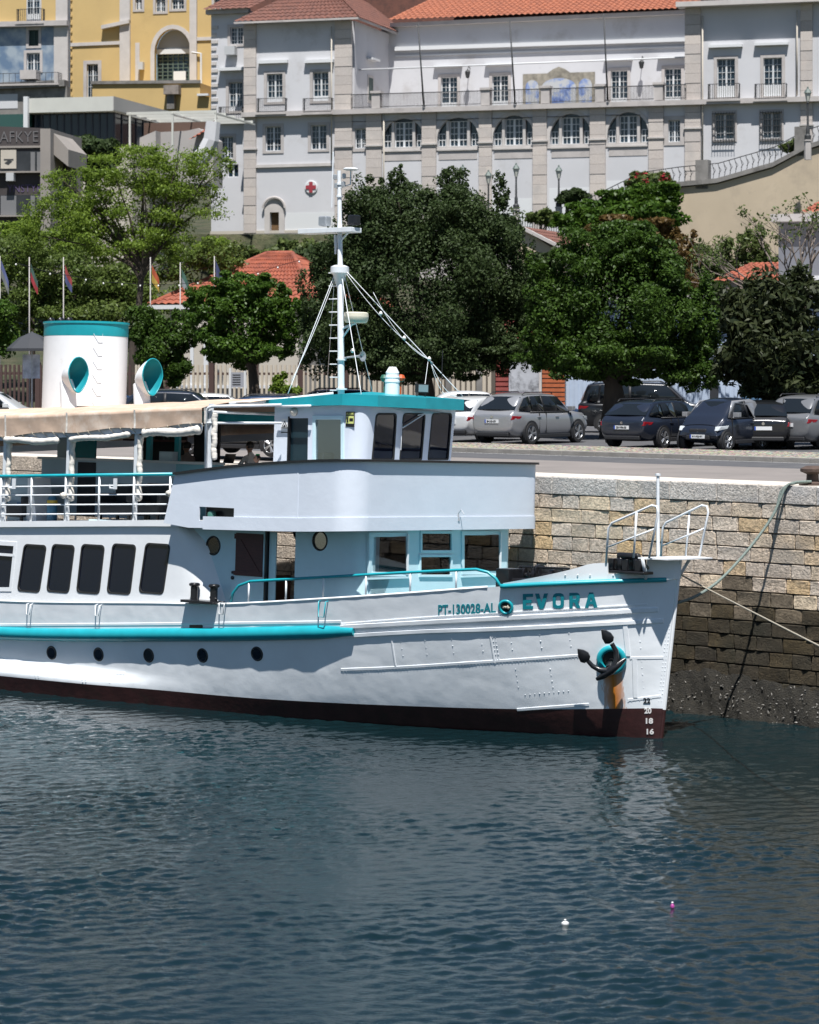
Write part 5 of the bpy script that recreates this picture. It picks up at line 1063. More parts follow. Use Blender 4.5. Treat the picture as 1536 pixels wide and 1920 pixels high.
# red cross disc
a=f0.p(584,351); cr=.5; G().lathe([(0,0),(cr,0),(cr,.06),(cr-.06,.08),(0,.08)],28,Matrix.Translation((a[0],-.01,a[1]))@Matrix.Rotation(R(90),4,'X')).obj('emblem_disc',WFRAME,pal)
RED=mat('faded red paint',(.30,.03,.045),.7); k=.14; w_=.40
G().prism([(a[0]+x*1.,a[1]+z) for x,z in ((-k,-w_),(k,-w_),(k,-k),(w_,-k),(w_,k),(k,k),(k,w_),(-k,w_),(-k,k),(-w_,k),(-w_,-k),(-k,-k))],lambda u,v,e:(u,-.115-e,v),.02).obj('emblem_cross',RED,pal)
# side wall of the left pavilion and the recessed upper storey
DP=9.0; px_=f0.p(661,100)[0]; zt0=f0.p(661,209)[1]; ze=f0.p(661,37)[1]
G().box(px_-.35,px_,.5,DP,zt0,ze).obj('side_wall',PLAST,pal)
G().box(px_,px_+.05,3.6,5.0,zt0+1.0,zt0+3.1).obj('side_window',SURL,pal); G().box(px_+.05,px_+.07,3.8,4.8,zt0+1.2,zt0+2.9).obj('shutter',SHUT,pal)
G().box(px_,px_+.5,3.4,5.2,zt0+4.2,zt0+4.35).obj('window_hood',WFRAME,pal)
f1=Face(PF,pal,DP)
for a in ((827,857.5,144,200),(923,953,141,197),(1145.7,1176.7,132,192),(1246.5,1277.6,128,190)): f1.window(*a,nx=2,nz=5,panel=.15); f1.hood(a[0]-12,a[1]+10,a[2]-22,a[2]-18,.35)
f1.wall([(715,226),(1330,205),(1330,20),(715,48)],PLAST,'wall')
f1.band((742,92),(1292,74),.30,.30,WFRAME,'string_course'); f1.band((742,105),(1292,87),.12,.12,WFRAME,'string_course'); f1.band((735,48),(1300,23),.3,.5,SURL,'cornice'); G().tube([PF.at(668,131,y=1.5),PF.at(980,119,y=1.5),PF.at(1290,107,y=1.5)],.06,6).obj('gutter_pipe',WFRAME,pal,smooth=2)
# tile picture: three painted arches on glazed tiles
def azul():
    m=mat('blue painted tiles',(.4,.45,.55),.25); t=m.node_tree; N=t.nodes; L=t.links; p=N['Principled BSDF']; tc=N.new('ShaderNodeTexCoord')
    n=N.new('ShaderNodeTexNoise'); n.inputs['Scale'].default_value=.9; n.inputs['Detail'].default_value=7; n.inputs['Roughness'].default_value=.65; L.new(tc.outputs['Object'],n.inputs['Vector'])
    r=N.new('ShaderNodeValToRGB'); e=r.color_ramp.elements; e[0].position=.36; e[0].color=(.07,.11,.30,1); e[1].position=.53; e[1].color=(.42,.43,.44,1); x=e.new(.44); x.color=(.20,.27,.47,1); L.new(n.outputs[0],r.inputs[0]); L.new(r.outputs[0],p.inputs['Base Color']); return m
AZ=azul(); OCH=mat('ochre tile border',(.24,.22,.18),.4,var=.4,vs=2.5)
a,b,c,d=f1.q(981,1116,128,197); o=G().box(a,b,DP-.06,DP,c,d-.35).obj('tile_panel',OCH,pal); w_=b-a; 
for u0,u1,h in ((.04,.22,.80),(.26,.74,.84),(.78,.96,.80)):
    x0=a+w_*u0; x1=a+w_*u1; hw=(x1-x0)/2; zt=c+(d-.35-c)*h
    G().prism([(x0,c+.15),(x1,c+.15)]+[((x0+x1)/2+hw*cos(R(t)),zt-min(hw,.7)*(1-sin(R(t)))) for t in range(0,181,15)],lambda u,v,e:(u,DP-.085+e,v),.03).obj('tile_picture',AZ,o)
G().prism([(a+w_*.34,d-.36),(a+w_*.66,d-.36),(a+w_*.58,d-.05),(a+w_*.5,d+.12),(a+w_*.42,d-.05)],lambda u,v,e:(u,DP-.06+e,v),.06).obj('tile_crest',OCH,o)
# terrace slab, railing and pedestals
tz=f0.p(900,197)[1]; a=f0.p(661,200)[0]; b=f0.p(1288,190)[0]; G().box(a,b,.5,DP,tz-.4,tz-.1).obj('terrace_floor',SURR,pal)
g=G(); n=230
for i in range(n+1): x=a+(b-a)*i/n; g.box(x-.014,x+.014,-.3,-.27,tz-.05,tz+1.0)
g.box(a,b,-.32,-.25,tz+.98,tz+1.04).box(a,b,-.31,-.26,tz+.05,tz+.09); g.obj('terrace_railing',IRON,pal)
for px in (708,913,1025,1127,1237):
    x=f0.p(px,180)[0]; G().box(x-.32,x+.32,-.45,.2,tz-.05,tz+1.05).box(x-.4,x+.4,-.53,.28,tz+1.05,tz+1.22).obj('pedestal',SURR,pal)
for px,py in ((877,140),(1203,122)):
    q=PF.at(px,py,y=DP-.7); o=G().tube([(q.x,DP,q.z+.55),(q.x,DP-.4,q.z+.7),(q.x,DP-.7,q.z+.4)],.03,6).lathe([(.05,.4),(.2,.25),(.22,.22),(.13,-.22),(.0,-.28)],8,Matrix.Translation((q.x,DP-.7,q.z))).obj('wall_lantern',IRON,pal)
# roofs
zE=ze+.05; xL=f0.p(446,40)[0]; xR=px_+.7
tiled((xL,-.8,zE),(xR,-.8,zE),(xL+6.5,7.5,zE+5),(xR-6.5,7.5,zE+5),TILEB,pal,'roof_tiles',.45,.09,.6)
tiled((xR,-.8,zE),(xR,DP+4,zE),(xR-6.5,7.5,zE+5),(xR-6.5,DP+4,zE+5),TILEB,pal,'roof_tiles',.45,.09,.6)
G().box(xL,xR,-.85,-.75,zE-.12,zE+.02).box(xR-.1,xR,-.8,DP,zE-.12,zE+.02).obj('eaves',SURR,pal)
a=f1.p(735,44); b=f1.p(1310,20); zr=(a[1]+b[1])/2+.1
tiled((a[0],DP-.8,zr),(b[0],DP-.8,zr),(a[0]+3,DP+8,zr+3.6),(b[0],DP+8,zr+3.6),TILE,pal,'roof_tiles',.45,.10,.55)
rt=f0.p(1280,6); zp=rt[1]; tiled((rt[0]-.3,-.9,zp),(rt[0]+20,-.9,zp),(rt[0]+5,5,zp+3.5),(rt[0]+15,5,zp+3.5),TILEB,pal,'roof_tiles',.45,.09,.6); G().box(rt[0]-.3,rt[0]+20,-.95,.5,zp-.35,zp).obj('cornice',SURL,pal)
G().box(f0.p(1290,100)[0]-.02,f0.p(1290,100)[0]+.4,.5,DP,tz,zp-.3).obj('side_wall',PLAST,pal)
# narrow left wing, set back
f2=Face(PF,pal,1.6)
f2.window(432,456,51,83,nz=4); f2.window(429,455,154,208,panel=.18); f2.balcony(415,458,201,227); f2.window(414,437.5,256,297); f2.window(426,447,308,332,nx=1,nz=1,surround=None)
f2.wall([(396,470),(470,470),(470,20),(396,24)],PLAST,'wall'); f2.box(413,460,127,133,-.5,0,WFRAME,'balcony_slab'); f2.band((396,228),(458,226),.2,.3,SURL,'string_course'); f2.band((390,24),(470,20),.35,.5,SURR,'cornice')
for k in range(13): f2.box(397,406 if k%2 else 409,48+k*13.6,54+k*13.6,-.08,0,SURL,'quoin')
f2.box(427,446,88,104,-.7,-.1,mat('air conditioner grey',(.45,.46,.47),.6),'air_conditioner')
a=f2.p(388,22); b=f2.p(480,18); tiled((a[0],.8,a[1]),(b[0],.8,a[1]),(a[0]+6,12,a[1]+6),(b[0]+6,12,a[1]+6),TILEB,pal,'roof_tiles',.45,.09,.6)
x=f2.p(396,100)[0]; G().box(x,x+.3,1.9,9,f2.p(396,470)[1],a[1]).obj('side_wall',PLAST,pal)
G().box(px_-17,px_+30,DP+8.5,DP+9,zt0,zt0+12).obj('rear_roof_wall',TILEB,pal)
# dark poles standing on the terrace
for k,(x0,y0,x1,y1) in enumerate(((795,182,784,44),(966,190,956,38),(1140,186,1132,25))):
    a=PF.at(x0,y0,y=-.55); b=PF.at(x1,y1,y=-.55); a.z=tz-.05; p=empty('flagpole',PF.m@Matrix.Translation(a),['thin dark pole leaning on the palace terrace, leftmost of three','thin dark pole in the middle of the palace terrace left of the tile picture','thin dark pole on the palace terrace right of the tile picture'][k],'pole','bare poles on the palace terrace'); d=b-a
    G().tube([(0,0,0),tuple(d)],[.07,.045],7).obj('pole_shaft',IRON,p,smooth=2); G().lathe([(.12,0),(.12,.06),(.07,.1)],8).obj('pole_foot',IRON,p)
# ------------------------------------------------------------------ yellow building
YELW=mat('ochre yellow plaster',(.52,.37,.16),.9,var=.07,vs=.3,dirt=(.44,.31,.13),ds=.35,dk=.6)
YF=Fr((-26,222,0),-12); yb=frame_obj(YF,'yellow_building','tall ochre yellow building with grey pilasters and a big arched window at the upper left','building')
fy=Face(YF,yb,0.)
fy.window(292,310,-8,22,nz=3); fy.window(322,345,-8,17,nz=3); fy.window(402,421,-8,20,nz=2); fy.window(254,266,-8,18,nz=2); fy.window(163,184,120,183,nz=3,sw=.3)
a,b,c,d=fy.q(290,358,54,153); m_=(a+b)/2; hw=(b-a)/2; ar=[(a,c),(b,c)]+[(m_+hw*cos(R(t)),d-1.9+1.9*sin(R(t))) for t in range(0,181,15)]; fy.holes.append(ar)
o=G().prism(ar,lambda u,v,e:(u,.9+e,v),.05).obj('arch_window',WGLASS,yb); G().panel(grow(ar,.35),[ar],lambda u,v,e:(u,-.07+e,v),.09).obj('arch_surround',SURL,o)
g=G()
for i in range(8): x=a+(b-a)*i/7; g.box(x-.04,x+.04,.8,.88,c,d-1.6)
for j in range(9): z=c+(d-1.9-c)*j/8; g.box(a,b,.8,.88,z-.03,z+.03)
g.obj('glazing_bars',mat('green grey metal',(.10,.14,.12),.6),o); G().box(a,b,.5,.8,d-2.0,d-1.6).obj('arch_transom',WFRAME,o); G().prism([(a,d-1.6),(b,d-1.6)]+[(m_+hw*cos(R(t)),d-1.9+1.9*sin(R(t))) for t in range(15,166,15)],lambda u,v,e:(u,.6+e,v),.05).obj('arch_tympanum',mat('grey board',(.30,.31,.32),.8),o)
a2,b2,c2,d2=fy.q(322,345,132,153); G().box(a2,b2,.5,.6,c2,d2).obj('door',WFRAME,o)
fy.wall([(128,330),(470,330),(470,-30),(128,-30)],YELW,'wall')
for x0,x1,y0,y1 in ((226,245,-20,153),(357,370,-20,155)): fy.box(x0,x1,y0,y1,-.25,0,SURL,'pilaster')
fy.band((128,84),(226,80),.28,.1,SURL,'string_course'); fy.band((370,73),(400,72),.28,.1,SURL,'string_course'); fy.band((193,52),(245,41),.3,.5,SURL,'string_course')
G().box(*[fy.q(245,273,0,60)[i] for i in (0,1)],-.0,.0001,0,0.001) if False else None
for k in range(26): fy.box(129,136 if k%2 else 133,-10+k*7.5,-6+k*7.5,-.1,0,YELW,'quoin')
fy.box(254,262,80,153,-.06,0,SURL,'vertical_trim'); fy.box(262,271,117,131,-.5,0,mat('air conditioner grey',(.45,.46,.47),.6),'air_conditioner')
G().tube([YF.at(377,170,y=-.2),YF.at(377,100,y=-.2),YF.at(360,98,y=-.2)],.09,8).obj('drain_pipe',WFRAME,yb)
yt=frame_obj(Fr((-26,216,0),-12),'terrace_block','low yellow stained block with parapet before the yellow building','building'); ft=Face(Fr((-26,216,0),-12),yt,0.)
ft.wall([(173,330),(395,330),(395,182),(375,178),(375,155),(173,156)],YELW,'wall',8); ft.band((171,155),(376,153),.25,.15,DSTONE,'parapet_cap'); ft.box(312,340,161,178,-.8,0,mat('rusty tank',(.22,.19,.17),.8,var=.3,vs=2),'water_tank'); ft.box(316,330,178,205,-.5,0,DSTONE,'pipe_stack'); ft.box(372,393,176,180,-.4,0,WFRAME,'ledge')
for x0,x1,h in () and ((186,196,12),(230,244,9),(268,290,11),(300,316,14),(345,362,12)):
    ft.box(x0,x1,176,176+h,-.02,0,mat('dark damp stain',(.12,.10,.07),.9,var=.4,vs=2),'damp_patch')
# ------------------------------------------------------------------ blue tiled tower house, far left
def bluetile():
    m=mat('grey blue wall tiles',(.2,.27,.36),.35); t=m.node_tree; N=t.nodes; L=t.links; p=N['Principled BSDF']; tc=N.new('ShaderNodeTexCoord'); n=N.new('ShaderNodeTexNoise'); n.inputs['Scale'].default_value=.8; n.inputs['Detail'].default_value=6; L.new(tc.outputs['Object'],n.inputs['Vector'])
    r=N.new('ShaderNodeValToRGB'); e=r.color_ramp.elements; e[0].position=.4; e[0].color=(.12,.18,.27,1); e[1].position=.6; e[1].color=(.30,.35,.40,1); L.new(n.outputs[0],r.inputs[0]); L.new(r.outputs[0],p.inputs['Base Color']); return m
TF=Fr((-30,210,0),-12); tw=frame_obj(TF,'tiled_house','narrow house faced with grey blue tiles under a yellow storey at the far left','house'); f3=Face(TF,tw,0.)
f3.window(51,78,-10,42,nz=3,panel=.3); f3.balcony(36,85,18,43); f3.window(54,72.5,56,86,nx=1,nz=6,frame=SHUT,glass=SHUT); f3.window(50,75,99,133,nz=2)
f3.wall([(-60,330),(128,330),(128,-30),(-60,-30)],bluetile(),'wall'); f3.box(-60,128,-30,45,-.06,0,YELW,'upper_wall'); f3.holes=[]
f3.box(50.5,78.5,-12,43,-.10,-.06,SURL,'window_surround'); f3.window(52,77,-10,42,nz=3,panel=.3,rec=-.14,surround=None); 
f3.box(103,129,48,165,-.25,0,SURL,'corner_stone'); f3.box(106,128,-30,44,-.2,0,SURL,'corner_stone'); f3.band((-60,48),(130,44),.4,.6,SURR,'cornice'); f3.band((-60,166),(130,158),.5,1.2,DSTONE,'balcony_ledge'); f3.box(-60,132,165,330,-.8,0,DSTONE,'rusticated_base')
f3.balcony(-40,118,140,160,1.2); f3.box(48,78,134,151,-1.3,-.2,SURR,'pedestal'); f3.box(112,119,140,158,-1.3,-.9,SURR,'pedestal'); f3.box(6,40,178,205,-.83,-.8,PLAST,'plaster_patch')
# ------------------------------------------------------------------ flat-roofed glazed pavilion
MF=Fr((-24,178,0),-14); mo=frame_obj(MF,'glazed_pavilion','modern flat roofed pavilion with pale fascia and dark glass below the yellow building','building'); f4=Face(MF,mo,0.)
a=f4.p(59,190); b=f4.p(222,186); z1=f4.p(140,185)[1]; z0=f4.p(140,212)[1]; zb_=f4.p(140,262)[1]
PVF=mat('pale fascia metal',(.52,.52,.48),.6,var=.05,vs=1)
G().box(a[0],b[0],-1,11,z0,z1).obj('roof_fascia',PVF,mo); G().box(a[0]+.3,b[0]-.3,0,10.5,zb_-4,z0).obj('glass_wall',mat('blue black glazing',(.012,.018,.03),.12),mo)
g=G()
for i in range(12): x=a[0]+.3+(b[0]-a[0]-.6)*i/11; g.box(x-.05,x+.05,-.05,0,zb_-3,z0)
for i in range(8): g.box(b[0]-.3,b[0]-.24,i*1.4,i*1.4+.1,zb_-3,z0)
g.obj('glazing_bars',mat('dark mullion',(.03,.035,.05),.5),mo); G().box(b[0],b[0]+.05,-1,11,z0+.05,z1).obj('ribbed_side',mat('ribbed grey side',(.36,.35,.33),.7),mo)
G().box(a[0]-.05,a[0]+.25,-1.3,-1.0,zb_-3,z1+.1).obj('white_column',WFRAME,mo); G().box(a[0]-4,a[0],-.3,8,zb_-3,z0).obj('green_glass_wall',mat('green glazing',(.03,.08,.07),.15),mo); G().box(a[0],b[0]+1.2,-.6,10,zb_-9,zb_-.6).obj('base_wall',PLASTC,mo)
g=G(); c=b[0]
for k in range(5): g.box(c+.2,c+6.5,1+k*2.0,1.1+k*2.0,z0-.1,z0+.08)
for k in range(3): g.box(c+.4+k*3,c+.52+k*3,.9,1.0,z0-2.6,z0); g.box(c+.4+k*3,c+.5+k*3,.9,9.5,z0-.2,z0-.1)
g.obj('pergola',PVF,mo); G().box(c,c+5,5,5.1,zb_-2,z0-.3).obj('pergola_back',mat('brown wood screen',(.10,.06,.045),.8),mo)
# grey stepped walls with a scrap of tiled roof between pavilion and palace
GREYW=mat('grey rendered wall',(.36,.34,.33),.9,var=.12,vs=.4,dirt=(.24,.22,.21),ds=.4,dk=.55)
sw_=empty('stepped_wall',MF.m,'grey rendered stepped walls right of the glazed pavilion','wall'); f5=Face(MF,sw_,2.)
f5.wall([(262,330),(292,330),(292,245),(262,258)],GREYW,'wall',2); Face(MF,sw_,3.).wall([(290,340),(400,350),(400,262),(372,240),(350,245),(290,248)],GREYW,'wall',2)
f6=Face(MF,sw_,2.6); a=f6.p(358,262); b=f6.p(392,262); tiled((a[0],2.2,a[1]-.1),(b[0],2.2,a[1]+.5),(a[0]+.9,4.5,a[1]+1),(b[0],4.5,a[1]+1.6),TILER,sw_,'roof_tiles',.35,.07,.5)
G().tube([MF.at(400,228,y=1.),MF.at(396,262,y=1.),MF.at(384,288,y=1.),MF.at(372,300,y=1.)],[.5,.55,.6,.6],8).obj('curved_buttress',PLAST,sw_)
# ------------------------------------------------------------------ dark office block with graffiti
DF=Fr((-24,150,0),-8); df=frame_obj(DF,'dark_office_block','shabby dark brown office block with graffiti lettering on its bands at the left edge','building'); f7=Face(DF,df,0.)
DB=mat('dark brown cladding',(.055,.046,.046),.8,var=.15,vs=.6,dirt=(.035,.03,.03),ds=.5,dk=.5); DW=mat('dark window band',(.03,.032,.036),.25,var=.3,vs=1); GCON=mat('grey concrete',(.26,.235,.215),.9,var=.1,vs=.5)
f7.wall([(-120,500),(82,500),(82,240),(-120,232)],DB,'wall',6)
for y0,y1 in ((284,322),(366,404)):
    f7.box(-120,80,y0,y1,-.02,.0,DW,'window_band')
    for x0,x1 in ((-60,-40),(2,31),(58,66),(70,80),(-20,-8)): f7.box(x0,x1,y0+1,y1-1,-.06,-.02,mat('grey blind',(.16,.16,.165),.7),'blind') if (x0,y0)!=(2,284) else f7.box(x0,x1,y0-3,y1-6,-.07,-.02,PLASTC,'mural_panel')
    f7.box(-120,84,y1,y1+3,-.35,0,GCON,'window_ledge')
f7.box(-120,82,274,278,-.1,0,GCON,'band_line'); f7.box(82,101,243,500,-.7,6,GCON,'concrete_pier'); f7.box(16,30,325,340,-.5,0,mat('air conditioner grey',(.45,.46,.47),.6),'air_conditioner')
G().prism([(f7.p(101,250)[0],f7.p(101,290)[1]),(f7.p(128,310)[0],f7.p(128,312)[1]),(f7.p(128,310)[0],f7.p(128,280)[1]),(f7.p(101,250)[0],f7.p(101,250)[1])],lambda a,b,d:(a,0+d,b),4).obj('side_canopy',GCON,df)
GRW=mat('grey spray paint',(.13,.125,.13),.8); GRP=mat('violet spray paint',(.10,.07,.16),.8)
a,b,c,d=f7.q(0,72,246,266); text_obj('AFKYE',1,Matrix.Translation(((a+b)/2,-.03,(c+d)/2))@Matrix.Rotation(R(90),4,'X'),GRW,df,'graffiti',bold=-.01,fit=(b-a,d-c))
a,b,c,d=f7.q(14,80,346,360); text_obj('YNSTYK',1,Matrix.Translation(((a+b)/2,-.03,(c+d)/2))@Matrix.Rotation(R(90),4,'X'),GRP,df,'graffiti',bold=-.012,fit=(b-a,d-c))
a,b,c,d=f7.q(9,24,300,312); G().prism([(a,(c+d)/2),((a+b)/2,c+.08),(b,(c+d)/2+.1),((a+b)/2,d)],lambda u,v,e:(u,-.075-e,v),.004).obj('eye_mural',IRON,df); f7.box(8,26,298,301,-.077,-.07,IRON,'eye_mural')
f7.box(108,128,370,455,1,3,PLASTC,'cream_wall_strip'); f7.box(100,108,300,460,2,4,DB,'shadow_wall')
# ------------------------------------------------------------------ retaining wall with stairs, lower walls
CF=Fr((18,165,0),-20); rw=frame_obj(CF,'retaining_wall','cream retaining wall rising in steps to the right below the palace','wall'); f8=Face(CF,rw,0.)
CREAMW=mat('cream ochre wall',(.46,.38,.28),.9,var=.08,vs=.3,dirt=(.36,.30,.23),ds=.35,dk=.52)
f8.wall([(1060,520),(1620,520),(1620,250),(1510,283),(1450,315),(1345,345),(1270,352),(1200,362),(1060,430)],CREAMW,'wall',1)
L=[(1060,428),(1200,360),(1270,350),(1345,343),(1450,313),(1510,281),(1620,247)]
for p,q in zip(L[:-1],L[1:]):
    a=f8.p(*p); b=f8.p(*q); G().prism([(a[0],a[1]),(b[0],b[1]),(b[0],b[1]+.28),(a[0],a[1]+.28)],lambda u,v,d:(u,-.2+d,v),1.4).obj('wall_coping',DSTONE,rw)
    g=G(); n=max(3,int((b[0]-a[0])/.35))
    for i in range(n+1):
        x=a[0]+(b[0]-a[0])*i/n; z=a[1]+(b[1]-a[1])*i/n+.28; g.tube([(x,.4,z),(x+.08,.4,z+.5),(x-.05,.4,z+.95)],.02,4,caps=False); g.tube([(x,.4,z+.3),(x+.17,.4,z+.55),(x+.02,.4,z+.75)],.016,4,caps=False)
    g.tube([(a[0],.4,a[1]+1.25),(b[0],.4,b[1]+1.25)],.03,5); g.obj('iron_balustrade',IRON,rw)
for px,py in ((1316,345),(1502,283)): a=f8.p(px,py); G().box(a[0]-.4,a[0]+.4,0,.8,a[1]-.3,a[1]+1.5).obj('gate_pier',DSTONE,rw)
w2=frame_obj(Fr((0,186,0),-17),'garden_wall','white low garden wall below the palace door','wall'); f9=Face(Fr((0,186,0),-17),w2,0.)
f9.wall([(395,500),(700,500),(700,438),(395,444)],PLAST,'wall'); f9.band((393,443),(702,437),.25,.1,DSTONE,'wall_cap')
f9b=frame_obj(Fr((4,184,0),-17),'terrace_fence','wrought iron fence along the street in front of the palace arcade','fence'); ff=Fr((4,184,0),-17)
a=ff.at(940,415,y=0.); b=ff.at(1300,400,y=0.); g=G()
for i in range(80):
    x=a.x+(b.x-a.x)*i/79; g.box(x-.02,x+.02,0,.04,a.z-.9,a.z+.3)
g.box(a.x,b.x,-.01,.05,a.z+.22,a.z+.28).obj('fence_bars',IRON,f9b); G().box(a.x-9,b.x+3,-.1,1.2,a.z-6,a.z-.9).obj('fence_wall',SURR,f9b)
# ------------------------------------------------------------------ red hipped roof house
HF=Fr((-9,128,0),-18); hs=frame_obj(HF,'red_roof_house','low house with a hipped red tile roof behind the round green tree','house')
ap0=HF.at(500,476,y=5.); ap1=HF.at(548,478,y=5.); e0=HF.at(278,572,y=-1.); e1=HF.at(600,556,y=-1.); z=e0.z
G().box(e0.x+.7,e1.x-.7,0,10,z-5,z+.05).obj('wall',PLASTC,hs)
C=[(e0.x,-1,z),(e1.x,-1,z),(e1.x,11,z),(e0.x,11,z)]; A0=(ap0.x,5,ap0.z); A1=(ap1.x,5,ap0.z)
tiled(C[0],C[1],A0,A1,TILER,hs,'roof_tiles',.36,.08,.5); tiled(C[1],C[2],A1,A1,TILER,hs,'roof_tiles',.36,.08,.5); tiled(C[3],C[0],A0,A0,TILER,hs,'roof_tiles',.36,.08,.5)
G().tube([C[0],A0],.14,8).tube([C[1],A1],.14,8).tube([A0,A1],.15,8).obj('ridge_tiles',TILER,hs,smooth=2); G().box(e0.x-.05,e1.x+.05,-1.08,-.98,z-.2,z).obj('gutter',WFRAME,hs)
# ------------------------------------------------------------------ right: grey house, gable shed, warehouses
RF=Fr((16,112,0),-15); rh=frame_obj(RF,'grey_house','pale house with grey upper wall and red roof edge at the right margin','house'); fr=Face(RF,rh,0.)
fr.wall([(1460,760),(1640,760),(1640,405),(1460,410)],PLAST,'wall',6); fr.box(1460,1640,415,462,-.03,0,mat('grey upper wall',(.20,.20,.22),.9),'upper_wall'); fr.box(1450,1640,402,416,-.9,6.5,SURR,'eaves_slab')
a=fr.p(1452,402); tiled((a[0]+1.2,-.5,a[1]),(a[0]+6,-.5,a[1]),(a[0]+3,4,a[1]+1.6),(a[0]+6,4,a[1]+1.6),TILER,rh,'roof_tiles',.34,.07,.5)
SF=Fr((9,150,0),-20); sh_=frame_obj(SF,'gable_shed','small cream gabled shed with dark roof between the two big trees','shed'); fs_=Face(SF,sh_,0.)
fs_.wall([(960,560),(1060,560),(1060,480),(985,432),(960,440)],CREAMW,'wall',5); a=fs_.p(980,430); b=fs_.p(1075,478); c=fs_.p(1062,432)
G().prism([(a[0],a[1]),(b[0],b[1]),(b[0],b[1]+.2),(a[0],a[1]+.2)],lambda u,v,d:(u,-.3+d,v),.4).obj('verge',SURR,sh_); tiled((b[0],0,b[1]+.1),(b[0]+.0,6,b[1]+.1),(a[0],0,a[1]+.1),(a[0],6,a[1]+.1),TILEB,sh_,'roof_tiles',.4,.08,.5)
lr=frame_obj(Fr((12,122,0),-18),'low_roof_house','low house with red tiles seen between the trees on the right','house'); fl=Face(Fr((12,122,0),-18),lr,0.)
a=fl.p(1340,530); b=fl.p(1470,524); tiled((a[0],-.5,a[1]),(b[0],-.5,a[1]),(a[0]+1,4,a[1]+1.0),(b[0],4,a[1]+1.0),TILER,lr,'roof_tiles',.34,.07,.5); G().box(a[0],b[0],0,5,a[1]-6,a[1]).obj('wall',PLASTC,lr)
# warehouse row behind the car park
WFm=Fr((6,108,0),-14); wz=ZQ
def wpanel(name,label,cat,x0,x1,ytop,m,ribs=0,ribm=None,y=0.):
    t=frame_obj(WFm,name,label,cat); f=Face(WFm,t,y); a=f.p(x0,700)[0]; b=f.p(x1,700)[0]; zt=f.p((x0+x1)/2,ytop)[1]
    G().box(a,b,y,y+.6,wz-.2,zt).obj('wall',m,t)
    if ribs:
        n=int((b-a)/ribs); g=G()
        for i in range(n+1): g.box(a+i*ribs,a+i*ribs+ribs*.45,y-.05,y,wz,zt)
        g.obj('corrugation',ribm or m,t)
    return t,f,a,b,zt
BLW=mat('pale blue corrugated sheet',(.40,.47,.58),.6,var=.08,vs=.8,dirt=(.30,.34,.40),ds=1,dk=.6); BRK=mat('red brick shutter',(.26,.06,.05),.8,var=.15,vs=4); ORS=mat('orange rusted shutter',(.38,.10,.035),.7,var=.2,vs=3); GST=mat('stained grey door',(.40,.41,.44),.7,var=.2,vs=1.5,dirt=(.12,.12,.13),ds=2.2,dk=.5); BEI=mat('beige timber slats',(.48,.42,.34),.8,var=.1,vs=2)
t,f,a,b,zt=wpanel('blue_shed','long pale blue corrugated shed behind the parked cars on the right','shed',1062,1640,560,BLW,.34)
f.box(1332,1348,704,760,-.1,-.05,DARK,'shed_opening'); f.box(1392,1432,712,760,-.1,-.05,mat('blue door paint',(.10,.20,.32),.6),'shed_door'); G().box(a,b,-.7,6,zt,zt+.15).obj('shed_roof',SURR,t)
t,f,a,b,zt=wpanel('orange_shutter_store','store with an orange rusted roller shutter behind the big tree','store',1018,1060,600,GST,0,y=-.1); g=G()
a,b,c,d=f.q(1018,1060,640,760); n=14
for i in range(n): g.box(a,b,-.22,-.1,c+(d-c)*i/n,c+(d-c)*(i+.75)/n)
g.obj('roller_shutter',ORS,t)
t,f,a,b,zt=wpanel('brick_store','store with a red brick front and stained grey door behind the silver car','store',930,1017,600,BRK,0,y=-.1); f.box(955,1017,650,770,-.08,0,GST,'grey_door'); f.box(1012,1017,640,770,-.14,0,SURL,'door_post'); g=G()
a,b,c,d=f.q(930,954,650,760)
for i in range(12): g.box(a,b,-.14,-.1,c+(d-c)*i/12,c+(d-c)*(i+.7)/12)
g.obj('brick_course',BRK,t)
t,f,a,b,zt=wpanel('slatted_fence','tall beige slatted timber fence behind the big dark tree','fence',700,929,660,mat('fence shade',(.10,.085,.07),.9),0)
nsl=0; x=a
sl=G().box(0,.14,-.06,0,0,zt-wz).obj('slat',BEI,t); sl.location=(x,0,wz); me=sl.data; x+=.22
while x<b-.1: share(me,'slat',t,Matrix.Translation((x,0,wz))); x+=.22
for k in range(4): xx=a+(b-a)*(k+.5)/4; G().box(xx-.12,xx+.12,-.14,-.065,wz,zt).obj('fence_post',DSTONE,t)
# fence and building left of the big tree
FF=Fr((-9,106,0),-14); lf=frame_obj(FF,'picket_fence','metal picket fence, brown at the left and beige towards the right, behind the car roofs','fence'); f=Face(FF,lf,0.); a=f.p(-40,690)[0]; b=f.p(700,690)[0]; m1=f.p(250,690)[0]; zt=f.p(300,684)[1]
sl=G().box(0,.09,-.05,0,0,zt-wz).obj('slat',mat('brown picket',(.07,.04,.035),.7),lf); sl.location=(a,0,wz); mb_=sl.data; sl2=G().box(0,.09,-.05,0,0,zt-wz).obj('slat',BEI,lf); sl2.location=(m1+.09,0,wz); x=a+.19
while x<b:
    if abs(x-m1-.09)>.1: share(mb_ if x<m1 else sl2.data,'slat',lf,Matrix.Translation((x,0,wz)))
    x+=.19
G().box(a,m1,0.0,.05,wz+.3,wz+.4).box(a,m1,0.,.05,zt-.4,zt-.3).box(m1,b,.0,.05,wz+.3,wz+.4).box(m1,b,0.,.05,zt-.4,zt-.3).obj('fence_rails',mat('brown picket',(.07,.04,.035),.7),lf)
for k in range(9): xx=a+(b-a)*(k+.4)/9; G().box(xx-.1,xx+.1,-.1,.08,wz,zt+.1).obj('fence_post',mat('brown picket',(.07,.04,.035),.7),lf)
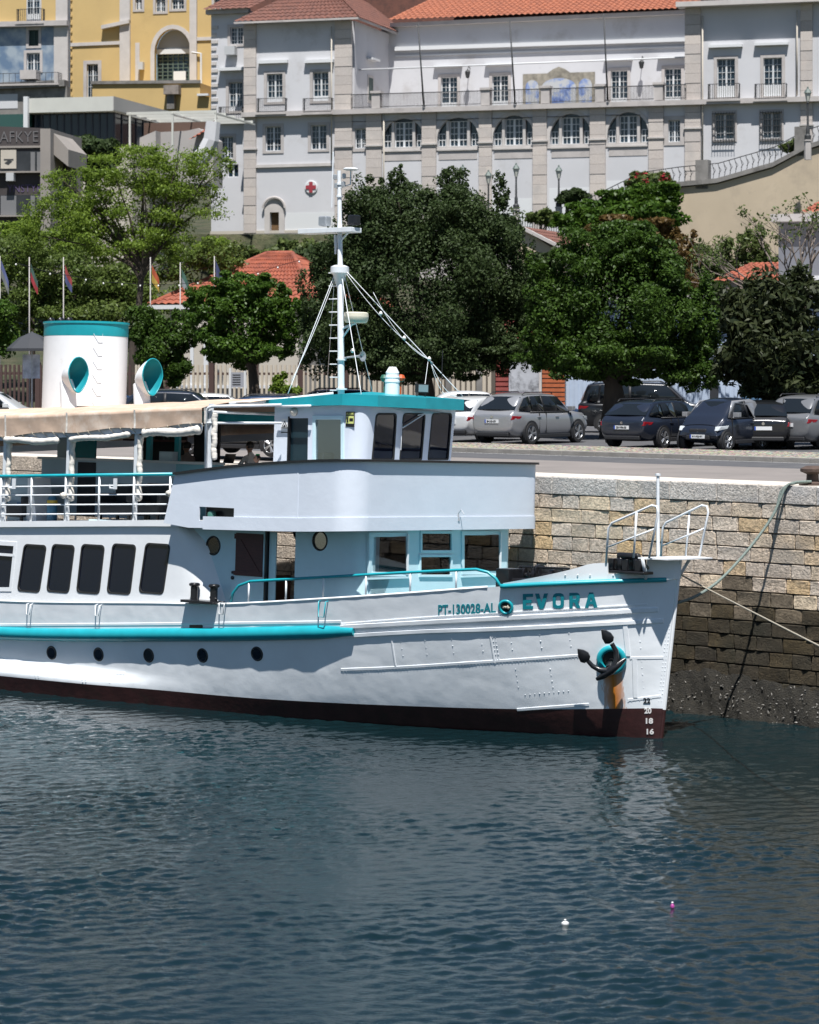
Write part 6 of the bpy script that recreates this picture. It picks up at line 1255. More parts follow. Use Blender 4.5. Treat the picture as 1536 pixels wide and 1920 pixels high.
pb=frame_obj(Fr((-9,114,0),-14),'pale_annexe','pale annexe wall with pipes behind the picket fence','building'); fp=Face(Fr((-9,114,0),-14),pb,0.); fp.wall([(330,760),(560,760),(560,600),(330,600)],PLASTC,'wall',3); fp.box(358,364,640,760,-.1,0,WFRAME,'drain_pipe'); fp.box(384,392,640,760,-.15,0,WFRAME,'drain_pipe'); fp.box(330,560,722,728,-.2,0,WFRAME,'ledge')
bp_=frame_obj(Fr((-15,104,0),-14),'notice_board','grey notice board fixed on the picket fence','sign'); fb=Face(Fr((-9,105.4,0),-14),bp_,0.); bp_.matrix_world=Fr((-9,105.4,0),-14).m; fb.box(434,458,698,726,-.06,0,mat('board grey',(.30,.31,.35),.6),'board'); fb.box(430,434,690,760,-.05,0,WFRAME,'board_post'); fb.box(458,462,690,760,-.05,0,WFRAME,'board_post')
for k in range(5): fb.box(437,452,702+k*4.5,704+k*4.5,-.066,-.06,IRON,'printed_line')
# ================================================================== trees and plants
def leafmat(name,c,c2,tr=.35,rough=.45):
    m=bpy.data.materials.new(name); m.use_nodes=True; t=m.node_tree; N=t.nodes; L=t.links; p=N['Principled BSDF']; p.inputs['Roughness'].default_value=rough; p.inputs['Specular IOR Level'].default_value=.22
    a=N.new('ShaderNodeAttribute'); a.attribute_name='tint'; r=N.new('ShaderNodeValToRGB'); r.color_ramp.elements[0].color=(*c,1); r.color_ramp.elements[1].color=(*c2,1); L.new(a.outputs['Fac'],r.inputs[0]); L.new(r.outputs[0],p.inputs['Base Color'])
    tl=N.new('ShaderNodeBsdfTranslucent'); L.new(r.outputs[0],tl.inputs[0]); mx=N.new('ShaderNodeMixShader'); mx.inputs[0].default_value=tr; L.new(p.outputs[0],mx.inputs[1]); L.new(tl.outputs[0],mx.inputs[2]); L.new(mx.outputs[0],N['Material Output'].inputs[0]); return m
LF1=leafmat('grey green leaves',(.022,.041,.012),(.060,.090,.029),rough=.6); LF2=leafmat('glossy green leaves',(.020,.047,.006),(.068,.125,.018),rough=.5); LF3=leafmat('dark leathery leaves',(.018,.030,.011),(.055,.066,.026),rough=.5)
LF4=leafmat('yellow green leaflets',(.085,.145,.016),(.23,.32,.05),tr=.5); LF5=leafmat('fresh green leaves',(.026,.068,.008),(.092,.165,.022),tr=.4); LF6=leafmat('brownish leaves',(.07,.045,.015),(.15,.095,.03)); LF7=leafmat('red blossom',(.35,.02,.03),(.55,.06,.09)); LF8=leafmat('olive shrub leaves',(.045,.075,.020),(.13,.165,.05))
LF9=leafmat('light olive leaves',(.055,.095,.018),(.15,.20,.05),tr=.45)
BARK=mat('bark',(.055,.042,.032),.95,var=.35,vs=4,bump=.8,bs=14,stretch=(1,1,.3)); BARKP=mat('grey twig bark',(.16,.13,.11),.95,var=.3,vs=4)
def foliage(name,blobs,n,size,m,parent,seed=1,sub=14,subr=.30,shell=.30,aspect=.55,up=.35,fill=.15):
    r=np.random.default_rng(seed); w=np.array([b[1][0]*b[1][1]+b[1][0]*b[1][2] for b in blobs]); w=w/w.sum(); C=[];RR=[];W=[]
    for b,wt in zip(blobs,w):
        k=max(5,int(sub)); d=r.normal(size=(k,3)); d/=np.linalg.norm(d,axis=1)[:,None]; rad=np.array(b[1]); q=.55+.5*r.random((k,1))
        c=np.array(b[0])+d*rad*q; C.append(c); RR.append(rad[None,:]*subr*(.6+.9*r.random((k,1)))); W.append(np.full(k,wt/k))
        C.append(np.array(b[0])[None,:]); RR.append(rad[None,:]*.85); W.append(np.array([wt*fill]))
    C=np.concatenate(C);RR=np.concatenate(RR);W=np.concatenate(W);W/=W.sum()
    i=r.choice(len(C),n,p=W); d=r.normal(size=(n,3)); d/=np.linalg.norm(d,axis=1)[:,None]; q=np.clip(1-np.abs(r.normal(size=(n,1)))*shell,.05,1.15)
    P=C[i]+d*RR[i]*q
    nr=d*.8+r.normal(size=(n,3))*.75+np.array([0,-.1,up]); nr/=np.linalg.norm(nr,axis=1)[:,None]
    t=np.cross(nr,r.normal(size=(n,3))); t/=np.linalg.norm(t,axis=1)[:,None]; b_=np.cross(nr,t); s=size*(.65+.7*r.random((n,1)))
    q0=P-t*s; q1=P+b_*s*aspect+nr*s*.12; q2=P+t*s; q3=P-b_*s*aspect+nr*s*.12
    V=np.stack([q0,q1,q2,q3],1).reshape(-1,3); F_=np.arange(4*n).reshape(n,4)
    tint=np.repeat(np.clip(.5+.35*r.normal(size=n)*.6+.25*(r.random(len(C))[i]-.5),0,1),4)
    return np_mesh(name,V,F_,m,parent,attr=tint)
def blob(px,py,rx,ry,Y,dk=.8): k=Y/FP; c=at(px,py,Y); return ((c.x,c.y,c.z),(rx*k,rx*k*dk,ry*k))
def tree(name,label,blobs,n,size,m,trunk,seed=1,cat='tree',group=None,limbs=6,tr=.28,bark=None,**kw):
    base=Vector(trunk[0]); t=empty(name,Matrix.Translation(base),label,cat,group); T=[Vector(p)-base for p in trunk]
    g=G(); k=len(T); g.tube(T,[tr*(1-.55*i/(k-1)) for i in range(k)],10)
    rr=random.Random(seed); top=T[-1]
    for i in range(limbs):
        b=rr.choice(blobs); e=Vector(b[0])-base+Vector((rr.uniform(-.6,.6)*b[1][0],rr.uniform(-.6,.6)*b[1][1],rr.uniform(-.3,.6)*b[1][2])); s=T[-1].lerp(T[-2],rr.uniform(0,.7)); mdl=s.lerp(e,.5)+Vector((rr.uniform(-.3,.3),rr.uniform(-.3,.3),rr.uniform(0,.5)))
        g.tube([s,s.lerp(mdl,.5)+Vector((0,0,.1)),mdl,e],[tr*.42,tr*.32,tr*.22,tr*.06],6)
    g.obj('trunk',bark or BARK,t,smooth=True)
    bl=[((b[0][0]-base.x,b[0][1]-base.y,b[0][2]-base.z),b[1]) for b in blobs]
    foliage('crown',bl,n,size,m,t,seed,**kw); return t
def base(px,Y,z=None): p=at(px,700,Y); p.z=ZQ if z is None else z; return p
Y=95
tree('ficus_tree','largest tree with dense grey green crown in the middle behind the mast',[blob(*b,Y) for b in ((790,540,190,175),(775,415,125,85),(880,440,95,90),(660,500,75,110),(925,520,65,110),(655,620,95,75),(900,640,95,62),(780,665,170,50),(700,400,60,70),(745,335,22,26),(850,345,35,40),(940,360,18,40),(985,560,40,120),(600,560,45,90),(620,640,60,70),(960,620,50,80))],190000,.060,LF1,[base(800,Y),at(800,740,Y),at(795,680,Y)],3,limbs=9,tr=.42,sub=60,subr=.17,fill=.3)
Y=91
tree('green_tree','broad glossy green tree standing over the parked dark cars on the right',[blob(*b,Y) for b in ((1150,565,150,135),(1150,480,110,62),(1060,590,75,95),(1260,600,75,100),(1150,670,165,48),(1040,650,60,55),(1285,660,55,55),(1215,520,80,70),(1020,540,40,70),(1310,640,40,60),(1180,440,70,30),(1330,600,45,80),(1300,700,60,30))],150000,.064,LF2,[base(1150,Y),at(1152,745,Y),at(1148,690,Y)],4,limbs=9,tr=.5,sub=50,subr=.18,fill=.25)
Y=84
tree('magnolia_tree','dark tree with large leathery leaves at the right margin',[blob(*b,Y) for b in ((1455,640,95,105),(1400,600,55,70),(1510,680,90,80),(1390,680,55,50),(1500,560,60,50),(1450,720,70,32))],24000,.15,LF3,[base(1462,Y),at(1465,770,Y),at(1470,700,Y)],5,limbs=8,tr=.32,aspect=.36,sub=26,subr=.3,shell=.5)
Y=122
tree('locust_tree','airy yellow green tree at the left with sky showing through its twigs'.replace('sky','walls'),[blob(*b,Y) for b in ((250,330,95,34),(330,300,70,32),(175,345,70,30),(150,420,80,38),(265,420,95,38),(385,320,38,34),(340,395,70,32),(205,380,60,26),(120,335,35,20),(300,360,60,26),(395,370,30,26),(310,460,70,30),(220,470,80,30),(140,380,60,26),(420,300,22,26),(250,295,80,22),(110,400,60,40),(190,440,90,40),(330,345,80,40),(60,430,50,40))],50000,.072,LF4,[base(245,Y),at(250,640,Y),at(262,560,Y),at(268,480,Y)],6,limbs=26,tr=.22,sub=12,subr=.40,shell=.7,aspect=.42,fill=.1)
Y=130
tree('background_tree','second light green tree behind the flagpoles at the left',[blob(*b,Y) for b in ((60,470,80,50),(140,500,90,45),(60,540,80,40),(240,530,90,45),(330,500,60,50),(410,480,50,36),(170,560,110,40),(-30,480,60,60),(200,600,130,50),(60,610,90,40))],52000,.09,LF9,[base(130,Y),at(130,640,Y),at(130,560,Y)],7,limbs=14,tr=.22,sub=14,subr=.34,shell=.6)
Y=134
tree('background_tree','pale green tree at the left edge below the dark office block',[blob(*b,Y) for b in ((40,440,55,30),(120,465,60,34),(400,475,55,30),(20,510,50,40),(150,540,80,30),(280,560,60,30))],26000,.09,LF4,[base(60,Y),at(60,600,Y),at(55,500,Y)],8,limbs=10,tr=.2,sub=12,subr=.36,shell=.6)
Y=100
tree('round_tree','round fresh green tree in front of the red roofed house',[blob(*b,Y) for b in ((450,600,92,66),(400,570,50,42),(500,570,52,46),(450,655,88,34),(455,535,55,28),(540,610,40,60))],70000,.064,LF5,[base(477,Y),at(477,730,Y),at(470,660,Y)],9,limbs=8,tr=.28,sub=34,subr=.2)
Y=103
tree('round_tree','green tree in shade between the cowl vent and the round tree',[blob(*b,Y) for b in ((300,650,55,50),(275,610,40,40),(330,690,40,30),(345,620,30,50))],20000,.07,LF2,[base(300,Y),at(300,730,Y),at(300,680,Y)],10,limbs=6,tr=.2)
tree('round_tree','bright green tree cut by the left edge beside the funnel',[blob(*b,Y) for b in ((5,620,34,42),(-30,600,60,60),(10,585,20,22),(0,655,40,22))],16000,.07,LF5,[base(-30,Y),at(-30,720,Y),at(-25,660,Y)],11,limbs=5,tr=.2)
Y=165
tree('laurel_tree','dark green tree below the glazed pavilion',[blob(*b,Y) for b in ((165,285,55,38),(200,300,32,42),(125,275,26,22),(150,320,40,22))],10000,.17,LF1,[base(165,Y,9),at(165,350,Y),at(165,310,Y)],12,limbs=5,tr=.25)
def shrub(name,label,blobs,n,size,m,seed,base_px,cat='shrub',**kw):
    b0=Vector(blobs[0][0]); b0.z-=blobs[0][1][2]; t=empty(name,Matrix.Translation(b0),label,cat); bl=[((b[0][0]-b0.x,b[0][1]-b0.y,b[0][2]-b0.z),b[1]) for b in blobs]; foliage('foliage',bl,n,size,m,t,seed,**kw)
    g=G(); rr=random.Random(seed)
    for k in range(5):
        e=Vector(bl[rr.randrange(len(bl))][0]); g.tube([(rr.uniform(-.2,.2),rr.uniform(-.2,.2),-.6),e*.5,e],[.05,.04,.015],5)
    g.obj('stems',BARK,t); return t,bl
Y=158
shrub('ivy','curtain of bright green ivy spilling over the cream retaining wall',[blob(*b,Y,.35) for b in ((1190,395,85,36),(1235,385,40,30),(1130,405,60,25),(1240,430,32,50),(1090,420,40,22),(1200,370,50,16),(1225,356,46,16),(1165,376,48,20),(1110,398,45,20),(1070,414,40,18),(1255,362,24,24))],24000,.16,LF5,21,None,'ivy',sub=20)
shrub('hedge_bush','brown tipped bush on the top of the green tree below the ivy',[blob(*b,Y-40,.5) for b in ((1180,428,70,22),(1110,440,40,18),(1240,450,40,26))],7000,.12,LF6,22,None)
t,bl=shrub('oleander','oleander bush with red blossom at the top of the ivy',[blob(*b,Y+6,.6) for b in ((1215,338,34,18),(1190,345,16,14),(1245,340,22,16))],3500,.16,LF8,23,None); foliage('blossom',bl,260,.14,LF7,t,5)
shrub('clipped_tree','small cloud shaped clipped tree in front of the arcade',[blob(*b,Y+14,.8) for b in ((1062,372,18,12),(1090,368,16,12),(1078,362,20,8))],2600,.16,LF1,24,None)
shrub('garden_bush','loose bush beside the lamp post left of the ivy',[blob(*b,Y+10,.8) for b in ((1015,408,24,16),(1040,412,22,14))],1800,.17,LF8,25,None,shell=.6)
shrub('garden_bush','dark bush on the stair top at the right',[blob(*b,Y+6,.6) for b in ((1490,272,20,12),(1475,278,12,9))],1200,.16,LF8,26,None)
Y=126
shrub('bamboo_bush','pale feathery bush right of the ivy in front of the cream wall',[blob(*b,Y,.7) for b in ((1345,475,34,42),(1320,500,36,30),(1365,510,30,34))],6500,.15,LF8,27,None,aspect=.25,shell=.6)
shrub('bamboo_bush','pale feathery bush beside the grey house on the right',[blob(*b,Y,.7) for b in ((1415,470,30,42),(1440,500,24,34),(1400,505,26,30))],6000,.15,LF8,28,None,aspect=.25,shell=.6)
shrub('dry_bush','brown dry bush between the green tree and the low red roof',[blob(*b,Y-14,.7) for b in ((1290,470,24,34),(1310,560,26,40),(1330,610,26,40),(1285,520,20,30))],4500,.10,LF6,29,None,shell=.6)
shrub('garden_bush','small dark bushes under the white garden wall left of the mast',[blob(*b,150,.7) for b in ((535,466,26,14),(575,474,34,20),(500,480,24,12),(430,492,50,24),(520,500,60,26),(610,500,50,30),(460,470,20,14))],9000,.17,LF8,30,None)
shrub('roadside_bush','light green weed bush left of the mast behind the awning',[blob(*b,99,.8) for b in ((525,722,16,22),(548,735,18,16))],1500,.09,LF4,31,None,shell=.7)
shrub('scrub','dark scrub on the slope behind the big trees',[blob(*b,140,.5) for b in ((600,520,60,50),(1000,520,60,60),(700,480,120,50),(1350,560,60,50),(940,440,50,30),(1300,560,50,80))],14000,.2,LF1,32,None)
# bare branching tree at the right
Y=104; b0=base(1500,Y); t=empty('bare_tree',Matrix.Translation(b0),'thin half bare tree with twisting branches in front of the grey house','tree'); g=G(); tips=[]
def br(p,d,L_,r,dep,rr):
    q=p; pts=[p]
    for k in range(4): d=(d+Vector((rr.uniform(-.35,.35),rr.uniform(-.25,.25),rr.uniform(-.2,.22)))).normalized(); q=q+d*L_/4; pts.append(q)
    g.tube(pts,[r,r*.9,r*.8,r*.7,r*.6],5); 
    if dep==0: tips.append(pts[-1]); tips.append(pts[2]); return
    for k in range(3 if dep>1 else 2): br(pts[rr.randrange(2,5)],(d+Vector((rr.uniform(-.9,.9),rr.uniform(-.5,.5),rr.uniform(-.3,.6)))).normalized(),L_*.68,r*.55,dep-1,rr)
rr=random.Random(12); br(Vector((0,0,0)),Vector((0,0,1)),5.2,.14,0,rr); tips.clear(); z=5.2
for d in ((-.9,0,.5),(-.3,.2,.9),(.5,0,.8),(-.8,-.2,.15),(.1,0,1)): br(Vector((.1,0,rr.uniform(4.2,5.2))),Vector(d).normalized(),2.3,.075,3,rr)
g.obj('trunk',BARKP,t,smooth=2); foliage('leaves',[((p.x,p.y,p.z),(.22,.2,.18)) for p in tips],1500,.07,LF8,t,33,sub=4,shell=.8)
# ================================================================== street furniture
GLAMP=mat('lantern glass',(.55,.55,.50),.2)
def lamp(px,ytop,ybase,Y,label):
    a=at(px,ytop,Y); b=at(px,ybase,Y); h=a.z-b.z; t=empty('street_lamp',Matrix.Translation(b),label,'street lamp','old iron lamp posts')
    G().lathe([(.22,-1.2),(.22,-.1),(.26,-.08),(.26,0)],8).obj('pedestal',SURR,t); G().lathe([(.2,0),(.2,.25),(.11,.35),(.11,.7),(.07,.8),(.05,h-.95),(.09,h-.93),(.05,h-.86)],10).obj('post',IRON,t,smooth=True)
    G().lathe([(.09,h-.85),(.20,h-.36),(.20,h-.34)],6).obj('lantern_glass',GLAMP,t); G().lathe([(.25,h-.36),(.13,h-.16),(.06,h-.1),(.05,h),(0,h+.05)],6).obj('lantern_cap',mat('verdigris cap',(.10,.13,.12),.6),t)
lamp(868,309,440,168,'street lamp leftmost, its lantern just above the crown of the biggest tree'); lamp(916,319,440,172,'street lamp second from left, rising behind the biggest tree'); lamp(968,306,392,170,'tall street lamp just right of the biggest tree top'); lamp(1048,310,388,172,'street lamp beside the clipped cloud shaped tree'); lamp(1515,163,262,160,'street lamp at the far right by the top of the stairs')
FC=[((.05,.10,.08),(.30,.03,.04)),((.25,.04,.04),(.06,.07,.16)),((.40,.08,.03),(.42,.28,.05)),((.05,.12,.09),(.22,.24,.25)),((.04,.05,.12),(.05,.06,.12)),((.10,.12,.25),(.16,.17,.16))]
for k,(px,py,lab) in enumerate(((55,482,'white flagpole with a red green and blue flag left of the funnel top'),(119,482,'white flagpole with a red and dark blue flag above the funnel'),(282,482,'white flagpole with an orange and yellow flag right of the funnel'),(338,492,'white flagpole with a green and white flag left of the red roof'),(402,480,'white flagpole with a dark blue flag next to the red roof'),(0,480,'white flagpole with a blue and yellow flag at the left edge'))):
    Y=112; a=at(px,py,Y); b=Vector((a.x,a.y,ZQ)); h=a.z-ZQ; t=empty('flagpole',Matrix.Translation(b),lab,'flagpole','flagpoles at the left'); G().tube([(0,0,0),(0,0,h)],[.03,.022],8).obj('pole',GREYW,t,smooth=2)
    for half,c in enumerate(FC[k]):
        def fg(u,v): s=u*.5; dr=1.5*s; return (.06+s*(.62),.08*sin(s*9+k),h-.25-dr-(v+half)*.36*(1-.2*u)-.08*sin(u*3+k))
        G().grid(fg,[i/8 for i in range(9)],[0,.5,1]).obj('flag_cloth',mat('flag %d %d'%(k,half),c,.8),t,smooth=2,fix=False)
BU=[(30,496),(94,514),(161,525),(194,531.6),(229,533.6),(263,536),(297,536),(336,535.6),(371,531.6),(408.6,528.8),(447,520.7),(484,514),(521,502),(561,491)]
pts=[at(a,b-3,108) for a,b in BU]; t=empty('string_lights',Matrix.Translation(pts[0]),'string of small white bulbs sagging across the trees at the left','string lights'); G().tube([p-pts[0] for p in pts],.012,5).obj('cable',BLACK,t)
for p in pts: G().lathe([(0,-.07),(.035,-.04),(.035,-.01),(.015,.02),(0,.02)],8,Matrix.Translation(p-pts[0]-Vector((0,0,.04)))).obj('bulb',BULB,t,smooth=2)
a=at(60,662,100); t=empty('market_umbrella',Matrix.Translation((a.x,a.y,ZQ)),'dark grey umbrella left of the funnel above white banners','umbrella'); h=at(60,622,100).z-ZQ; UM=mat('dark grey cloth',(.035,.038,.045),.8); G().lathe([(0,h),(.5,h-.22),(.95,h-.62),(.95,h-.72)],8).obj('canopy',UM,t); G().tube([(0,0,0),(0,0,h)],.03,6).obj('pole',STEEL,t); G().box(-.35,.3,-.02,.02,h-1.75,h-.85).obj('banner',mat('banner white',(.5,.52,.6),.7,var=.4,vs=3),t)
# ================================================================== parked cars
TYRE=mat('tyre rubber',(.018,.018,.019),.8); RIM=mat('alloy rim',(.45,.46,.48),.3,metal=.8); CGL=mat('car glass',(.010,.013,.016),.03,spec=.5); TAIL=mat('red tail lamp',(.20,.008,.012),.2); HEADL=mat('headlamp glass',(.45,.48,.5),.08,spec=.9); PLATE=mat('number plate',(.66,.67,.68),.5); TRIM=mat('black car trim',(.016,.016,.018),.55); CHR2=mat('chrome',(.6,.6,.62),.15,metal=1)
def paint(name,c): return mat(name,c,.28,coat=.6,metal=.25)
SILV=mat('silver car paint',(.34,.345,.36),.30,metal=.5,coat=.6); NAVY=paint('navy car paint',(.018,.024,.040)); BLK=paint('black car paint',(.012,.013,.016)); BLUE=paint('blue car paint',(.015,.035,.085)); WHT=paint('white car paint',(.62,.63,.64)); GRY=paint('grey car paint',(.16,.165,.175))
def car(typ,pt,wheel,yaw,body,label,plate=None,two=None,group='cars in the quay car park'):
    # length, width, height, wheel radius, axles, belt height, bonnet height, cowl x, roof front x, roof rear x, tail top x
    L_,W_,H_,wr,(xr,xf),zs_,zh,xc,x1,x0,xt={'suv':(4.5,1.84,1.63,.36,(-1.36,1.38),1.02,.98,1.18,.42,-1.55,-2.08),'wagon':(4.9,1.86,1.46,.33,(-1.50,1.48),.92,.84,1.22,.35,-1.75,-2.30),'hatch':(4.1,1.76,1.48,.31,(-1.26,1.28),.93,.86,1.12,.38,-1.25,-1.85),'mpv':(5.0,1.92,1.86,.34,(-1.5,1.55),1.08,1.02,1.55,.75,-2.05,-2.38),'micro':(2.72,1.66,1.55,.29,(-.94,.93),.96,.86,.92,.28,-.88,-1.20)}[typ]
    a=R(yaw); M0=Matrix.Rotation(a,4,'Z'); wl=Vector(((xr if wheel[0]=='r' else xf),(W_/2-.1)*(1 if wheel[1]=='l' else -1),0)); o_=Vector(pt)-M0@wl
    t=empty('parked_car',Matrix.Translation(o_)@M0,label,'car',group); h2=L_/2; hw=W_/2
    def bz(x): return itp([(-h2,zs_-.10),(xt,zs_),(xc,zs_-.03),(xc+.25,zs_-.045),(h2-.25,zh-.10),(h2,zh-.34)],x)      # shoulder line
    def tz(x): return itp([(-h2,zs_-.07),(xt-.03,zs_+.04),(xt+.05,zs_+.12),(x0-.12,H_-.12),(x0+.15,H_-.04),((x0+x1)/2,H_),(x1,H_-.05),(x1+.2,H_-.16),(xc,zs_+.06),(xc+.15,zs_+.0),(h2-.35,zh-.01),(h2-.1,zh-.12),(h2,zh-.30)],x)
    def wx(x): e=max(0,(abs(x)-(h2-.9))/.9); return hw*(1-.20*e**2.2)
    def rw(x): k=max(0,min(1,(tz(x)-bz(x))/(H_-zs_))); return wx(x)-.07-.17*k
    def zl(x): return .22+.20*max(0,(abs(x)-(h2-.35))/.35)**1.5
    xs=[-h2,-h2+.05,-h2+.15,xt-.02,xt+.08,(xt+x0)/2,x0-.08,x0+.15,x0+.5,(x0+x1)/2,x1-.3,x1,x1+.12,(x1+xc)/2,xc-.08,xc+.08,xc+.3,(xc+h2)/2+.1,h2-.35,h2-.15,h2-.05,h2]
    P=[];n=0
    for x in xs:
        w=wx(x); b=bz(x); z=tz(x); q=rw(x); l=zl(x); m=(l+b)/2
        sec=[(0,l),(w*.8,l),(w-.03,l+.10),(w+.005,m),(w-.0,b-.12),(w-.045,b-.01),(min(q+.01,w-.06),b+min(.03,max(0,z-b)*.4)),(q-.0,z-.07 if z-b>.12 else z-.012),(q-.10,z-.012),(q*.5,z+.012),(0,z+.02)]
        sec=sec+[(-y,z_) for y,z_ in reversed(sec[1:-1])]; n=len(sec); P+=[(x,y,z_) for y,z_ in sec]
    k=len(xs); g=G(); g.add(P,[(i*n+j,i*n+(j+1)%n,(i+1)*n+(j+1)%n,(i+1)*n+j) for i in range(k-1) for j in range(n)]+[tuple(range(n)),tuple((k-1)*n+j for j in reversed(range(n)))])
    b=g.obj('body',body,t,smooth=2); sb_=b.modifiers.new('sub','SUBSURF'); sb_.levels=1; sb_.render_levels=2
    def gy(x,z): B=bz(x); T=tz(x); q=(z-B)/max(.05,T-.07-B); return (wx(x)-.055)*(1-q)+rw(x)*q
    for sd in (-1,1):
        def sp(poly,mm,nm,pr=.004,th=.02): return G().prism(poly,lambda x,z,d:(x,sd*(gy(x,z)+pr-d),z),th).obj(nm,mm,t,smooth=2)
        zb_=zs_+.035; ztp=H_-.115; xm=(x0+x1)/2+.08
        fw_=[(xm+.05,zb_),(xc-.26,zb_-.005),(x1+.02,ztp),(xm+.05,ztp+.03)]; rw_=[(max(x0,xt)+.38,zb_),(xm-.05,zb_),(xm-.05,ztp+.03),(x0+.42,ztp+.02)]; ow=[(xt+.22,zb_+.06),(x0+.52 if typ=='micro' else max(x0,xt)+.30,zb_),(x0+.34,ztp+.02),(x0+.06,ztp-.04)]
        for poly in ([fw_] if typ=='micro' else [fw_,rw_] if typ=='hatch' else [fw_,rw_,ow]):
            if len(poly)==4 and poly[1][0]-poly[0][0]>.1: sp(poly,CGL,'side_window')
        sp([(xm-.05,zb_-.01),(xm+.05,zb_-.01),(xm+.05,ztp+.04),(xm-.05,ztp+.04)],TRIM,'pillar')
        sp([(max(x0,xt)+.2,zs_-.0),(xc-.2,zs_-.01),(xc-.24,zs_+.025),(max(x0,xt)+.2,zs_+.03)],TRIM,'window_seal',.006)
        for cx in (xr,xf):
            yw=wx(cx)-.105; MW=Matrix.Translation((cx,sd*yw,wr))@Matrix.Rotation(R(-90*sd),4,'X')
            ar=[(cx+(wr+.055)*cos(R(q_)),wr+(wr+.055)*sin(R(q_))) for q_ in range(-32,213,12)]
            G().prism(ar,lambda x,z,d:(x,sd*(wx(cx)+.012-d),z),.06).obj('wheel_arch',TRIM,t)
            w_=G().lathe([(wr*.66,-.1),(wr*.94,-.11),(wr,-.08),(wr,.09),(wr*.94,.13),(wr*.70,.135),(wr*.66,.11)],24,MW).obj('tyre',TYRE,t,smooth=True); g=G().lathe([(wr*.69,.125),(wr*.66,.132),(wr*.60,.10),(wr*.60,.06)],24,MW)
            for q_ in range(5):
                for e in (-.16,.16): an=2*PI*q_/5; g.tube([MW@Vector((.05*cos(an+e),.05*sin(an+e),.12)),MW@Vector((wr*.64*cos(an+e*.8),wr*.64*sin(an+e*.8),.125))],.020,5)
            g.lathe([(0,.135),(.05,.13),(.06,.10)],10,MW).obj('rim',RIM,w_); G().lathe([(0,.08),(wr*.64,.08)],18,MW).obj('brake_shadow',TRIM,w_)
        G().box(xc-.36,xc-.20,sd*(hw+.0)-.02,sd*hw+sd*.0+.02,zs_+.02,zs_+.05).box(xc-.40,xc-.22,min(sd*(hw-.02),sd*(hw+.17)),max(sd*(hw-.02),sd*(hw+.17)),zs_+.04,zs_+.18).obj('mirror',two or body,t,bevel=.05,seg=3)
        for hx in ((xm-.42,xm+.62) if typ!='micro' else (xm-.1,)): G().box(hx-.10,hx+.10,min(sd*(hw-.05),sd*(hw+.022)),max(sd*(hw-.05),sd*(hw+.022)),zs_-.16,zs_-.125).obj('door_handle',body,t,bevel=.01)
        for gx in ((xm,xc-.22,xr+wr+.12) if typ!='micro' else (xc-.2,xm-.2)): G().box(gx-.005,gx+.005,min(sd*(hw-.08),sd*(hw+.004)),max(sd*(hw-.08),sd*(hw+.004)),.36,zs_-.03).obj('door_gap',TRIM,t)
        G().box(xr+wr+.1,xf-wr-.1,min(sd*(hw-.12),sd*(hw+.002)),max(sd*(hw-.12),sd*(hw+.002)),.21,.33).obj('sill_trim',TRIM,t,bevel=.02)
        zt_=zs_-.24; G().prism([(-h2+.015,zt_+.02),(-h2+.34,zt_+.06),(-h2+.42,zt_+.13),(-h2+.06,zt_+.15)],lambda x,z,d:(x+.012*(d>0),sd*(wx(x)+.006-d*(.42 if x<-h2+.2 else .1)),z),1).obj('tail_lamp',TAIL,t,bevel=.015)
        zf=zh-.26; G().prism([(h2-.03,zf),(h2-.42,zf+.06),(h2-.50,zf+.16),(h2-.14,zf+.13)],lambda x,z,d:(x-.01*(d>0),sd*(wx(x)+.008-d*(.36 if x>h2-.25 else .12)),z),1).obj('headlamp',HEADL,t,bevel=.02)
    def screen(xb,zb0,xtp,zt0,wb,wt,nm,s):
        g=G(); m=8; V=[]
        for i in range(m+1):
            u=i/m*2-1
            for x,z,w in ((xb,zb0,wb),(xtp,zt0,wt)): V.append((x+s*(.055-.10*u*u),u*w,z+.012-.02*u*u))
        g.add(V,[(2*i,2*i+2,2*i+3,2*i+1) for i in range(m)]).obj(nm,CGL,t,smooth=2,fix=False)
    screen(xc-.10,zs_+.075,x1+.10,H_-.10,hw-.15,hw-.27,'windscreen',1)
    screen(xt+.0,zs_+.10,x0-.06,H_-.11,hw-.20,hw-.28,'rear_window',-1)
    for sy in (-.38,.38): G().box(-.1,.06,sy-.22,sy+.22,zs_-.2,H_-.3).obj('seat',TRIM,t,bevel=.05)
    G().box(h2-.10,h2+.006,-.42,.42,.33,.47).obj('lower_grille',TRIM,t,bevel=.03); G().box(h2-.08,h2+.0,-.3,.3,zh-.32,zh-.20).obj('grille',TRIM,t,bevel=.03); G().box(-h2-.004,-h2+.12,-.62,.62,.27,.40).obj('rear_valance',TRIM,t,bevel=.03)
    if typ=='micro':
        for sd in (-1,1): G().prism([(xr-.28,.50),(xr+.30,.42),(xr+.44,zs_-.05),(x0+.55,H_-.20),(x1-.02,H_-.16),(xc-.28,zs_+.02),(xc-.10,zs_+.02),(x1+.12,H_-.07),(x0+.3,H_-.03),(x0,H_-.11),(xt+.08,zs_+.06),(xt,.80)],lambda x,z,d:(x,sd*((gy(x,z) if z>zs_-.02 else wx(x))+.014-d),z),.03).obj('safety_cell',two,t,smooth=2)
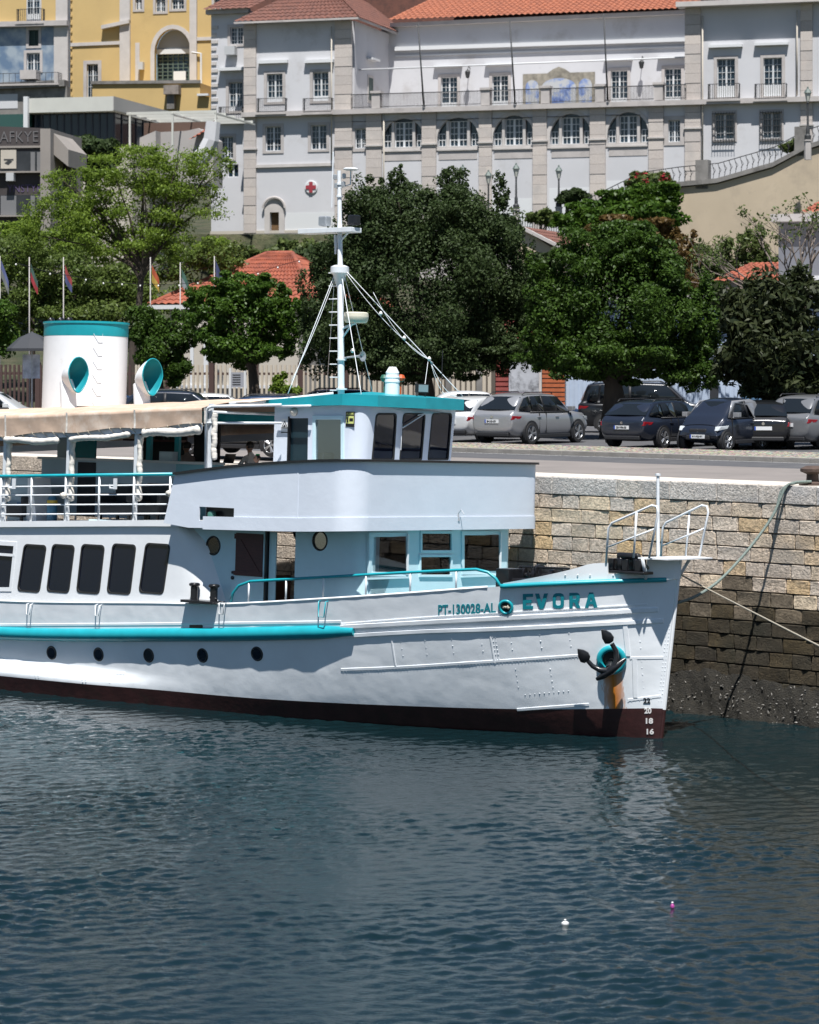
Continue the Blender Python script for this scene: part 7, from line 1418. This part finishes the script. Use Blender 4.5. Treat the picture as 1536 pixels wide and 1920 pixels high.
    for e in (-1,1):
        x=e*(h2+.014); zp=(zs_-.27 if e<0 else .43); p=G().box(min(x,x-e*.03),max(x,x-e*.03),-.26,.26,zp-.055,zp+.055).obj('number_plate',PLATE,t)
        G().box(min(x,x+e*.002),max(x,x+e*.002),-.26 if e>0 else .215,-.215 if e>0 else .26,zp-.055,zp+.055).obj('plate_band',mat('plate blue',(.02,.07,.35),.5),p)
        if plate: text_obj(plate,.1,Matrix.Translation((x+e*.003,0,zp))@Matrix.Rotation(R(90*e),4,'Z')@Matrix.Rotation(R(90),4,'X'),BLACK,p,'plate_lettering',bold=.004,ext=.001,fit=(.36,.07))
    if typ in ('suv','wagon','mpv'):
        for sd in (-1,1): G().tube([(x0+.1,sd*(rw(x0+.2)-.08),H_-.05),(x0+.25,sd*(rw(0)-.06),H_+.03),(x1-.25,sd*(rw(0)-.06),H_+.03),(x1-.1,sd*(rw(0)-.08),H_-.04)],.016,6).obj('roof_rail',TRIM,t,smooth=2)
    G().lathe([(0,.0),(.045,.0),(.045,.012),(0,.012)],14,Matrix.Translation((-h2+.0,0,zs_-.13))@Matrix.Rotation(R(-90),4,'Y')).lathe([(0,.0),(.05,.0),(.05,.012),(0,.012)],14,Matrix.Translation((h2-.015,0,zh-.26))@Matrix.Rotation(R(90),4,'Y')).obj('badge',CHR2,t)
    return t
ZP=ZQ+.02; HD_=54
car('suv',gnd(992,834,ZP),'rr',HD_,SILV,'silver sport utility car seen from behind, nearest the wheelhouse','BH-33-GV')
car('wagon',gnd(1240,841,ZP),'rr',HD_,NAVY,'dark navy estate car with red tail lamps right of the silver car','20-VM-05')
car('micro',gnd(1362,846,ZP),'fl',HD_+176,NAVY,'tiny two tone black and silver car with its nose to the road','61-XJ-01',SILV)
car('hatch',gnd(905,829,ZP),'rr',HD_,WHT,'white car half hidden behind the wheelhouse left of the silver car')
car('suv',gnd(1545,843,ZP),'rr',HD_,GRY,'grey car at the right edge next to the two tone small car')
car('wagon',gnd(1475,836,ZP),'fr',HD_+30,BLK,'black car in the shade behind the two tone small car')
car('mpv',gnd(1290,812,ZP),'fr',-8,BLK,'long black people carrier side on beneath the green tree')
car('hatch',gnd(1070,811,ZP),'fr',4,BLUE,'dark blue car behind the silver car under the tree')
car('hatch',gnd(960,806,ZP),'fr',6,WHT,'white car roof just right of the wheelhouse roof')
for k,(px,typ,pa,lab) in enumerate(((40,'suv',WHT,'white car with roof rails left of the funnel'),(300,'wagon',BLUE,'dark blue car behind the right cowl vent'),(410,'suv',NAVY,'navy car roof behind the awning left of the stays'),(475,'hatch',WHT,'white car roof beside the trunk of the round tree'),(625,'wagon',BLUE,'dark blue car behind the foot of the mast'),(740,'suv',NAVY,'navy car behind the roof vent'))): car(typ,gnd(px,822-(k%2)*6,ZP),'fr',4 if k%2 else -4,pa,lab)
car('wagon',gnd(512,857,ZQ+.1),'fr',-38,BLK,'black car whose alloy wheel shows between awning post and wheelhouse')
# ================================================================== mooring lines and quay bollard
def line3(pts,r,m,name,label):
    P=[Vector(p) for p in pts]; Q=[]
    for i in range(len(P)-1):
        p0=P[max(0,i-1)]; p1=P[i]; p2=P[i+1]; p3=P[min(len(P)-1,i+2)]
        for k in range(8): t=k/8; Q.append(.5*((2*p1)+(p2-p0)*t+(2*p0-5*p1+4*p2-p3)*t*t+(3*p1-p0-3*p2+p3)*t**3))
    Q.append(P[-1]); o=G().tube([q-P[0] for q in Q],r,7).obj(name,m,None,smooth=2,label=label,category='rope'); o.location=P[0]; return o
pb=QF.at(1524,905,y=.45); pb.z=ZQ; bo=empty('quay_bollard',QF.m@Matrix.Translation(pb),'dark iron mushroom bollard on the quay edge at the right margin','bollard'); RUST=mat('rusty iron',(.07,.045,.035),.8,var=.3,vs=6,bump=.4,bs=20)
G().lathe([(.24,0),(.24,.05),(.14,.1),(.13,.24),(.27,.30),(.27,.36),(.15,.42),(0,.42)],18).obj('bollard_body',RUST,bo,smooth=True); G().lathe([(.30,0),(.30,.03),(.2,.03)],18).obj('bollard_base',RUST,bo)
W_=lambda px,py,d:QF.m@QF.at(px,py,y=d)
line3([W_(1522,903,.25),W_(1490,906,.0),W_(1473,915,-.12),W_(1452,962,-.35),W_(1425,1003,-.7),W_(1385,1052,-1.3),W_(1345,1092,-2.0),W_(1305,1118,-2.7),BF.m@BF.at(1272,1130,y=.25)],.032,ROPEG,'mooring_rope','green grey mooring rope sagging from the quay bollard to the bow')
line3([W_(1516,903,.15),W_(1486,906,-.02),W_(1466,920,-.1),W_(1458,948,-.2),W_(1452,962,-.35)],.03,ROPEG,'mooring_rope','doubled end of the green grey rope over the quay edge')
line3([BF.m@BF.at(1277,1078,y=.3),BF.m@BF.at(1330,1106,y=.6),at(1420,1152,50.5),at(1536,1211,46)]+[at(1536,1211,46)+(at(1536,1211,46)-at(1420,1152,50.5))*k+Vector((0,0,.012*k*k)) for k in range(1,9)],.017,ROPEM,'mooring_line','thin pale line running from the bow down to the right')
# small things floating on the water
for px,py,c,lab in ((1261,1702,(.35,.05,.25),'small pink and white float on the water at the lower right'),(1060,1735,(.6,.6,.6),'small white feather-like scrap floating on the water')):
    p=gnd(px,py,0); t=empty('float',Matrix.Translation(p),lab,'flotsam'); G().lathe([(0,-.03),(.045,0),(.05,.05),(.025,.09),(0,.1)],10,Matrix.Scale(.62,4),1 if px>1100 else 1.8,1).obj('float_body',mat('float %d'%px,c,.5),t,smooth=True); G().lathe([(.012,.06),(.02,.075),(0,.09)],8).obj('float_cap',mat('float white',(.7,.7,.7),.5),t,smooth=True)
